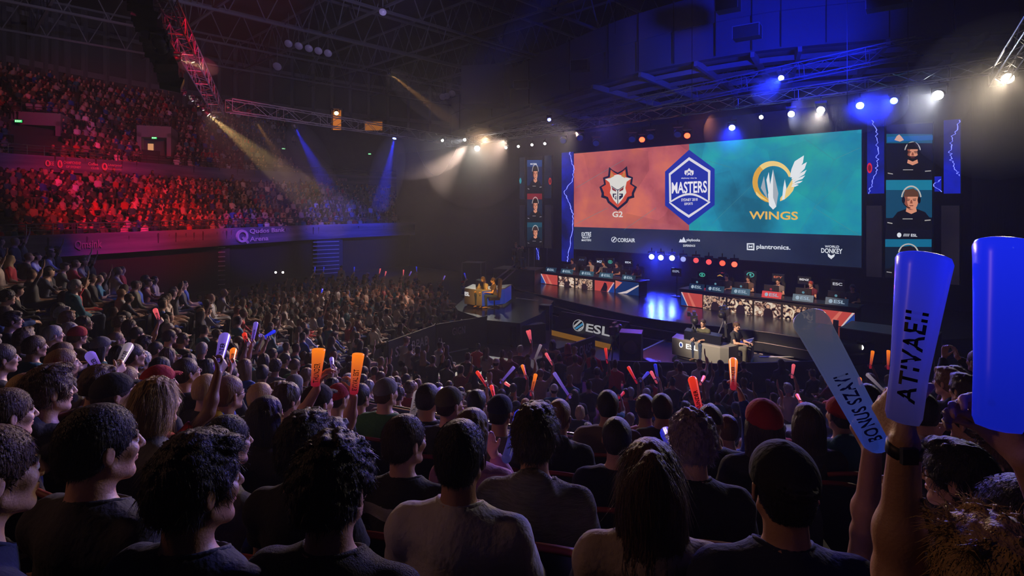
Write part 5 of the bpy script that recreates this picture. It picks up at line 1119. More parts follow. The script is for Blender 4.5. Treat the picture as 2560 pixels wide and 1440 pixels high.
# ------------------------------------------------------------------ landmarks for naming where somebody sits
LM = [(60, 640, 'high at the left hall edge'), (70, 760, 'in upper rows, left edge'), (190, 700, 'below the worn banner end'), (330, 700, 'in blue light under banner'), (470, 740, 'before the dark seat bank'),
      (330, 830, 'mid side stand'), (120, 860, 'in middle rows, left edge'), (560, 800, 'behind the raised purple sticks'), (700, 740, 'side stand, below dark drape'), (720, 830, 'low in side stand'),
      (880, 790, 'at side stand foot'), (860, 880, 'near two tall orange sticks'), (960, 880, 'by lettered barrier near end'), (620, 930, 'close to the raised arms'), (420, 900, 'behind the left caps'), (240, 880, 'behind the crossed sticks'),
      (1010, 760, 'in last floor rows'), (1000, 960, 'just past the green shirt'), (1110, 900, 'in front of lettered barrier'), (1240, 870, 'between barrier and side stairs'), (1210, 960, 'near leaning red sticks'), (1350, 900, 'before the wedge sign'), (1330, 980, 'below the wedge sign'),
      (1480, 930, 'by the black speaker cabinet'), (1560, 990, 'past the rail middle'), (1700, 960, 'before the caster desk'), (1850, 980, 'right of the caster desk'), (1960, 960, 'before the pink tape'), (2100, 980, 'near the small orange sticks'), (2250, 980, 'before the black riser'), (2400, 980, 'by the right drape'), (2480, 1050, 'by the right edge rail'),
      (1100, 1010, 'at the near rail'), (1700, 1060, 'behind the steel rail'), (2200, 1060, 'behind the rail corner'), (300, 1000, 'in left near rows'), (800, 1060, 'in middle near rows')]
def where(px, py): return min(LM, key=lambda l: math.hypot(px-l[0], (py-l[1])*1.4))[2]
USED = set()
HN = {'crop': 'cropped', 'short': 'short', 'thick': 'thick', 'curly': 'curly', 'flop': 'swept', 'bald': 'shaved', 'bob': 'bobbed', 'long': 'long', 'pony': 'ponytailed', 'bun': 'half-tied', 'spike': 'spiky'}
def uniq(make, px, py, rnd):
    for t in range(400):
        d, words = make(rnd); l = 'person '+words+' '+where(px, py)
        if l not in USED: USED.add(l); return d, l
    return d, l
def rnd_attr(rnd, allow_grip=False):
    d = {'hair': rnd.choice(['crop', 'short', 'short', 'short', 'thick', 'flop', 'curly', 'bob', 'long', 'pony']), 'hc': rnd.choice(['black', 'black', 'dark brown', 'dark brown', 'brown', 'light brown', 'blond', 'grey']), 'skin': rnd.choice([0, 0, 1, 1, 2, 3]),
         'top': rnd.choice(['black', 'black', 'black', 'charcoal', 'charcoal', 'navy', 'navy', 'blue', 'teal', 'green', 'olive', 'red', 'maroon', 'grey', 'grey', 'light grey', 'white', 'beige', 'brown', 'purple']), 'legs': rnd.choice(['jeans', 'black', 'khaki']), 'glasses': rnd.random() < .3}
    w = 'with %s %s hair' % (HN[d['hair']], d['hc'])
    if rnd.random() < .16: d['cap'] = rnd.choice(['cap', 'cap', 'backwards cap', 'beanie']); d['capc'] = rnd.choice(['black', 'red', 'navy', 'grey', 'white', 'olive']); w = 'in a %s %s' % (d['capc'], d['cap'])
    w += (', glasses' if d['glasses'] else '')+' and %s top' % d['top']; return d, w
# ------------------------------------------------------------------ the nearest people, one by one
HEROES = []   # (x, y) already taken
def hero(px, py, d, label, turn=0, yaw=0, pitch=0, arms=('lap', 'lap'), lean=0, w=1.0, sleeve=.6, hood=0, fem=0, fine=None, armfix=None, snap=True, sc_=1.0, shirt=None, strands=None, **kw):
    if snap:
        best = None
        for i in range(-30, 31):
            dd = d*(1+i*.006); q = P(px, py, dd); e = abs(q.z-1.2-surf(q.x, q.y))+abs(i)*.004
            if best is None or e < best[0]: best = (e, dd)
        d = best[1]
    hp = P(px, py, d); rz = face_to(hp.x, hp.y)+turn; fine = (1 if d < 3.2 else 0) if fine is None else fine
    p = pose(yaw=yaw, pitch=pitch, arms=arms, lean=lean, w=w, sleeve=sleeve); p['hood'] = hood
    if 'grip' in str(arms): p['curl'] = tuple(.62 if 'grip' in a else .45 for a in arms)
    hl = rotz(p['H'], rz)*sc_; base = hp-hl
    if armfix: armfix(p, base, rz)
    res = ((.025, .0108, .0095), (.0145, .0058, .007))[fine]
    parts = (p, make_body('body', p, *res, fem, SKIN[1]), shirt(p) if shirt else make_shirt('shirt', p, CLOTHD, res[0]), make_legs('legs', p, LEGD))
    HEROES.append((base.x, base.y)); return person(parts, base, rz, label, fine=fine, scale=sc_, **kw), p, base, rz
def stripes(p):
    def mf(C): z = C[:, 2]-p['pel'][2]; return (((z > .37) & (z < .44)) | ((z > .21) & (z < .29)) | ((z > .05) & (z < .13))).astype(int)
    return make_shirt('shirt', p, None, .011, mfun=mf, mats=[TOPM['black'], TOPM['light grey']])
def colorblock(p):
    return make_shirt('shirt', p, None, .011, mfun=lambda C: np.where(C[:, 2] < p['pel'][2]+.1, 1, 0), mats=[TOPM['grey'], TOPM['yellow']])
def hoodblock(p):
    return make_shirt('shirt', p, None, .013, mfun=lambda C: np.where((C[:, 2] > p['neck'][2]-.1) & (C[:, 1] < .05) & (np.abs(C[:, 0]) < .13), 1, 0), mats=[TOPM['blue'], TOPM['yellow']])
H = hero
H(255, 1118, 1.75, 'person in black shirt with white collar, thick dark hair, nearest at the lower left', turn=-.1, yaw=-.25, hair='short', hc='black', skin=1, top='charcoal', w=1.12, sleeve=1.5)
H(497, 1218, 1.5, 'bearded person with wavy black hair in navy shirt, beside the white-collared one', turn=-.05, yaw=-.35, hair='flop', hc='black', skin=2, top='navy', w=1.08)
H(840, 1218, 1.5, 'person with curly black hair in chunky grey knit sweater, bottom row', yaw=-.1, hair='curly', hc='black', skin=1, topm=KNIT, sleeve=1.9, w=1.05)
H(763, 1118, 2.3, 'person with straight thick black hair and plain black shirt behind the knit sweater', yaw=-.1, hair='thick', hc='black', skin=1, top='black')
H(1153, 1143, 2.0, 'person with close-cut dark hair in pale grey t-shirt, bottom row middle', hair='short', hc='black', skin=2, top='pale', w=1.12, sleeve=.75)
H(1015, 1106, 2.7, 'person in black and grey wide-striped shirt in front of the pale grey t-shirt', yaw=-.45, hair='short', hc='dark brown', skin=1, shirt=stripes, sleeve=1.4)
H(1340, 1097, 2.4, 'person with shaggy dark hair in olive knitted hooded sweater', yaw=-.1, hair='thick', hc='dark brown', skin=1, topm=KNIT2, sleeve=1.9, hood=1, w=1.05)
H(1626, 1200, 1.85, 'person with long light brown hair half tied in a bun, beige sweatshirt', hair='bun', hc='brown', skin=0, top='beige', sleeve=1.9, fem=1)
H(1730, 1105, 2.5, 'person with tousled lilac grey hair in black t-shirt', hair='curly', hc='lilac grey', skin=1, top='black', w=1.08)
H(1955, 1222, 1.65, 'person in backwards black cap and navy t-shirt, bottom row right', turn=.05, hair='crop', hc='black', skin=1, top='navy', cap='backwards cap', capc='black', w=1.12)
H(1542, 1098, 3.4, 'person with neat short black hair in plain black shirt, centre front', hair='short', hc='black', skin=1, top='black', w=1.1, sleeve=1.5)
H(1520, 1016, 4.6, 'broad person in brown-grey sweater leaning at the near rail', hair='short', hc='black', skin=2, top='brown', sleeve=1.9, w=1.2)
H(1613, 1022, 5.2, 'person in pinkish shirt left of the dark jacket at the rail', hair='short', hc='dark brown', skin=1, top='pink')
H(1655, 1022, 4.9, 'person in dark jacket next to the pinkish shirt at the rail', hair='short', hc='black', skin=1, top='charcoal', sleeve=1.9, w=1.1)
H(1400, 1042, 4.1, 'person with blond buzz cut in black hoodie near the rail', yaw=-.2, hair='crop', hc='light brown', skin=1, top='black', hood=1, sleeve=1.9)
H(1775, 1057, 3.8, 'person with shaved dark head and beaded necklace in black t-shirt', yaw=-.1, hair='bald', hc='dark brown', skin=1, top='black', w=1.1)
H(1908, 1062, 3.3, 'person in red cap over long dark hair and black jacket', hair='long', hc='dark brown', skin=1, top='black', cap='cap', capc='red', sleeve=1.9)
H(2018, 1056, 3.9, 'person with long straight brown hair in dark top behind the rail corner', hair='long', hc='dark brown', skin=0, top='charcoal', fem=1)
H(2100, 1040, 4.0, 'person in crimson cap and teal hooded top', yaw=.2, hair='crop', hc='black', skin=1, top='teal', cap='cap', capc='red', hood=1, sleeve=1.9)
H(2168, 1000, 4.6, 'person with short dark hair in white-blue shirt seen past the slanted stick', hair='short', hc='black', skin=1, top='light grey')
H(2421, 1060, 3.4, 'person with smooth black hair in grey hoodie raising a hand to the face', yaw=.5, hair='short', hc='black', skin=1, top='grey', arms=('chin', 'lap'), sleeve=1.9, hood=1)
H(2390, 1198, 2.15, 'person in white t-shirt clapping, head turned left beside the big raised arm', turn=.25, yaw=.55, hair='thick', hc='black', skin=1, top='white', arms=('clap', 'clap'), glasses=True)
H(2502, 1158, 2.4, 'person in white t-shirt with brushed-up hair at the right edge', turn=.3, yaw=.5, hair='spike', hc='brown', skin=0, top='white')
H(2300, 1030, 3.6, 'person in dark shirt half hidden behind the big blue stick', hair='short', hc='black', skin=1, top='charcoal')
H(2368, 958, 5.4, 'person with light brown hair near the right drape', yaw=.4, hair='flop', hc='light brown', skin=0, top='navy', hood=1, sleeve=1.9)
H(2408, 978, 4.7, 'person with dark brown hair in leather jacket near the right drape', yaw=.2, hair='thick', hc='dark brown', skin=1, top='black', sleeve=1.9)
H(2392, 942, 6.2, 'person with brown wavy hair behind the light brown head', hair='flop', hc='brown', skin=1, top='maroon')
H(288, 990, 3.4, 'person in black baseball cap facing right, grey and tan t-shirt', turn=-.15, yaw=-.25, hair='crop', hc='dark brown', skin=0, top='beige', cap='cap', capc='black')
H(126, 980, 3.0, 'person with brown bowl-cut hair in black hoodie at the left', turn=-.1, yaw=-.15, hair='thick', hc='brown', skin=0, top='black', hood=1, sleeve=1.9)
H(248, 962, 4.1, 'person with swept brown hair in patterned grey-blue jacket', turn=-.1, hair='flop', hc='brown', skin=0, top='grey', sleeve=1.9)
H(395, 1008, 2.9, 'person with blond wavy bob in grey sweater with yellow hem, leaning forward', turn=-.2, arms=('knee', 'knee'), lean=.3, hair='bob', hc='blond', skin=0, shirt=colorblock, sleeve=1.8, fem=1)
H(400, 962, 4.0, 'person in large red baseball cap behind the blond bob', turn=-.2, yaw=-.15, hair='crop', hc='black', skin=1, top='black', cap='cap', capc='red')
H(574, 986, 4.0, 'person in blue jacket with bright yellow hood, glasses', turn=-.2, lean=.25, arms=('knee', 'knee'), hair='short', hc='light brown', skin=0, shirt=hoodblock, hood=1, sleeve=1.9, glasses=True)
H(518, 975, 4.7, 'person with blond hair and glasses left of the yellow hood', turn=-.1, hair='short', hc='blond', skin=0, top='black', glasses=True)
H(570, 1108, 2.7, 'person with black hair in grey t-shirt leaning forward, elbow out', turn=-.2, yaw=-.2, lean=.3, arms=('knee', 'knee'), hair='short', hc='black', skin=1, top='grey')
H(158, 912, 4.4, 'person with short fair-brown hair in grey hooded jacket at the left', turn=-.1, yaw=-.2, hair='crop', hc='light brown', skin=0, top='grey', hood=1, sleeve=1.9)
H(468, 932, 4.9, 'person with dark hair and glasses looking up to the right', turn=-.1, yaw=-.2, pitch=.15, hair='short', hc='dark brown', skin=0, top='black', glasses=True, w=1.1)
H(15, 786, 7.0, 'person in royal blue hooded jacket at the left edge', turn=-.2, lean=.2, arms=('knee', 'knee'), hair='crop', hc='brown', skin=0, top='blue', hood=1, sleeve=1.9)
H(967, 985, 4.9, 'person in grey cap and dark green t-shirt at the rail end', hair='crop', hc='brown', skin=0, top='green', cap='cap', capc='grey', w=1.15, yaw=-.4)
H(848, 996, 5.2, 'person in shiny red cap next to the raised orange stick', turn=-.3, hair='crop', hc='dark brown', skin=0, top='charcoal', cap='cap', capc='red')
H(720, 1000, 4.3, 'person with dark ponytail in pale beige top', turn=.05, yaw=-.35, hair='pony', hc='dark brown', skin=0, top='beige', fem=1)
H(655, 992, 4.8, 'person with short blond hair gazing up in black jacket', yaw=-.4, pitch=.2, hair='crop', hc='blond', skin=0, top='black', sleeve=1.9)
H(1072, 999, 4.6, 'person with short dark hair in black t-shirt holding a glowing white stick', yaw=-.3, hair='short', hc='black', skin=1, top='black', w=1.08)
H(1126, 1012, 4.3, 'person in olive black baseball cap in black t-shirt', yaw=-.5, hair='crop', hc='dark brown', skin=0, top='black', cap='cap', capc='olive', w=1.1)
H(1183, 1080, 3.2, 'person with long straight brown hair in pink floral blouse', yaw=-.4, hair='long', hc='brown', skin=0, top='pink', arms=('lap', 'chin'), fem=1, sleeve=1.9)
H(1252, 1032, 4.3, 'person in blue-grey denim shirt and navy cap', yaw=-.2, hair='crop', hc='black', skin=1, top='grey', cap='beanie', capc='navy', w=1.1, sleeve=1.9)
H(1193, 1009, 5.3, 'person with short black hair in dark jacket at the rail left part', hair='short', hc='black', skin=1, top='charcoal')
H(903, 992, 5.6, 'person with dark hair and beard in dark shirt beside the red cap', yaw=-.2, hair='short', hc='black', skin=1, top='black')
H(190, 715, 9.3, 'person with white-grey hair and glasses in dark teal hoodie', turn=-.1, lean=.1, hair='short', hc='grey', skin=0, top='teal', hood=1, glasses=True, sleeve=1.9)
H(425, 843, 8.2, 'person in green team jersey and glasses', turn=-.1, lean=.2, arms=('knee', 'knee'), hair='short', hc='dark brown', skin=0, top='green', glasses=True)
H(292, 852, 6.8, 'person in dark jacket with cropped fair hair and glasses turned right', turn=-.1, hair='crop', hc='light brown', skin=0, top='charcoal', glasses=True)
H(135, 838, 6.3, 'person with grey-brown hair reading with hands out', turn=-.1, lean=.3, arms=('knee', 'knee'), hair='short', hc='grey', skin=0, top='charcoal')
H(335, 890, 5.8, 'person with red-lit face and short hair near the crossed sticks', turn=-.15, yaw=-.1, hair='crop', hc='dark brown', skin=1, top='black')
H(20, 1040, 2.7, 'person with brown hair in dark jacket at the left edge, mostly cut off', turn=-.2, hair='short', hc='brown', skin=0, top='charcoal', sleeve=1.9)
H(-18, 1190, 1.5, 'person at the left edge resting chin on hand, jeans knees showing', turn=-.25, yaw=-.1, arms=('knee', 'knee'), lean=.25, hair='short', hc='brown', skin=0, top='navy', legs='jeans')
# arms with sticks -------------------------------------------------
def up_arm(n, elW, wrW, hdW, hmW, curl=.6):
    def fx(p, base, rz):
        inv = lambda v: np.array(rotz(Vector(v)-base, -rz)); iv = lambda v: np.array(rotz(Vector(v), -rz))
        p['el'][n] = inv(elW); p['wr'][n] = inv(wrW); h = iv(hdW); p['hd'][n] = h/np.linalg.norm(h); p['hm'][n] = iv(hmW); c = list(p.get('curl', (.45, .45))); c[n] = curl; p['curl'] = tuple(c)
    return fx
SK = {}
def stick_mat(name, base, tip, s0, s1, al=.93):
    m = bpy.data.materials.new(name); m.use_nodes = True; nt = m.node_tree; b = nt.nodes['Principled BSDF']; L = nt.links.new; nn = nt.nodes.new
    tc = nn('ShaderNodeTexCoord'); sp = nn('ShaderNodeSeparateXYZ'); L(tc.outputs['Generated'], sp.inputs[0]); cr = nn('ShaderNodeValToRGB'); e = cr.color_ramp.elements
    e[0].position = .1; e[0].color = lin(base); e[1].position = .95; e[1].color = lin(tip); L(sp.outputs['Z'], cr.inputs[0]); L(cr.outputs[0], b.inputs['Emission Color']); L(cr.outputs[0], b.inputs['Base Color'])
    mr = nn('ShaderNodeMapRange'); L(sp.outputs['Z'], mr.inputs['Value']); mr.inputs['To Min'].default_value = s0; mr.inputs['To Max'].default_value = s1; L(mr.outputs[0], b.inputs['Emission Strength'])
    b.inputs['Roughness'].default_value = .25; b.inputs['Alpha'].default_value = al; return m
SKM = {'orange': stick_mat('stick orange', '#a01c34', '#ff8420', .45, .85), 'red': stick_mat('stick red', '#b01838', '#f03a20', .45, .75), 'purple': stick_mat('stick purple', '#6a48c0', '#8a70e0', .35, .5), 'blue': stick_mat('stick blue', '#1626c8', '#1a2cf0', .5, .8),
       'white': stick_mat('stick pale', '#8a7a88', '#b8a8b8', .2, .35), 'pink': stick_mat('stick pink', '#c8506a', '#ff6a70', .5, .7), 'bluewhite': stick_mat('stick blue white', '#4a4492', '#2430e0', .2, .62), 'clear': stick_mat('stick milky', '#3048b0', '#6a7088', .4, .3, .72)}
def stick(a, c, col, label, r0=.027, r1=.042, txt='THUNDER', tsz=1.0, group=None, seg=16, dark='#161020'):
    a, c = Vector(a), Vector(c); L = (c-a).length; key = (round(L, 2), round(r0, 3), round(r1, 3), seg)
    if key not in SK:
        b = MB(); b.lathe([(r0*.3, 0), (r0*.85, .004), (r0, .018), (r0*1.04, L*.3), ((r0+r1)/2, L*.62), (r1*.96, L*.9), (r1, L*.965), (r1*.93, L*.992), (r1*.8, L), (r1*.3, L*.975)], (0, 0, 0), seg); SK[key] = b.mesh('stick', SKM['red'])
    e = link('inflatable_stick', SK[key], None, a); e.rotation_euler = (c-a).to_track_quat('Z', 'Y').to_euler(); setm(e, SKM[col]); tag(e, label, 'noise stick', group)
    if txt:   # lettering wrapped on the tube, reading up towards the tip, turned to the hall's near side
        v, f_ = text_mesh(txt, .05, 1.1); inv = e.rotation_euler.to_matrix().transposed(); vd = inv@((EYE-(a+c)/2).normalized()); a0 = math.atan2(vd.y, vd.x); b = MB(); vs = []
        for x, y in v:
            z = L*(.12+.52*x); t = z/L; rr = float(np.interp(t, [0, .3, .62, .9, 1], [r0, r0*1.04, (r0+r1)/2, r1*.96, r1]))+.0025; an = a0-(y-.5)*1.0*tsz; vs.append((rr*math.cos(an), rr*math.sin(an), z))
        b.add(vs, f_); k = b.build('lettering', mat('stick print '+dark, dark, .5), e)
    return e
# big near arms
r_ = H(2478, 1478, 1.0, 'person with messy blond hair raising a watch-wearing arm with the big stick', snap=False, hair='spike', hc='blond', skin=1, top='charcoal', arms=('up', 'lap'),
       armfix=up_arm(0, P(2243, 1432, 1.12), P(2262, 1105, 1.1), (.05, .75, .66), (1, .1, 0), .75), fine=1)
w0, w1 = P(2258, 1135, 1.105), P(2262, 1108, 1.1); b = MB()
b.tube([w0.lerp(w1, .0), w0.lerp(w1, 1)], .031, 20); b.box(w0.lerp(w1, .5)+Vector((-.014, -.034, 0)), (.03, .01, .03)); o = b.build('wristwatch', K); tag(o, 'black wristwatch on the large raised forearm', 'watch')
stick(P(2256, 1060, 1.1), P(2312, 640, 1.16), 'bluewhite', 'big blue and white stick raised by the wrist with the watch', .031, .05, 'ATIVAEII', .9)
r_ = H(2262, 1345, 1.95, 'person in navy shirt hidden behind the big arm, lifting the slanted stick', hair='short', hc='black', skin=1, top='navy', arms=('grip', 'lap'),
       armfix=up_arm(0, P(2163, 1335, 1.85), P(2180, 1128, 1.75), (-.1, .7, .7), (1, 0, 0), .75), fine=1)
stick(P(2196, 1112, 1.74), P(2022, 795, 1.62), 'clear', 'slanted milky stick with blue light, left of the big arm', .042, .05, 'BONUS SZAVI', .9, dark='#12309a')
r_ = H(2552, 1335, 1.3, 'person with black hair at the lower right edge, right arm up', snap=False, hair='short', hc='black', skin=1, top='black', arms=('lap', 'grip'),
       armfix=up_arm(1, P(2668, 1370, 1.15), P(2572, 1150, 1.02), (-.25, .75, .6), (-1, -.2, 0), .8), fine=1)
stick(P(2495, 1078, .98), P(2515, 605, 1.05), 'blue', 'tall deep blue stick cut by the right picture edge', .037, .05, None)
# ------------------------------------------------------------------ people holding sticks, solved so that they stand on the seating
rn = random.Random(5)
def stick_person(x0, y0, x1, y1, col, label_s, key='grip', d0=3, d1=40, holder=True, txt='THUNDER', L=.45, plabel=None, **kw):
    parts = lib(key); p = parts[0]; n = 1 if 'left' not in key else 0
    g = Vector((p['wr'][n]+p['hd'][n]*.06+p['hm'][n]/np.linalg.norm(p['hm'][n])*.035).tolist()); best = None; d = d0
    while d < d1:
        hw = P(x0, y0, d); rz = face_to(hw.x, hw.y); base = hw-rotz(g, rz); e = abs(base.z-surf(base.x, base.y))
        if best is None or e < best[0]: best = (e, d, base, rz)
        d *= 1.01
    e, d, base, rz = best; a = P(x0, y0, d); pl = math.hypot(x1-x0, y1-y0)/F*d
    tip = P(x1, y1, d); dd_ = d
    while (tip-a).length < L: dd_ += .02; tip = P(x1, y1, dd_)
    dr = (tip-a).normalized(); stick(a-dr*.04, tip, col, label_s, txt=txt if d < 12 else None, seg=12)
    if holder:
        px, py = proj(base+rotz(p['H'], rz))
        def mk(r): dd, w = rnd_attr(r); return dd, w+', waving,'
        dd, l = uniq(mk, px, py, rn)
        if plabel: l = plabel
        dd.update(kw); HEROES.append((base.x, base.y)); person(parts, base, rz, l, **dd)
    return d
SP = stick_person
r_ = H(797, 1010, 3.9, 'person in dark backwards cap and grey t-shirt holding up two orange sticks', hair='crop', hc='black', skin=0, top='grey', cap='cap', capc='black', arms=('grip', 'grip'), w=1.08, yaw=-.3,
       armfix=lambda p, b_, rz: (up_arm(0, P(748, 1048, 3.75), P(791, 973, 3.6), Vector((.15, .5, .8)), Vector((1, .3, 0)))(p, b_, rz), up_arm(1, P(873, 1052, 3.85), P(884, 992, 3.7), Vector((-.1, .5, .8)), Vector((-1, .3, 0)))(p, b_, rz)))
stick(P(788, 966, 3.58), P(797, 872, 3.6), 'orange', 'tall orange stick, left one of the pair raised by the grey t-shirt', .03, .043, 'THUNDER')
stick(P(884, 986, 3.68), P(896, 884, 3.7), 'orange', 'tall orange stick with dark lettering, right one of the raised pair', .028, .04, 'EVIVAL EST')
SP(545, 915, 562, 842, 'purple', 'pale purple stick with lettering above the glasses wearer', key='grip')
SP(578, 913, 584, 876, 'orange', 'short orange stick right beside the pale purple one', key='gripf')
SP(255, 935, 225, 888, 'purple', 'purple stick leaning left, lower left crowd', key='gripf', d0=4.5)
SP(293, 922, 322, 866, 'white', 'greyish white stick leaning right next to the purple one', key='gripf', d0=4.5)
SP(399, 803, 388, 775, 'pink', 'small pink stick in the middle of the side stand'); SP(617, 858, 611, 836, 'red', 'small red stick left of the purple trio'); SP(630, 858, 640, 808, 'purple', 'upright purple stick of the purple trio')
SP(655, 846, 686, 828, 'blue', 'blue-lit stick pointing right beside the purple trio', key='gripf'); SP(832, 922, 829, 897, 'purple', 'small purple stick between the two tall orange sticks', key='gripf')
SP(1030, 1040, 1045, 985, 'white', 'white stick with orange tip and lettering at the rail', key='gripf', holder=False, d0=4.4, d1=4.7, txt='THUNDER'); SP(1092, 1008, 1103, 976, 'purple', 'purple stick behind the short-haired one at the rail', key='gripf', holder=False, d0=4.8, d1=5.1)
SP(1215, 963, 1193, 930, 'red', 'red stick leaning left in the near floor block'); SP(1237, 1000, 1229, 966, 'red', 'red stick upright below the left-leaning red one', key='gripf', d0=6); SP(1253, 955, 1285, 918, 'purple', 'long purple stick leaning right over the white beanie'); SP(1285, 972, 1264, 958, 'pink', 'pink stick lying low beside the long purple one', key='gripf')
SP(1327, 855, 1318, 828, 'pink', 'pink stick, left of the crossed pair at the side stairs'); SP(1328, 855, 1324, 826, 'pink', 'pink stick, right of the crossed pair at the side stairs', holder=False)
SP(1335, 903, 1352, 862, 'white', 'clear lettered stick before the wedge sign'); SP(1380, 910, 1365, 884, 'pink', 'pinkish stick leaning left before the gold strip'); SP(1316, 945, 1306, 914, 'orange', 'dull orange stick leaning left, near floor block'); SP(1328, 985, 1339, 937, 'orange', 'yellow-orange lettered stick below the dull orange one')
SP(1424, 992, 1385, 932, 'purple', 'big lilac stick leaning left before the rail', key='grip_left', d0=5); SP(1518, 905, 1514, 872, 'red', 'red-orange stick left of the black speaker cabinet'); SP(1591, 955, 1571, 918, 'red', 'red stick leaning left, right of the black speaker cabinet')
SP(1602, 952, 1620, 932, 'bluewhite', 'dim bluish stick leaning right before the caster desk'); SP(1641, 955, 1628, 930, 'pink', 'pink stick leaning left near the beige shirt'); SP(1645, 950, 1638, 912, 'bluewhite', 'dim bluish stick behind the pink one'); SP(1548, 994, 1566, 974, 'red', 'orange-red stick leaning right low in the floor block', key='gripf')
SP(1754, 1045, 1731, 948, 'red', 'large red-orange stick with lettering right of the rail middle', holder=False, d0=4.3, d1=4.6, txt='THUNDER'); SP(1833, 965, 1833, 902, 'orange', 'large orange stick in front of the caster desk corner', holder=False, d0=4.9, d1=5.2)
SP(1751, 960, 1760, 942, 'pink', 'small pinkish stick below the caster desk'); SP(1980, 942, 1984, 913, 'pink', 'pink stick before the pink floor tape'); SP(2176, 918, 2182, 878, 'orange', 'slim orange stick, left of the two near the black riser'); SP(2220, 920, 2221, 877, 'orange', 'slim orange stick, right of the two near the black riser')
SP(2154, 980, 2149, 946, 'orange', 'bright orange stick with flame-like glow beside the slanted stick'); SP(2218, 985, 2168, 936, 'white', 'clear stick leaning left by the two slim orange ones', key='grip_left'); SP(2004, 1008, 1993, 988, 'pink', 'pale red stick low behind the rail', key='gripf')
SP(1268, 1140, 1302, 1036, 'bluewhite', 'broad blue-white lettered stick left of the olive sweater', holder=False, d0=3.1, d1=3.3, txt='VALU'); SP(1686, 1128, 1666, 1082, 'bluewhite', 'short blue lettered stick behind the lilac hair', holder=False, d0=3.1, d1=3.3)
SP(1166, 700, 1161, 683, 'bluewhite', 'white-blue stick held left of the small caster desk'); SP(885, 683, 886, 668, 'bluewhite', 'tiny bluish stick at the back of the floor crowd', d0=20); SP(948, 686, 951, 672, 'pink', 'tiny pinkish stick raised at the back of the floor crowd', d0=20); SP(962, 692, 965, 679, 'pink', 'tiny orange-pink stick just right of the pinkish one', d0=20)
SP(1008, 690, 1009, 675, 'pink', 'tiny red stick near the back row middle', d0=20); SP(1022, 692, 1028, 679, 'purple', 'tiny lilac stick leaning right in the back rows', d0=20); SP(1042, 682, 1041, 667, 'bluewhite', 'tiny upright blue stick in the back rows', d0=20); SP(1107, 702, 1112, 690, 'purple', 'tiny purple stick at the right end of the floor crowd', d0=20)
SP(786, 684, 788, 668, 'bluewhite', 'tiny pale blue stick under the hanging seat bank', d0=20); SP(808, 682, 810, 668, 'bluewhite', 'tiny white-blue stick beside the standing steward', d0=20); SP(803, 735, 806, 723, 'blue', 'tiny blue stick in the middle of the far crowd', d0=15); SP(670, 848, 650, 838, 'purple', 'purple stick pointing left in the purple trio', key='gripf')
# the blue sleeve with the orange stick
H(1818, 1075, 4.9, 'person in blue jacket with raised sleeve holding the large orange stick', hair='short', hc='brown', skin=0, top='blue', arms=('lap', 'grip'), sleeve=1.8, armfix=up_arm(1, P(1872, 1048, 4.9), P(1852, 988, 4.95), Vector((-.15, .5, .8)), Vector((-1, .2, 0))))
H(1732, 1085, 4.3, 'person with dark hair half hidden behind lilac hair, raising the red-orange stick', hair='short', hc='black', skin=1, top='black', arms=('lap', 'gripf'))
# ------------------------------------------------------------------ on stage
def seated(px, py, d, key, label, rz, z=None, headset=False, scale=1.0, **kw):
    parts = lib(key); p = parts[0]; hp = P(px, py, d); base = hp-rotz(p['H'], rz)*scale
    if z is not None: base.z = z
    return person(parts, base, rz, label, headset=headset, scale=scale, **kw), base
CHB = None
def gaming_chair(base, rz, label, m='black', group='gaming chairs of the players'):
    e = empty('gaming_chair', base, rz, label, 'chair', group); b = MB(); b.box((0, .05, .42), (.5, .5, .12)); b.build('seat', K, e)
    b = MB(); b.box((0, -.24, .85), (.46, .1, .8), rx=.12, taper=.8); b.box((0, -.27, 1.22), (.3, .08, .16), rx=.12); b.build('backrest', TOPM[m], e)
    b = MB(); b.tube([(0, 0, .36), (0, 0, .08)], .03, 6)
    for i in range(5): b.box((.14*math.cos(i*1.257), .14*math.sin(i*1.257), .06), (.3, .05, .03), rz=i*1.257)
    b.build('base', K, e); return e
RZP = PI-TH     # players look out over the desks
pl = [(1430, 661, 'in dark jersey under the lightning panel', 'navy'), (1475, 668, 'in the second seat of the left team, white shoulders', 'light grey'), (1508, 668, 'in the middle seat of the left team', 'grey'), (1541, 671, 'with dark hood in the fourth seat of the left team', 'black'), (1594, 670, 'in black and red jersey ending the left team', 'maroon')]
for i, (x, y, l, t) in enumerate(pl):
    d = dq(x, qL+1.35); _, base = seated(x, y, d, 'desk', 'player '+l, RZP, 1.12, True, hair='short', hc='black', top=t, skin=1); gaming_chair((base.x, base.y, 1.0), RZP, 'gaming chair of the player '+l, group=None)
pl = [(1816, 712, 'in dark jersey in the second seat of the right team', 'charcoal'), (1870, 716, 'leaning in, third seat of the right team', 'brown'), (1945, 714, 'with fair face at the red plate', 'grey'), (2027, 716, 'with red hair and maroon jersey', 'maroon'), (2131, 722, 'in navy jersey with light blue sleeves ending the right team', 'navy')]
for i, (x, y, l, t) in enumerate(pl):
    d = dq(x, qR+1.3); _, base = seated(x, y, d, 'desk', 'player '+l, RZP-(.3 if i == 3 else 0), 1.12, True, hair='short', hc='red' if i == 3 else 'black', top=t, skin=0); gaming_chair((base.x, base.y, 1.0), RZP, 'gaming chair of the player '+l, group=None)
_, b1 = seated(1757, 818, 18.7, 'desk', 'caster in brown-grey suit with dark tie facing the hall behind the ESL desk', RZP-.1, .42, hair='short', hc='dark brown', top='olive', skin=0)
_, b2_ = seated(1842, 836, 18.3, 'desk', 'caster in dark suit seen from the side at the right of the ESL desk', RZP-1.0+.0+2.4, .4, hair='short', hc='brown', top='charcoal', skin=0, legs='khaki')
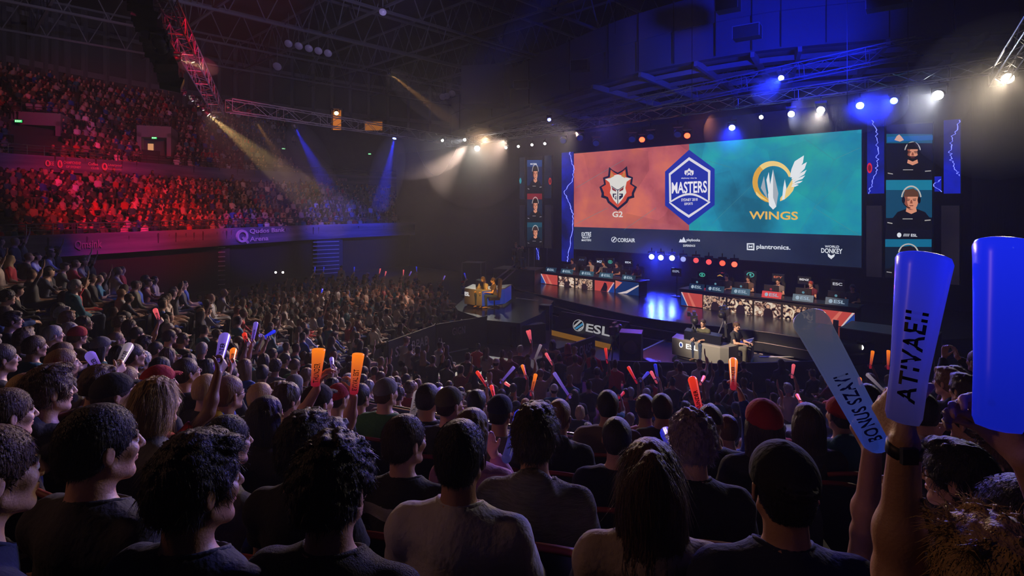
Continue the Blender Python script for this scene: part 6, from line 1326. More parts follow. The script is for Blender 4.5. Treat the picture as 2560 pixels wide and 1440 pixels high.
gaming_chair((b2_.x+.05, b2_.y, .35), RZP+1.4, 'dark swivel chair of the caster seen from the side', group=None)
_, b3 = seated(1207, 711, 25.6, 'desk', 'caster with long fair hair in yellow-lit jacket at the small desk', PI-.5, .98, hair='bob', hc='light brown', top='beige', skin=0)
_, b4 = seated(1232, 712, 25.4, 'desk', 'caster in dark suit at the right of the small desk', PI*.5+.3, .96, hair='short', hc='brown', top='brown', skin=0); gaming_chair((b4.x, b4.y, .95), PI*.5+.3, 'pale-edged chair of the caster at the small desk', 'brown', None)
_, b5 = seated(853, 660, 36, 'stand', 'steward in pale shirt standing by the drape at the back of the floor', PI*.9, 0, hair='short', hc='black', top='light grey', skin=1, legs='black')
seated(1297, 650, 33, 'phone', 'camera operator crouching on the side riser left of the stage', PI*1.2, 1.9, hair='crop', hc='black', top='charcoal', cap='backwards cap')
seated(1290, 632, 33.6, 'stand', 'camera operator standing on the side riser left of the stage', PI*1.1, 1.65, hair='short', hc='brown', top='black')
seated(2442, 905, 6.4, 'phone', 'person filming with both arms lifted by the right drape', face_to(4, 6)+.2, None, hair='short', hc='brown', top='black')
seated(1843, 940, 12.6, 'phone', 'person in backwards cap filming the caster desk', face_to(4, 12), 0, hair='crop', hc='black', top='black', cap='backwards cap', capc='navy')
H(1692, 912, 14.6, 'person in beige shirt sitting in front of the caster desk corner', hair='short', hc='black', skin=2, top='beige', w=1.15)
H(1420, 868, 16.8, 'person with long bright red hair before the wedge sign', hair='long', hc='red', skin=0, top='maroon', fem=1)
H(1382, 860, 17.0, 'person with round dark hair in beige top before the wedge sign', hair='bun', hc='black', skin=1, top='beige')
H(1241, 908, 13.6, 'person in white beanie and maroon t-shirt near the red sticks', hair='crop', hc='black', skin=1, top='maroon', cap='beanie', capc='white')
NH = len([o for o in bpy.data.objects if o.name.startswith('person')])
# ------------------------------------------------------------------ every other seat of the lower bowl
rs = random.Random(11); seats = []
def try_seat(R, ph, z, kind):
    c = bowl(R, ph); x, y = c.x+rs.uniform(-.06, .06), c.y+rs.uniform(-.06, .06)
    if y < .9: return
    px, py = proj((x, y, z+1.2))
    if not (-90 < px < 2650 and py < 1520): return
    if any((x-a)**2+(y-b)**2 < .25 for a, b in HEROES): return
    seats.append((math.hypot(x, y), x, y, z, kind))
for k in range(13):
    R = R0+DR*(k+.6); n = int(R*math.radians(PH_E-PH_S)/.56)
    for i in range(n):
        ph = PH_S+.8+(PH_E-PH_S-1.6)*i/n
        if abs(ph-58) < 40/R: continue
        if rs.random() < .05: continue
        try_seat(R, ph, zrow(k), 's')
for k in range(7, 15):
    R = R0+DR*(k+.6); n = int(R*math.radians(PH_S+44)/.58)
    for i in range(n):
        ph = -44+(PH_S+44)*i/n; c = bowl(R, ph)
        if math.hypot(c.x, c.y) < 3.2 and proj((c.x, max(c.y, .1), zrow(k)+1.2))[0] > 150: continue
        if rs.random() < .12: continue
        try_seat(R, ph, zrow(k), 'n')
bar0, bar1 = PZ(978, 905, 0.35), PZ(1290, 812, 0.35)
def near_bar(x, y, m=.55):
    a = Vector((bar0.x, bar0.y)); c = Vector((bar1.x, bar1.y)); p = Vector((x, y)); t = max(-.5, min(1, (p-a).dot(c-a)/(c-a).length_squared)); return (p-a-(c-a)*t).length < m
for j in range(11):
    R = 6.7+.92*j; n = int(R*math.radians(116)/.57)
    for i in range(n):
        ph = -48+116*i/n; c = bowl(R, ph)
        if R > 16.3 or c.y > 17.6 or (c.y > 15.6 and c.x > 2.6) or near_bar(c.x, c.y) or rs.random() < .06 or abs(ph+8) < 30/R: continue
        if c.x > 8.5 and c.y > 15: continue
        if ph > 28 and (R > 10.8 or (bar1.x-bar0.x)*(c.y-bar0.y)-(bar1.y-bar0.y)*(c.x-bar0.x) > 0): continue
        if c.y > 19.5: continue
        try_seat(R, ph, 0, 'f')
for j in range(18):
    R = 5.6+.92*j; n = int(R*math.radians(90)/.57)
    for i in range(n):
        ph = 33+100*i/n; c = bowl(R, ph)
        if (R > 10.9 and ph < PH_E+1.5) or c.y > 35.5 or near_bar(c.x, c.y) or rs.random() < .05: continue
        if c.x > -3.0 and c.y > 22.5: continue
        if c.x < -.5*c.y-3.2+.5 and c.y > 30: continue
        a, bb = Vector((bar0.x, bar0.y)), Vector((bar1.x, bar1.y)); cr_ = (bb.x-a.x)*(c.y-a.y)-(bb.y-a.y)*(c.x-a.x)
        if R < 10.9 and cr_ < 0 : continue
        try_seat(R, ph, 0, 'b')
seats.sort(); NEAR = max(0, 296-NH)
KEYS = ['lap', 'lap_long', 'lean', 'lean_long', 'fold', 'chin', 'turn', 'wide', 'lap_long', 'lap', 'clap']
for dist, x, y, z, kind in seats[:NEAR]:
    key = rs.choice(KEYS); parts = lib(key); rz = face_to(x, y)+rs.uniform(-.2, .2); px, py = proj((x, y, z+1.2)); dd, l = uniq(rnd_attr, px, py, rs)
    person(parts, (x, y, z+.02), rz, l, group=None, **dd)
# ================================================================== the rest of the audience: past the 300 nearest, one object
def proto(key, base, head, style):
    p = pose(**POSES[key]); lo, hi = bounds(p, .12); f = Field(lo, hi, base, [(p['H']-.13, p['H']+.16, head)]); body_sdf(f, p, .012); H_ = p['H']; T = lambda *a: H_+p['R']@V3(*a)
    f.ell(T(0, -.015, .035), (.08, .1, .092), .02); f.ell(T(0, .03, -.04), (.06, .07, .085), .02); f.ell(T(0, .108, -.02), (.014, .02, .02), .01)
    if style == 'long': f.cone(T(0, -.05, .0), T(0, -.08, -.22), .09, .08, .03)
    if style == 'cap': f.cone(T(0, .08, .06), T(0, .17, .05), .06, .04, .02, fl=((0, 0, 1), 4))
    for n in (0, 1): f.cone(p['wr'][n], p['wr'][n]+p['hd'][n]*.13, .034, .028, .02)
    V, Q = f.mesh(); C = V; L = (C-H_)@p['R']; z = C[:, 2]
    hair = (L[:, 2] > .045) | ((L[:, 1] < .01) & (L[:, 2] > -.075)) | (((L[:, 1] < .03) & (L[:, 2] > -.3) & (np.abs(L[:, 0]) < .1) & (L[:, 1] > -.19)) if style == 'long' else np.zeros(len(C), bool))
    inh = np.linalg.norm(L*np.array([1, .9, .85]), axis=1) < .16; reg = np.ones(len(C), int)      # 1 top
    reg[z < p['pel'][2]+.06] = 2; neck = (np.linalg.norm(L-np.array([0, -.03, -.13]), axis=1) < .1); reg[neck] = 0; reg[inh] = 0
    reg[hair & (inh | (style == 'long'))] = 3
    for n in (0, 1):
        d = np.linalg.norm(C-(p['wr'][n]+p['hd'][n]*.05), axis=1); reg[d < .13] = 0
        if p['sleeve'] < 1:
            ab = p['wr'][n]-p['el'][n]; t = np.clip(((C-p['el'][n])@ab)/(ab@ab), 0, 1); d = np.linalg.norm(C-p['el'][n]-t[:, None]*ab, axis=1); reg[d < .055] = 0
    return V, Q, reg
def crowd_mesh(name, items, protos, hold, stuffm):
    rr = np.random.RandomState(3); Vs, Qs, Cs = [], [], []; off = 0; skin = np.array([(.55, .34, .24), (.48, .28, .19), (.36, .2, .13), (.22, .12, .08)]); hair = np.array([(.015, .012, .012), (.03, .018, .013), (.08, .045, .025), (.2, .12, .06), (.4, .28, .12)])
    tops = np.array([TOPC[k] for k in ('black', 'black', 'charcoal', 'charcoal', 'navy', 'grey', 'light grey', 'white', 'red', 'blue', 'teal', 'olive', 'beige', 'brown', 'maroon')]); legs = np.array([(.03, .04, .09), (.015, .015, .018), (.1, .09, .07)])
    for x, y, z, rz in items:
        V, Q, reg = protos[rr.randint(len(protos))]; c, s_ = math.cos(rz), math.sin(rz); sc_ = rr.uniform(.94, 1.05)
        Vs.append(np.stack([x+(V[:, 0]*c-V[:, 1]*s_)*sc_, y+(V[:, 0]*s_+V[:, 1]*c)*sc_, z+V[:, 2]*sc_], 1)); Qs.append(Q+off); off += len(V)
        pal = np.array([skin[rr.randint(4)], tops[rr.choice(len(tops))]*rr.uniform(.8, 1.5), legs[rr.randint(3)], hair[rr.choice(5, p=[.3, .3, .2, .12, .08])]]); Cs.append(pal[reg])
    V = np.concatenate(Vs); Q = np.concatenate(Qs); C = np.concatenate(Cs); me = bpy.data.meshes.new(name); n, f_ = len(V), len(Q)
    me.vertices.add(n); me.vertices.foreach_set('co', V.astype(np.float32).ravel()); me.loops.add(f_*4); me.loops.foreach_set('vertex_index', Q.astype(np.int32).ravel()); me.polygons.add(f_); me.polygons.foreach_set('loop_start', np.arange(0, f_*4, 4, dtype=np.int32)); me.polygons.foreach_set('use_smooth', np.ones(f_, bool)); me.update(calc_edges=True)
    at = me.color_attributes.new('tone', 'FLOAT_COLOR', 'POINT'); at.data.foreach_set('color', np.concatenate([C, np.ones((n, 1))], 1).astype(np.float32).ravel()); me.materials.append(stuffm); print('crowd', name, len(items), f_); return me
cm = mat('crowd clothes', (.1, .1, .1), .85); nt = cm.node_tree; an = nt.nodes.new('ShaderNodeAttribute'); an.attribute_name = 'tone'; nt.links.new(an.outputs['Color'], nt.nodes['Principled BSDF'].inputs['Base Color'])
pm = [proto('lap', .056, .032, 's'), proto('lap_long', .056, .032, 'cap'), proto('lean', .056, .032, 's'), proto('fold', .056, .032, 'long'), proto('chin', .056, .032, 's'), proto('up', .056, .032, 's'), proto('lean_long', .056, .032, 'cap'), proto('turn', .056, .032, 'long')]
pf = [proto(k, .09, .046, s_) for k, s_ in (('lap', 's'), ('lean', 'long'), ('fold', 's'), ('lap_long', 'cap'), ('clap', 's'), ('turn', 's'))]
items = [(x, y, z+.02, face_to(x, y)+rs.uniform(-.25, .25)) for _, x, y, z, k in seats[NEAR:]]; n_low = len(items)
VOM = [(-.30, 'x')]
def in_vom(px, py): return (345 < px < 440 and 300 < py < 405) or (20 < px < 150 and 275 < py < 372)
def tier_seats(pl, nm, z0, rows, dr, rise, lim, dens, y0):
    out = []
    for k in range(rows):
        pts = [p+n*(k*dr+.5) for p, n in zip(pl, nm)]; acc = 0
        for i in range(len(pts)-1):
            a, c = pts[i], pts[i+1]; L = (c-a).length; t = .55-acc
            while t < L:
                q = a.lerp(c, t/L); t += .55; px, py = proj((q.x, q.y, z0+k*rise+1.1)) if q.y > 1 else (-999, 0)
                if -30 < px < lim and not in_vom(px, py):
                    seg = i+t/L
                    if abs((seg % 6.2)-3.1) < .22 and k > 0: continue
                    if rs.random() < dens*(1 if px < lim-160 else (lim-px)/160): out.append((q.x, q.y, z0+k*rise+.02, face_to(q.x, q.y)+rs.uniform(-.3, .3)))
            acc = L-(t-.55) if t-.55 < L else 0
    return out
it_m = tier_seats(MIDF, MIDN, MZ, MR, MDR, MRS, 1010, .93, 0); it_u = tier_seats(UPF, MIDN, UZ, UR, UDR, URS, 760, .82, 0)
me1 = crowd_mesh('crowd low', items, pm, None, cm); me2 = crowd_mesh('crowd tiers', it_m+it_u, pf, None, cm)
b_ = bmesh.new(); b_.from_mesh(me1); b_.from_mesh(me2); me = bpy.data.meshes.new('crowd'); b_.to_mesh(me); b_.free(); me.materials.append(cm); me.polygons.foreach_set('use_smooth', np.ones(len(me.polygons), bool))
co = link('seated_crowd', me); tag(co, 'rest of the seated audience on the far floor and the tiers', 'crowd', kind='stuff')
# ================================================================== seats of the near rows
REDT = mat('red piping', (.22, .02, .02), .6); SEATM = mat('seat shell', (.012, .012, .016), .45); UPH = mat('seat upholstery', (.05, .012, .02), .85)
def seat_proto():
    e = empty('stadium_seat', (0, 0, 0)); rows = []
    for j in range(7):
        z = .42+.5*j/6; w = .24*(1-.12*max(0, (j-4)/2)**2); rows.append([(w*math.sin(a), -.30-.05*j/6+.05*(1-math.cos(a*1.3)), z+(.03*math.cos(a*1.5) if j == 6 else 0)) for a in [(-1+i/4)*1.2 for i in range(9)]])
    b = MB(); b.grid(rows); b.grid([[(p[0]*.94, p[1]+.05, p[2]) for p in r] for r in rows][::-1]); top = rows[-1]; bk1 = b.build('backrest', SEATM, e)
    b = MB(); b.tube([(p[0], p[1]+.025, p[2]+.005) for p in top], .016, 6); b.build('piping', REDT, bk1)
    b = MB(); b.box((0, -.04, .43), (.46, .46, .07)); b.build('cushion', UPH, e)
    for s_ in (-1, 1): b = MB(); b.box((s_*.26, -.1, .62), (.05, .38, .04)); b.box((s_*.26, -.2, .31), (.04, .3, .6)); b.build('armrest', SEATM, e)
    return e
sp = seat_proto(); sp_kids = tree(sp); ns = 0; spots = []
for o in [o for o in bpy.data.objects if o.get('category') == 'person']:
    l = o.location
    if math.hypot(l.x, l.y) < 6.3 and l.y > .3 and surf(l.x, l.y) > .5: spots.append((l.x, l.y, l.z, o.rotation_euler.z))
for k in range(7, 14):      # empty seats between them
    R = R0+DR*(k+.6)
    for i in range(150):
        ph = -40+i*.6*57.3/R
        if ph > 70: break
        c = bowl(R, ph)
        if c.y < .8 or math.hypot(c.x, c.y) > 6: continue
        if any((c.x-a[0])**2+(c.y-a[1])**2 < .27 for a in spots): continue
        px, py = proj((c.x, c.y, zrow(k)+.9))
        if -50 < px < 2600 and py < 1500: spots.append((c.x, c.y, zrow(k)-.02, face_to(c.x, c.y)))
first = True
for x, y, z, a in spots[:95]:
    c = sp if first else copy_tree(sp, sp_kids); first = False; c.location = (x, y, z); c.rotation_euler = (0, 0, a); tag(c, 'dark folding seat with red piped backrest in the near rows', 'seat', 'folding seats of the near rows')
# ================================================================== rails, barriers
RAILM = mat('rail steel', (.3, .3, .33), .25, .9)
def railing(name, pts, h, label, n=3, r=.025, every=2):
    b = MB()
    for k in range(n): b.tube([(p[0], p[1], p[2]+h*(1-.3*k)) for p in pts], r if k == 0 else r*.6, 6)
    for p in pts[::every]: b.tube([p, (p[0], p[1], p[2]+h)], r*.7, 5)
    tag(b.build(name, RAILM), label, 'railing')
def arcpts(R, p0, p1, n, z): return [(*bowl(R, p0+(p1-p0)*i/n)[:2], z) for i in range(n+1)]
railing('handrail', arcpts(R0+DR*7+.12, -30, 31, 36, zrow(7)), 1.12, 'steel handrail curving in front of the near stand', 3, .027)
pts = [(p.x+n.x*.1, p.y+n.y*.1, 4.1) for p, n in zip(MIDF, MIDN)]; railing('handrail', pts, .55, 'steel handrail along the edge of the middle tier', 3, .025, 1)
pts = [(p.x+n.x*.1, p.y+n.y*.1, 8.75) for p, n in zip(UPF, MIDN)]; railing('handrail', pts, .6, 'steel handrail along the edge of the upper tier', 3, .03, 1)
def barrier(a, c, h, label, txts=(), m=None):
    a, c = Vector(a), Vector(c); d = (c-a); n = Vector((d.y, -d.x, 0)).normalized(); e = empty('crowd_barrier', a.lerp(c, .5), 0, label, 'barrier'); b = MB(); b.prism([a, c, c+Vector((0, 0, h)), a+Vector((0, 0, h))], n*.06); at_world(b.build('panel', m or mat('barrier cloth', (.03, .027, .03), .85)), e)
    b = MB()
    n2 = n if n.dot(EYE-a) > 0 else -n
    q = lambda t, z: a+d*t+Vector((0, 0, h*z))+n2*.075
    for t, u0, u1, z0, z1 in txts: text_on(b, t, q(u0, z1), q(u1, z1), q(u1, z0), q(u0, z0), 0, .02, 1.1)
    if txts: at_world(b.build('lettering', mat('barrier print', (.42, .36, .4), .7)), e)
    b = MB()
    for t in (0, .5, 1): b.tube([a+d*t, a+d*t+Vector((0, 0, h+.02))], .03, 5)
    at_world(b.build('post', K), e); return e
A = PZ(975, 945, 0); A = PZ(978, 955, 0); B1 = PZ(1085, 895, 0); B2 = PZ(1290, 835, 0)
barrier(PZ(968, 942, 0), PZ(1085, 890, 0), 1.15, 'dark cloth barrier with spaced lettering between two floor blocks', [('SX\'ABPAB', .12, .82, .48, .78)]); barrier(PZ(1088, 888, 0), PZ(1215, 862, 0), 1.15, 'dark cloth barrier with faint GIGI letters, nearer the small desk', [('GIGN', .3, .55, .55, .8), ('EA', .04, .12, .3, .55)])
barrier(PZ(1390, 955, 0), PZ(1484, 916, 0), 1.05, 'slanted dark barrier with INTAKE CHASE lettering beside the gold strip', [('INTAKE CHASE', .12, .9, .55, .85)])
barrier(PZ(1500, 975, 0), PZ(1800, 985, 0), .9, 'low dark barrier cloth in front of the caster platform'); barrier(PZ(1805, 985, 0), PZ(2080, 975, 0), .9, 'low dark barrier cloth along the right of the platform')
# ================================================================== kit on the floor
def flightcase(c, d, rz, label, name='flight_case', cat='case'):
    e = empty(name, c, rz, label, cat); b = MB(); b.box((0, 0, d[2]/2), d); b.build('case_body', K, e); b = MB()
    for x in (-1, 1):
        for y in (-1, 1): b.box((x*d[0]/2, y*d[1]/2, d[2]/2), (.03, .03, d[2]))
    b.box((0, 0, d[2]), (d[0]+.02, d[1]+.02, .03)); b.build('corner_trim', STEEL, e); return e
p = PZ(1578, 930, 0); e = flightcase((p.x, p.y, 0), (.7, .6, 1.35), -.3, 'tall black speaker cabinet left of the caster platform', 'speaker_cabinet', 'speaker'); b = MB(); b.lathe([(.24, 0), (.2, .02), (.08, .05)], (0, -.31, .9), 16, 0, Matrix.Rotation(PI/2, 3, 'X')); b.build('speaker_cone', STEEL, e)
p = PZ(1535, 925, 0)
def tv_camera(p, rz, label, h=1.5, crane=None):
    e = empty('television_camera', (p.x, p.y, p.z), rz, label, 'camera'); b = MB(); b.box((0, 0, h), (.2, .5, .26)); b.box((0, .05, h+.2), (.1, .3, .1)); b.box((.16, -.2, h+.1), (.1, .2, .14)); b.build('camera_body', mat('camera plastic', (.03, .03, .035), .3), e)
    b = MB(); b.lathe([(.07, 0), (.07, .22), (.1, .24), (.1, .36)], (0, .25, h), 12, 0, Matrix.Rotation(-PI/2, 3, 'X')); b.build('lens_barrel', K, e)
    for i in range(3): a = i*2.094; b = MB(); b.tube([(0, 0, h-.2), (.45*math.cos(a), .45*math.sin(a), 0)], .022, 5); b.build('leg', STEEL, e)
    b = MB(); b.lathe([(.05, h-.3), (.06, h-.13), (.03, h-.12)]); b.build('pan_head', STEEL, e); return e
tv_camera(p, -.5, 'television camera on tripod beside the tall black speaker cabinet', 1.35); pp = PZ(1795, 868, .7); tv_camera(Vector((pp.x+.3, pp.y+.2, .4)), 2.6, 'large round-hooded camera behind the front casters', 1.45)
pp = PZ(1735, 868, .7); tv_camera(Vector((pp.x, pp.y, .4)), 2.9, 'slim camera on pole left behind the suited caster', 1.3)
# crane arm at the left of the stage
e = empty('camera_crane', P(1292, 690, 33), 0, 'long camera crane arm reaching down towards the small caster desk', 'camera crane'); b = MB(); b.tube([P(1215, 718, 30), P(1300, 652, 33)], .05, 6); b.tube([P(1245, 712, 30.5), P(1306, 660, 33)], .03, 5); at_world(b.build('arm', STEEL), e)
b = MB(); b.box(P(1300, 655, 33), (.5, .5, .5)); q = P(1297, 700, 33); b.tube([P(1300, 655, 33), (q.x, q.y, 1.9)], .12, 8); at_world(b.build('pedestal', K), e)
q = P(1297, 712, 33.3); flightcase((q.x, q.y, 0), (2.6, 1.6, 1.88), -.4, 'black riser box carrying the crane operators left of the stage', 'riser_box', 'riser')
q = PZ(1185, 728, .0); flightcase((q.x, q.y, 0), (1.3, .9, 1.9), -.3, 'big black speaker stack behind the small caster desk', 'speaker_stack', 'speaker')
q = PZ(2200, 930, 0); BX = S(11.5, -10.6, 0); flightcase(PZ(2225, 925, 0), (2.6, 1.6, 1.35), -TH, 'wide black skirted riser right of the caster platform', 'skirted_riser', 'riser')
flightcase(PZ(1362, 762, 1.0)+Vector((0, -.6, -1.0)), (.5, .35, 1.1), -.4, 'small black monitor speaker on the stage edge steps', 'stage_monitor', 'speaker')
b = MB(); q0_, q1_ = PZ(2088, 862, .5), PZ(2082, 866, .5); b.box((q0_.x, q0_.y, .9), (.16, .1, 1.0), rz=-TH, ry=.05); tag(b.build('stage_edge_post', TAPE), 'pale slanted edge board at the right end of the stage', 'board')
# retracted seat banks below the middle tier
for i, (x0, x1, d, lab) in enumerate(((482, 572, 37.2, 'retracted seat bank under the banner, left of the dark drape'), (788, 852, 44, 'retracted seat bank under the banner, above the standing steward'))):
    a, c = P(x0, 600, d), P(x1, 600, d+1.2); e = empty('retracted_seat_bank', (a.x, a.y, 0), 0, lab, 'seating'); t = (c-a); t.z = 0; ang = math.atan2(t.y, t.x); m_ = a+t/2
    b = MB(); b.box((m_.x, m_.y, 1.45), (t.length, .9, 2.9), rz=ang); at_world(b.build('frame', mat('bank frame', (.02, .02, .025), .6)), e); b = MB()
    for k in range(9): b.box((m_.x, m_.y-.5, .3+k*.31), (t.length, .14, .05), rz=ang)
    at_world(b.build('step_edge', mat('bank edge', (.5, .48, .5), .4)), e)
# signs and lettering on the fascias
def fascia_pt(pl, nm, px, off=.14):
    best = None
    for i in range(len(pl)-1):
        for t in range(20):
            q = pl[i].lerp(pl[i+1], t/20); n = nm[i].lerp(nm[i+1], t/20)
            if q.y > 1:
                x = CX+F*q.x/q.y
                if best is None or abs(x-px) < best[0]: best = (abs(x-px), q-n*off)
    return best[1]
def fascia_sign(name, pl, nm, items, label, m):
    e = None; b = MB()
    for kind, x0, x1, z0, z1, t in items:
        a, c = fascia_pt(pl, nm, x0), fascia_pt(pl, nm, x1); A, C_ = Vector((a.x, a.y, 0)), Vector((c.x, c.y, 0)); up = Vector((0, 0, 1))
        if kind == 't': text_on(b, t, A+up*z1, C_+up*z1, C_+up*z0, A+up*z0, 0, .03)
        else:
            ce = (A+C_)/2+up*(z0+z1)/2; dx = (C_-A)/2; b.tube([ce+dx*.75*math.cos(q)+up*(z1-z0)*.38*math.sin(q) for q in [k*PI/10 for k in range(20)]], (z1-z0)*.11, 4, closed=True)
            if t == 'Q': b.tube([ce+dx*.1-up*(z1-z0)*.1, ce+dx*.95-up*(z1-z0)*.5], (z1-z0)*.1, 4)
    o = b.build(name, m); tag(o, label, 'lettering'); return o
FW = mat('fascia print', (.75, .72, .85), .6)
fascia_sign('arena_sign', MIDF, MIDN, [('t', 621, 709, 3.62, 4.0, 'Qudos Bank'), ('t', 621, 668, 3.12, 3.45, 'Arena')], 'pale Qudos Bank Arena lettering on the middle fascia', FW)
fascia_sign('ring_logo', MIDF, MIDN, [('c', 585, 618, 3.05, 4.0, 'Q')], 'pale ring logo with tail left of the arena lettering', FW)
fascia_sign('arena_sign', MIDF, MIDN, [('t', 185, 252, 3.25, 3.75, 'Qmsink')], 'dark violet-grey lettering at the left end of the middle fascia', mat('fascia print dark', (.25, .22, .35), .6))  # print in a darker tone than the arena lettering
FR = mat('fascia print red', (.7, .3, .4), .6)
fascia_sign('fascia_logos', UPF, MIDN, [('c', 110, 122, 8.05, 8.5, ''), ('t', 122, 133, 8.15, 8.4, 'EE'), ('c', 140, 153, 8.0, 8.55, ''), ('t', 157, 200, 8.3, 8.5, 'CHAMPIONSHIP'), ('t', 162, 200, 8.05, 8.2, 'OF SYDNEY')], 'small sponsor marks on the upper fascia, left group', FR)
fascia_sign('fascia_logos', UPF, MIDN, [('t', 217, 243, 8.3, 8.5, 'Coffee'), ('t', 225, 245, 8.05, 8.2, 'CLUB'), ('c', 252, 266, 8.0, 8.55, ''), ('t', 268, 302, 8.3, 8.5, 'Liverpool'), ('t', 268, 302, 8.05, 8.2, 'Community')], 'small sponsor marks on the upper fascia, right group', FR)
fascia_sign('fascia_logos', UPF, MIDN, [('c', 760, 773, 8.05, 8.5, ''), ('c', 776, 784, 8.05, 8.5, ''), ('t', 786, 806, 8.1, 8.4, 'CLUB'), ('t', 816, 830, 8.1, 8.4, 'RS'), ('t', 842, 866, 8.1, 8.4, 'arena')], 'faint violet marks on the dark end of the upper fascia', mat('fascia print violet', (.3, .2, .45), .6))
# vomitories with green exit signs
def vomitory(px0, px1, py0, py1, d, label, lit):
    a, c = P(px0, py1, d), P(px1, py1, d); w = (c-a).length; h = (py1-py0)/F*d; m_ = (a+c)/2; rz = .42; e = empty('entry_portal', (m_.x, m_.y, m_.z), rz, label, 'entrance')
    b = MB(); b.box((-w/2-.15, 2, h*.5), (.3, 4, h)); b.box((w/2+.15, 2, h*.5), (.3, 4, h)); b.box((0, 2, h+.1), (w+.6, 4, .9)); b.build('concrete_surround', mat('portal concrete', (.3, .3, .28), .8), e)
    b = MB(); b.quad((-w/2, 1.2, 0), (w/2, 1.2, 0), (w/2, 1.2, h), (-w/2, 1.2, h)); b.build('inner_wall', mat('portal inner', (.12, .14, .13), .8), e)
    if lit: b = MB(); b.quad((-w*.35, 1.15, 0), (-w*.12, 1.15, 0), (-w*.12, 1.15, h*.6), (-w*.35, 1.15, h*.6)); b.build('lit_doorway', E_('#e8a070', .8), e)
    b = MB(); 
    for k in range(3): b.tube([(-w/2-.2, -.15, h+.6+.28*k), (w/2+.2, -.15, h+.6+.28*k)], .025, 5)
    for k in range(5): b.tube([(-w/2-.2+(w+.4)*k/4, -.15, h+.5), (-w/2-.2+(w+.4)*k/4, -.15, h+1.16)], .025, 5)
    b.build('guard_rail', RAILM, e)
vomitory(358, 412, 332, 392, 44, 'entry portal with lit doorway in the upper tier', True); vomitory(45, 128, 300, 358, 39, 'dark entry portal at the left of the upper tier', False)
def exit_sign(px, py, d, w, label):
    p = P(px, py, d); e = empty('exit_sign', p, .35, label, 'exit sign', None); W = w/F*d; b = MB(); b.box((0, 0, 0), (W*1.1, .08, W*.55)); b.build('housing', K, e); b = MB(); b.box((0, -.05, 0), (W, .02, W*.42)); b.build('lit_face', E_('#2ee06a', 1.0), e)
    b = MB(); text_on(b, 'EXIT', Vector((-W*.2, -.065, W*.13)), Vector((W*.42, -.065, W*.13)), Vector((W*.42, -.065, -W*.13)), Vector((-W*.2, -.065, -W*.13)), 0, .04); b.box((-W*.35, -.065, 0), (W*.12, .004, W*.28)); b.build('lettering', E_('#e8fff0', 1.2), e)
exit_sign(47, 303, 38, 15, 'green exit sign over the dark left portal'); exit_sign(386, 345, 43.7, 11, 'green exit sign over the portal with the lit doorway'); exit_sign(709, 372, 58, 8, 'green exit sign on the dark wall above the golden beam'); exit_sign(924, 385, 60, 7, 'green exit sign at the far dark wall near the trusses')
# lit control room windows, wall speakers
def litbox(x0, x1, y0, y1, d, label, c='#d88030', s_=.9):
    a, c_ = P(x0, y1, d), P(x1, y0, d); e = empty('lit_alcove', ((a.x+c_.x)/2, a.y, a.z), 0, label, 'alcove'); b = MB(); W, H_ = c_.x-a.x, c_.z-a.z; b.quad((-W/2, .5, 0), (W/2, .5, 0), (W/2, .5, H_), (-W/2, .5, H_)); b.build('lit_wall', mat('lit wall '+c, c, .8, em=c, es=s_), e)
    b = MB(); 
    for x in (-1, 1): b.box((x*W/2, .25, H_/2), (.15, .6, H_))
    b.box((0, .25, H_), (W, .6, .15)); b.box((0, .25, 0), (W, .6, .15)); b.build('frame', K, e)
litbox(827, 855, 272, 327, 58, 'narrow amber-lit alcove behind the far truss', '#c87028', .75); litbox(908, 958, 301, 328, 59, 'wide amber-lit alcove behind the far truss', '#b06828', .6)
b = MB(); fixture(P(841, 283, 57), P(845, 360, 52), '#ffb060', 12, 'pair of amber work lamps over the narrow alcove', .25)
def high_bay(px, py, d, r, label): p = P(px, py, d); e = empty('high_bay_lamp', p, 0, label, 'lamp', None); b = MB(); b.lathe([(r*.3, r*.9), (r*.5, r*.7), (r, 0), (r*.98, -.02)], (0, 0, 0), 14, 0, Matrix.Rotation(-.9, 3, 'X')); b.build('reflector', mat('reflector glass', (.55, .5, .58), .25), e); b = MB(); b.tube([(0, 0, r), (0, 0, r+2.2)], .03, 4); b.build('rod', STEEL, e)
for i, x in enumerate((721, 747, 772, 796, 820)): high_bay(x, 109+6*i, 46, .33, 'round grey high-bay lamp, %s in the row of five in the roof' % ['first', 'second', 'third', 'fourth', 'last'][i])
high_bay(693, 166, 46, .36, 'single round high-bay lamp below the row of five'); high_bay(957, 30, 30, .2, 'flat round lamp close to the top of the picture')
for i, (x, y) in enumerate(((1107, 242), (1116, 240), (1130, 234))): high_bay(x, y, 50, .32, '%s of three small round lamps left of the bulkhead corner' % ['left', 'middle', 'right'][i])
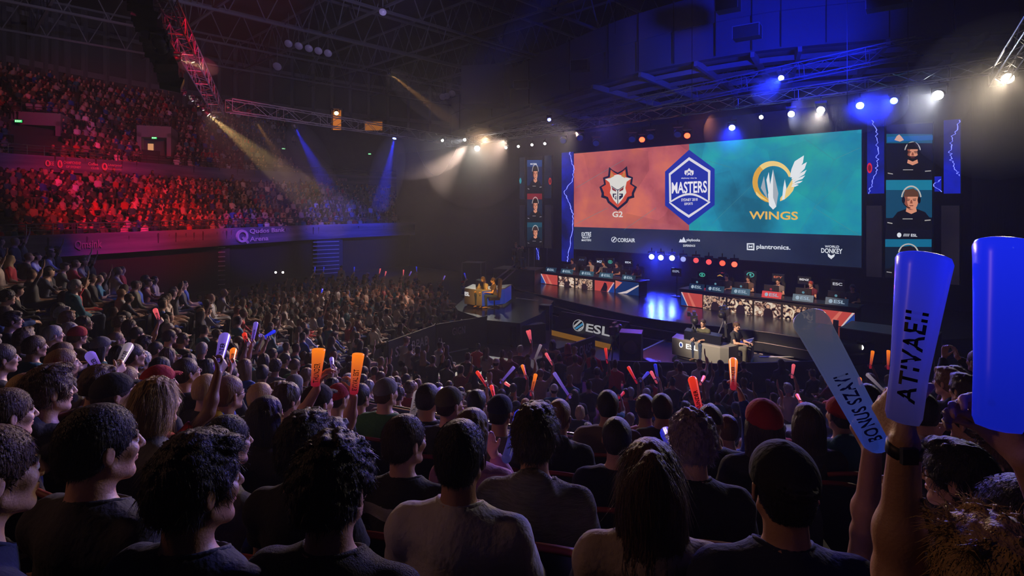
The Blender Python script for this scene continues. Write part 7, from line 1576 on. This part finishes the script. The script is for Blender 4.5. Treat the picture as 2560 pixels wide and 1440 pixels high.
# hanging line array cluster at the top left
e = empty('line_array', P(385, 0, 16), 0, 'big dark hanging speaker cluster at the top left', 'speaker array')
for k in range(9):
    q = P(352+9*k+(k > 5)*6, 8+25*k, 16+.35*k); b = MB(); b.box(q, (.62, .5, .24), rz=.5+.25*math.sin(k*2.3), rx=.12*k, ry=.2*math.sin(k*1.7)); b.box(q+Vector((.0, -.3, 0)), (.5, .03, .16), rz=.5, rx=.12*k); at_world(b.build('speaker_module', mat('array gloss', (.012, .012, .014), .18)), e)
for k in range(7): fixture(P(405+6*k+rs.uniform(-20, 20), 110+16*k, 17+.5*k), P(560, 500, 25), '#302838', 1, 'dark moving head under the hanging speaker cluster', .17, grp='dark moving heads under the speaker cluster')
for i, (x, y, d, l) in enumerate(((1820, 28, 26, 'black speaker box on the bulkhead, second from the right'), (1868, 97, 27, 'black speaker box hung below the bulkhead panels'), (2222, 20, 22, 'black speaker box at the top right of the bulkhead'), (1450, 178, 38, 'black speaker box at the left part of the bulkhead'), (1305, 222, 44, 'small black speaker box at the bulkhead corner'))):
    flightcase(P(x, y, d), ((1.0, 1.2, 1.5, 1.2, 1.2)[i], .7, (.8, .6, .8, .7, .6)[i]), -.3-.3*(x > 1600), l, 'bulkhead_speaker', 'speaker')
# hanging cables of the bulkhead
for i, (x, d) in enumerate(((1730, 24), (2118, 22), (2270, 21), (1538, 30))):
    b = MB(); b.tube([P(x, -30, d), P(x, 262 if x > 1600 else 85, d)], .012, 4); tag(b.build('hoist_cable', K), 'thin hoist cable dropping to the front truss, %s from the left' % ['second', 'third', 'fourth', 'first'][i], 'cable')
e = empty('cable_swag', P(1090, 400, 44), 0, 'loose cable hanging in two curves below the far truss corner', 'cable'); b = MB(); b.tube([P(1037+ (1145-1037)*t, 365+75*math.sin(PI*t), 43) for t in [k/14 for k in range(15)]], .02, 4); at_world(b.build('cable', STEEL), e)
# ------------------------------------------------------------------ group phrases of the repeats
GR_ = {'person': 'audience seated in the hall', 'noise stick': 'inflatable noise sticks held in the crowd', 'lamp': 'lamps of the hall and rig', 'video panel': 'LED panels beside the giant screen', 'display': 'rear displays above the teams', 'truss': 'lighting trusses', 'exit sign': 'green exit signs', 'barrier': 'cloth barriers on the floor', 'speaker': 'black speakers', 'railing': 'steel handrails', 'cable': 'hanging cables', 'desk': 'desks on the stages', 'chair': 'chairs at the desks'}
for o in list(bpy.data.objects):
    if o.parent is None and o.get('category') in GR_ and not o.get('group'):
        g = GR_[o['category']]; l = o.get('label', '')
        if o['category'] == 'person' and (l.startswith('player') or l.startswith('caster') or 'operator' in l): g = 'players, casters and crew on the stages'
        o['group'] = g
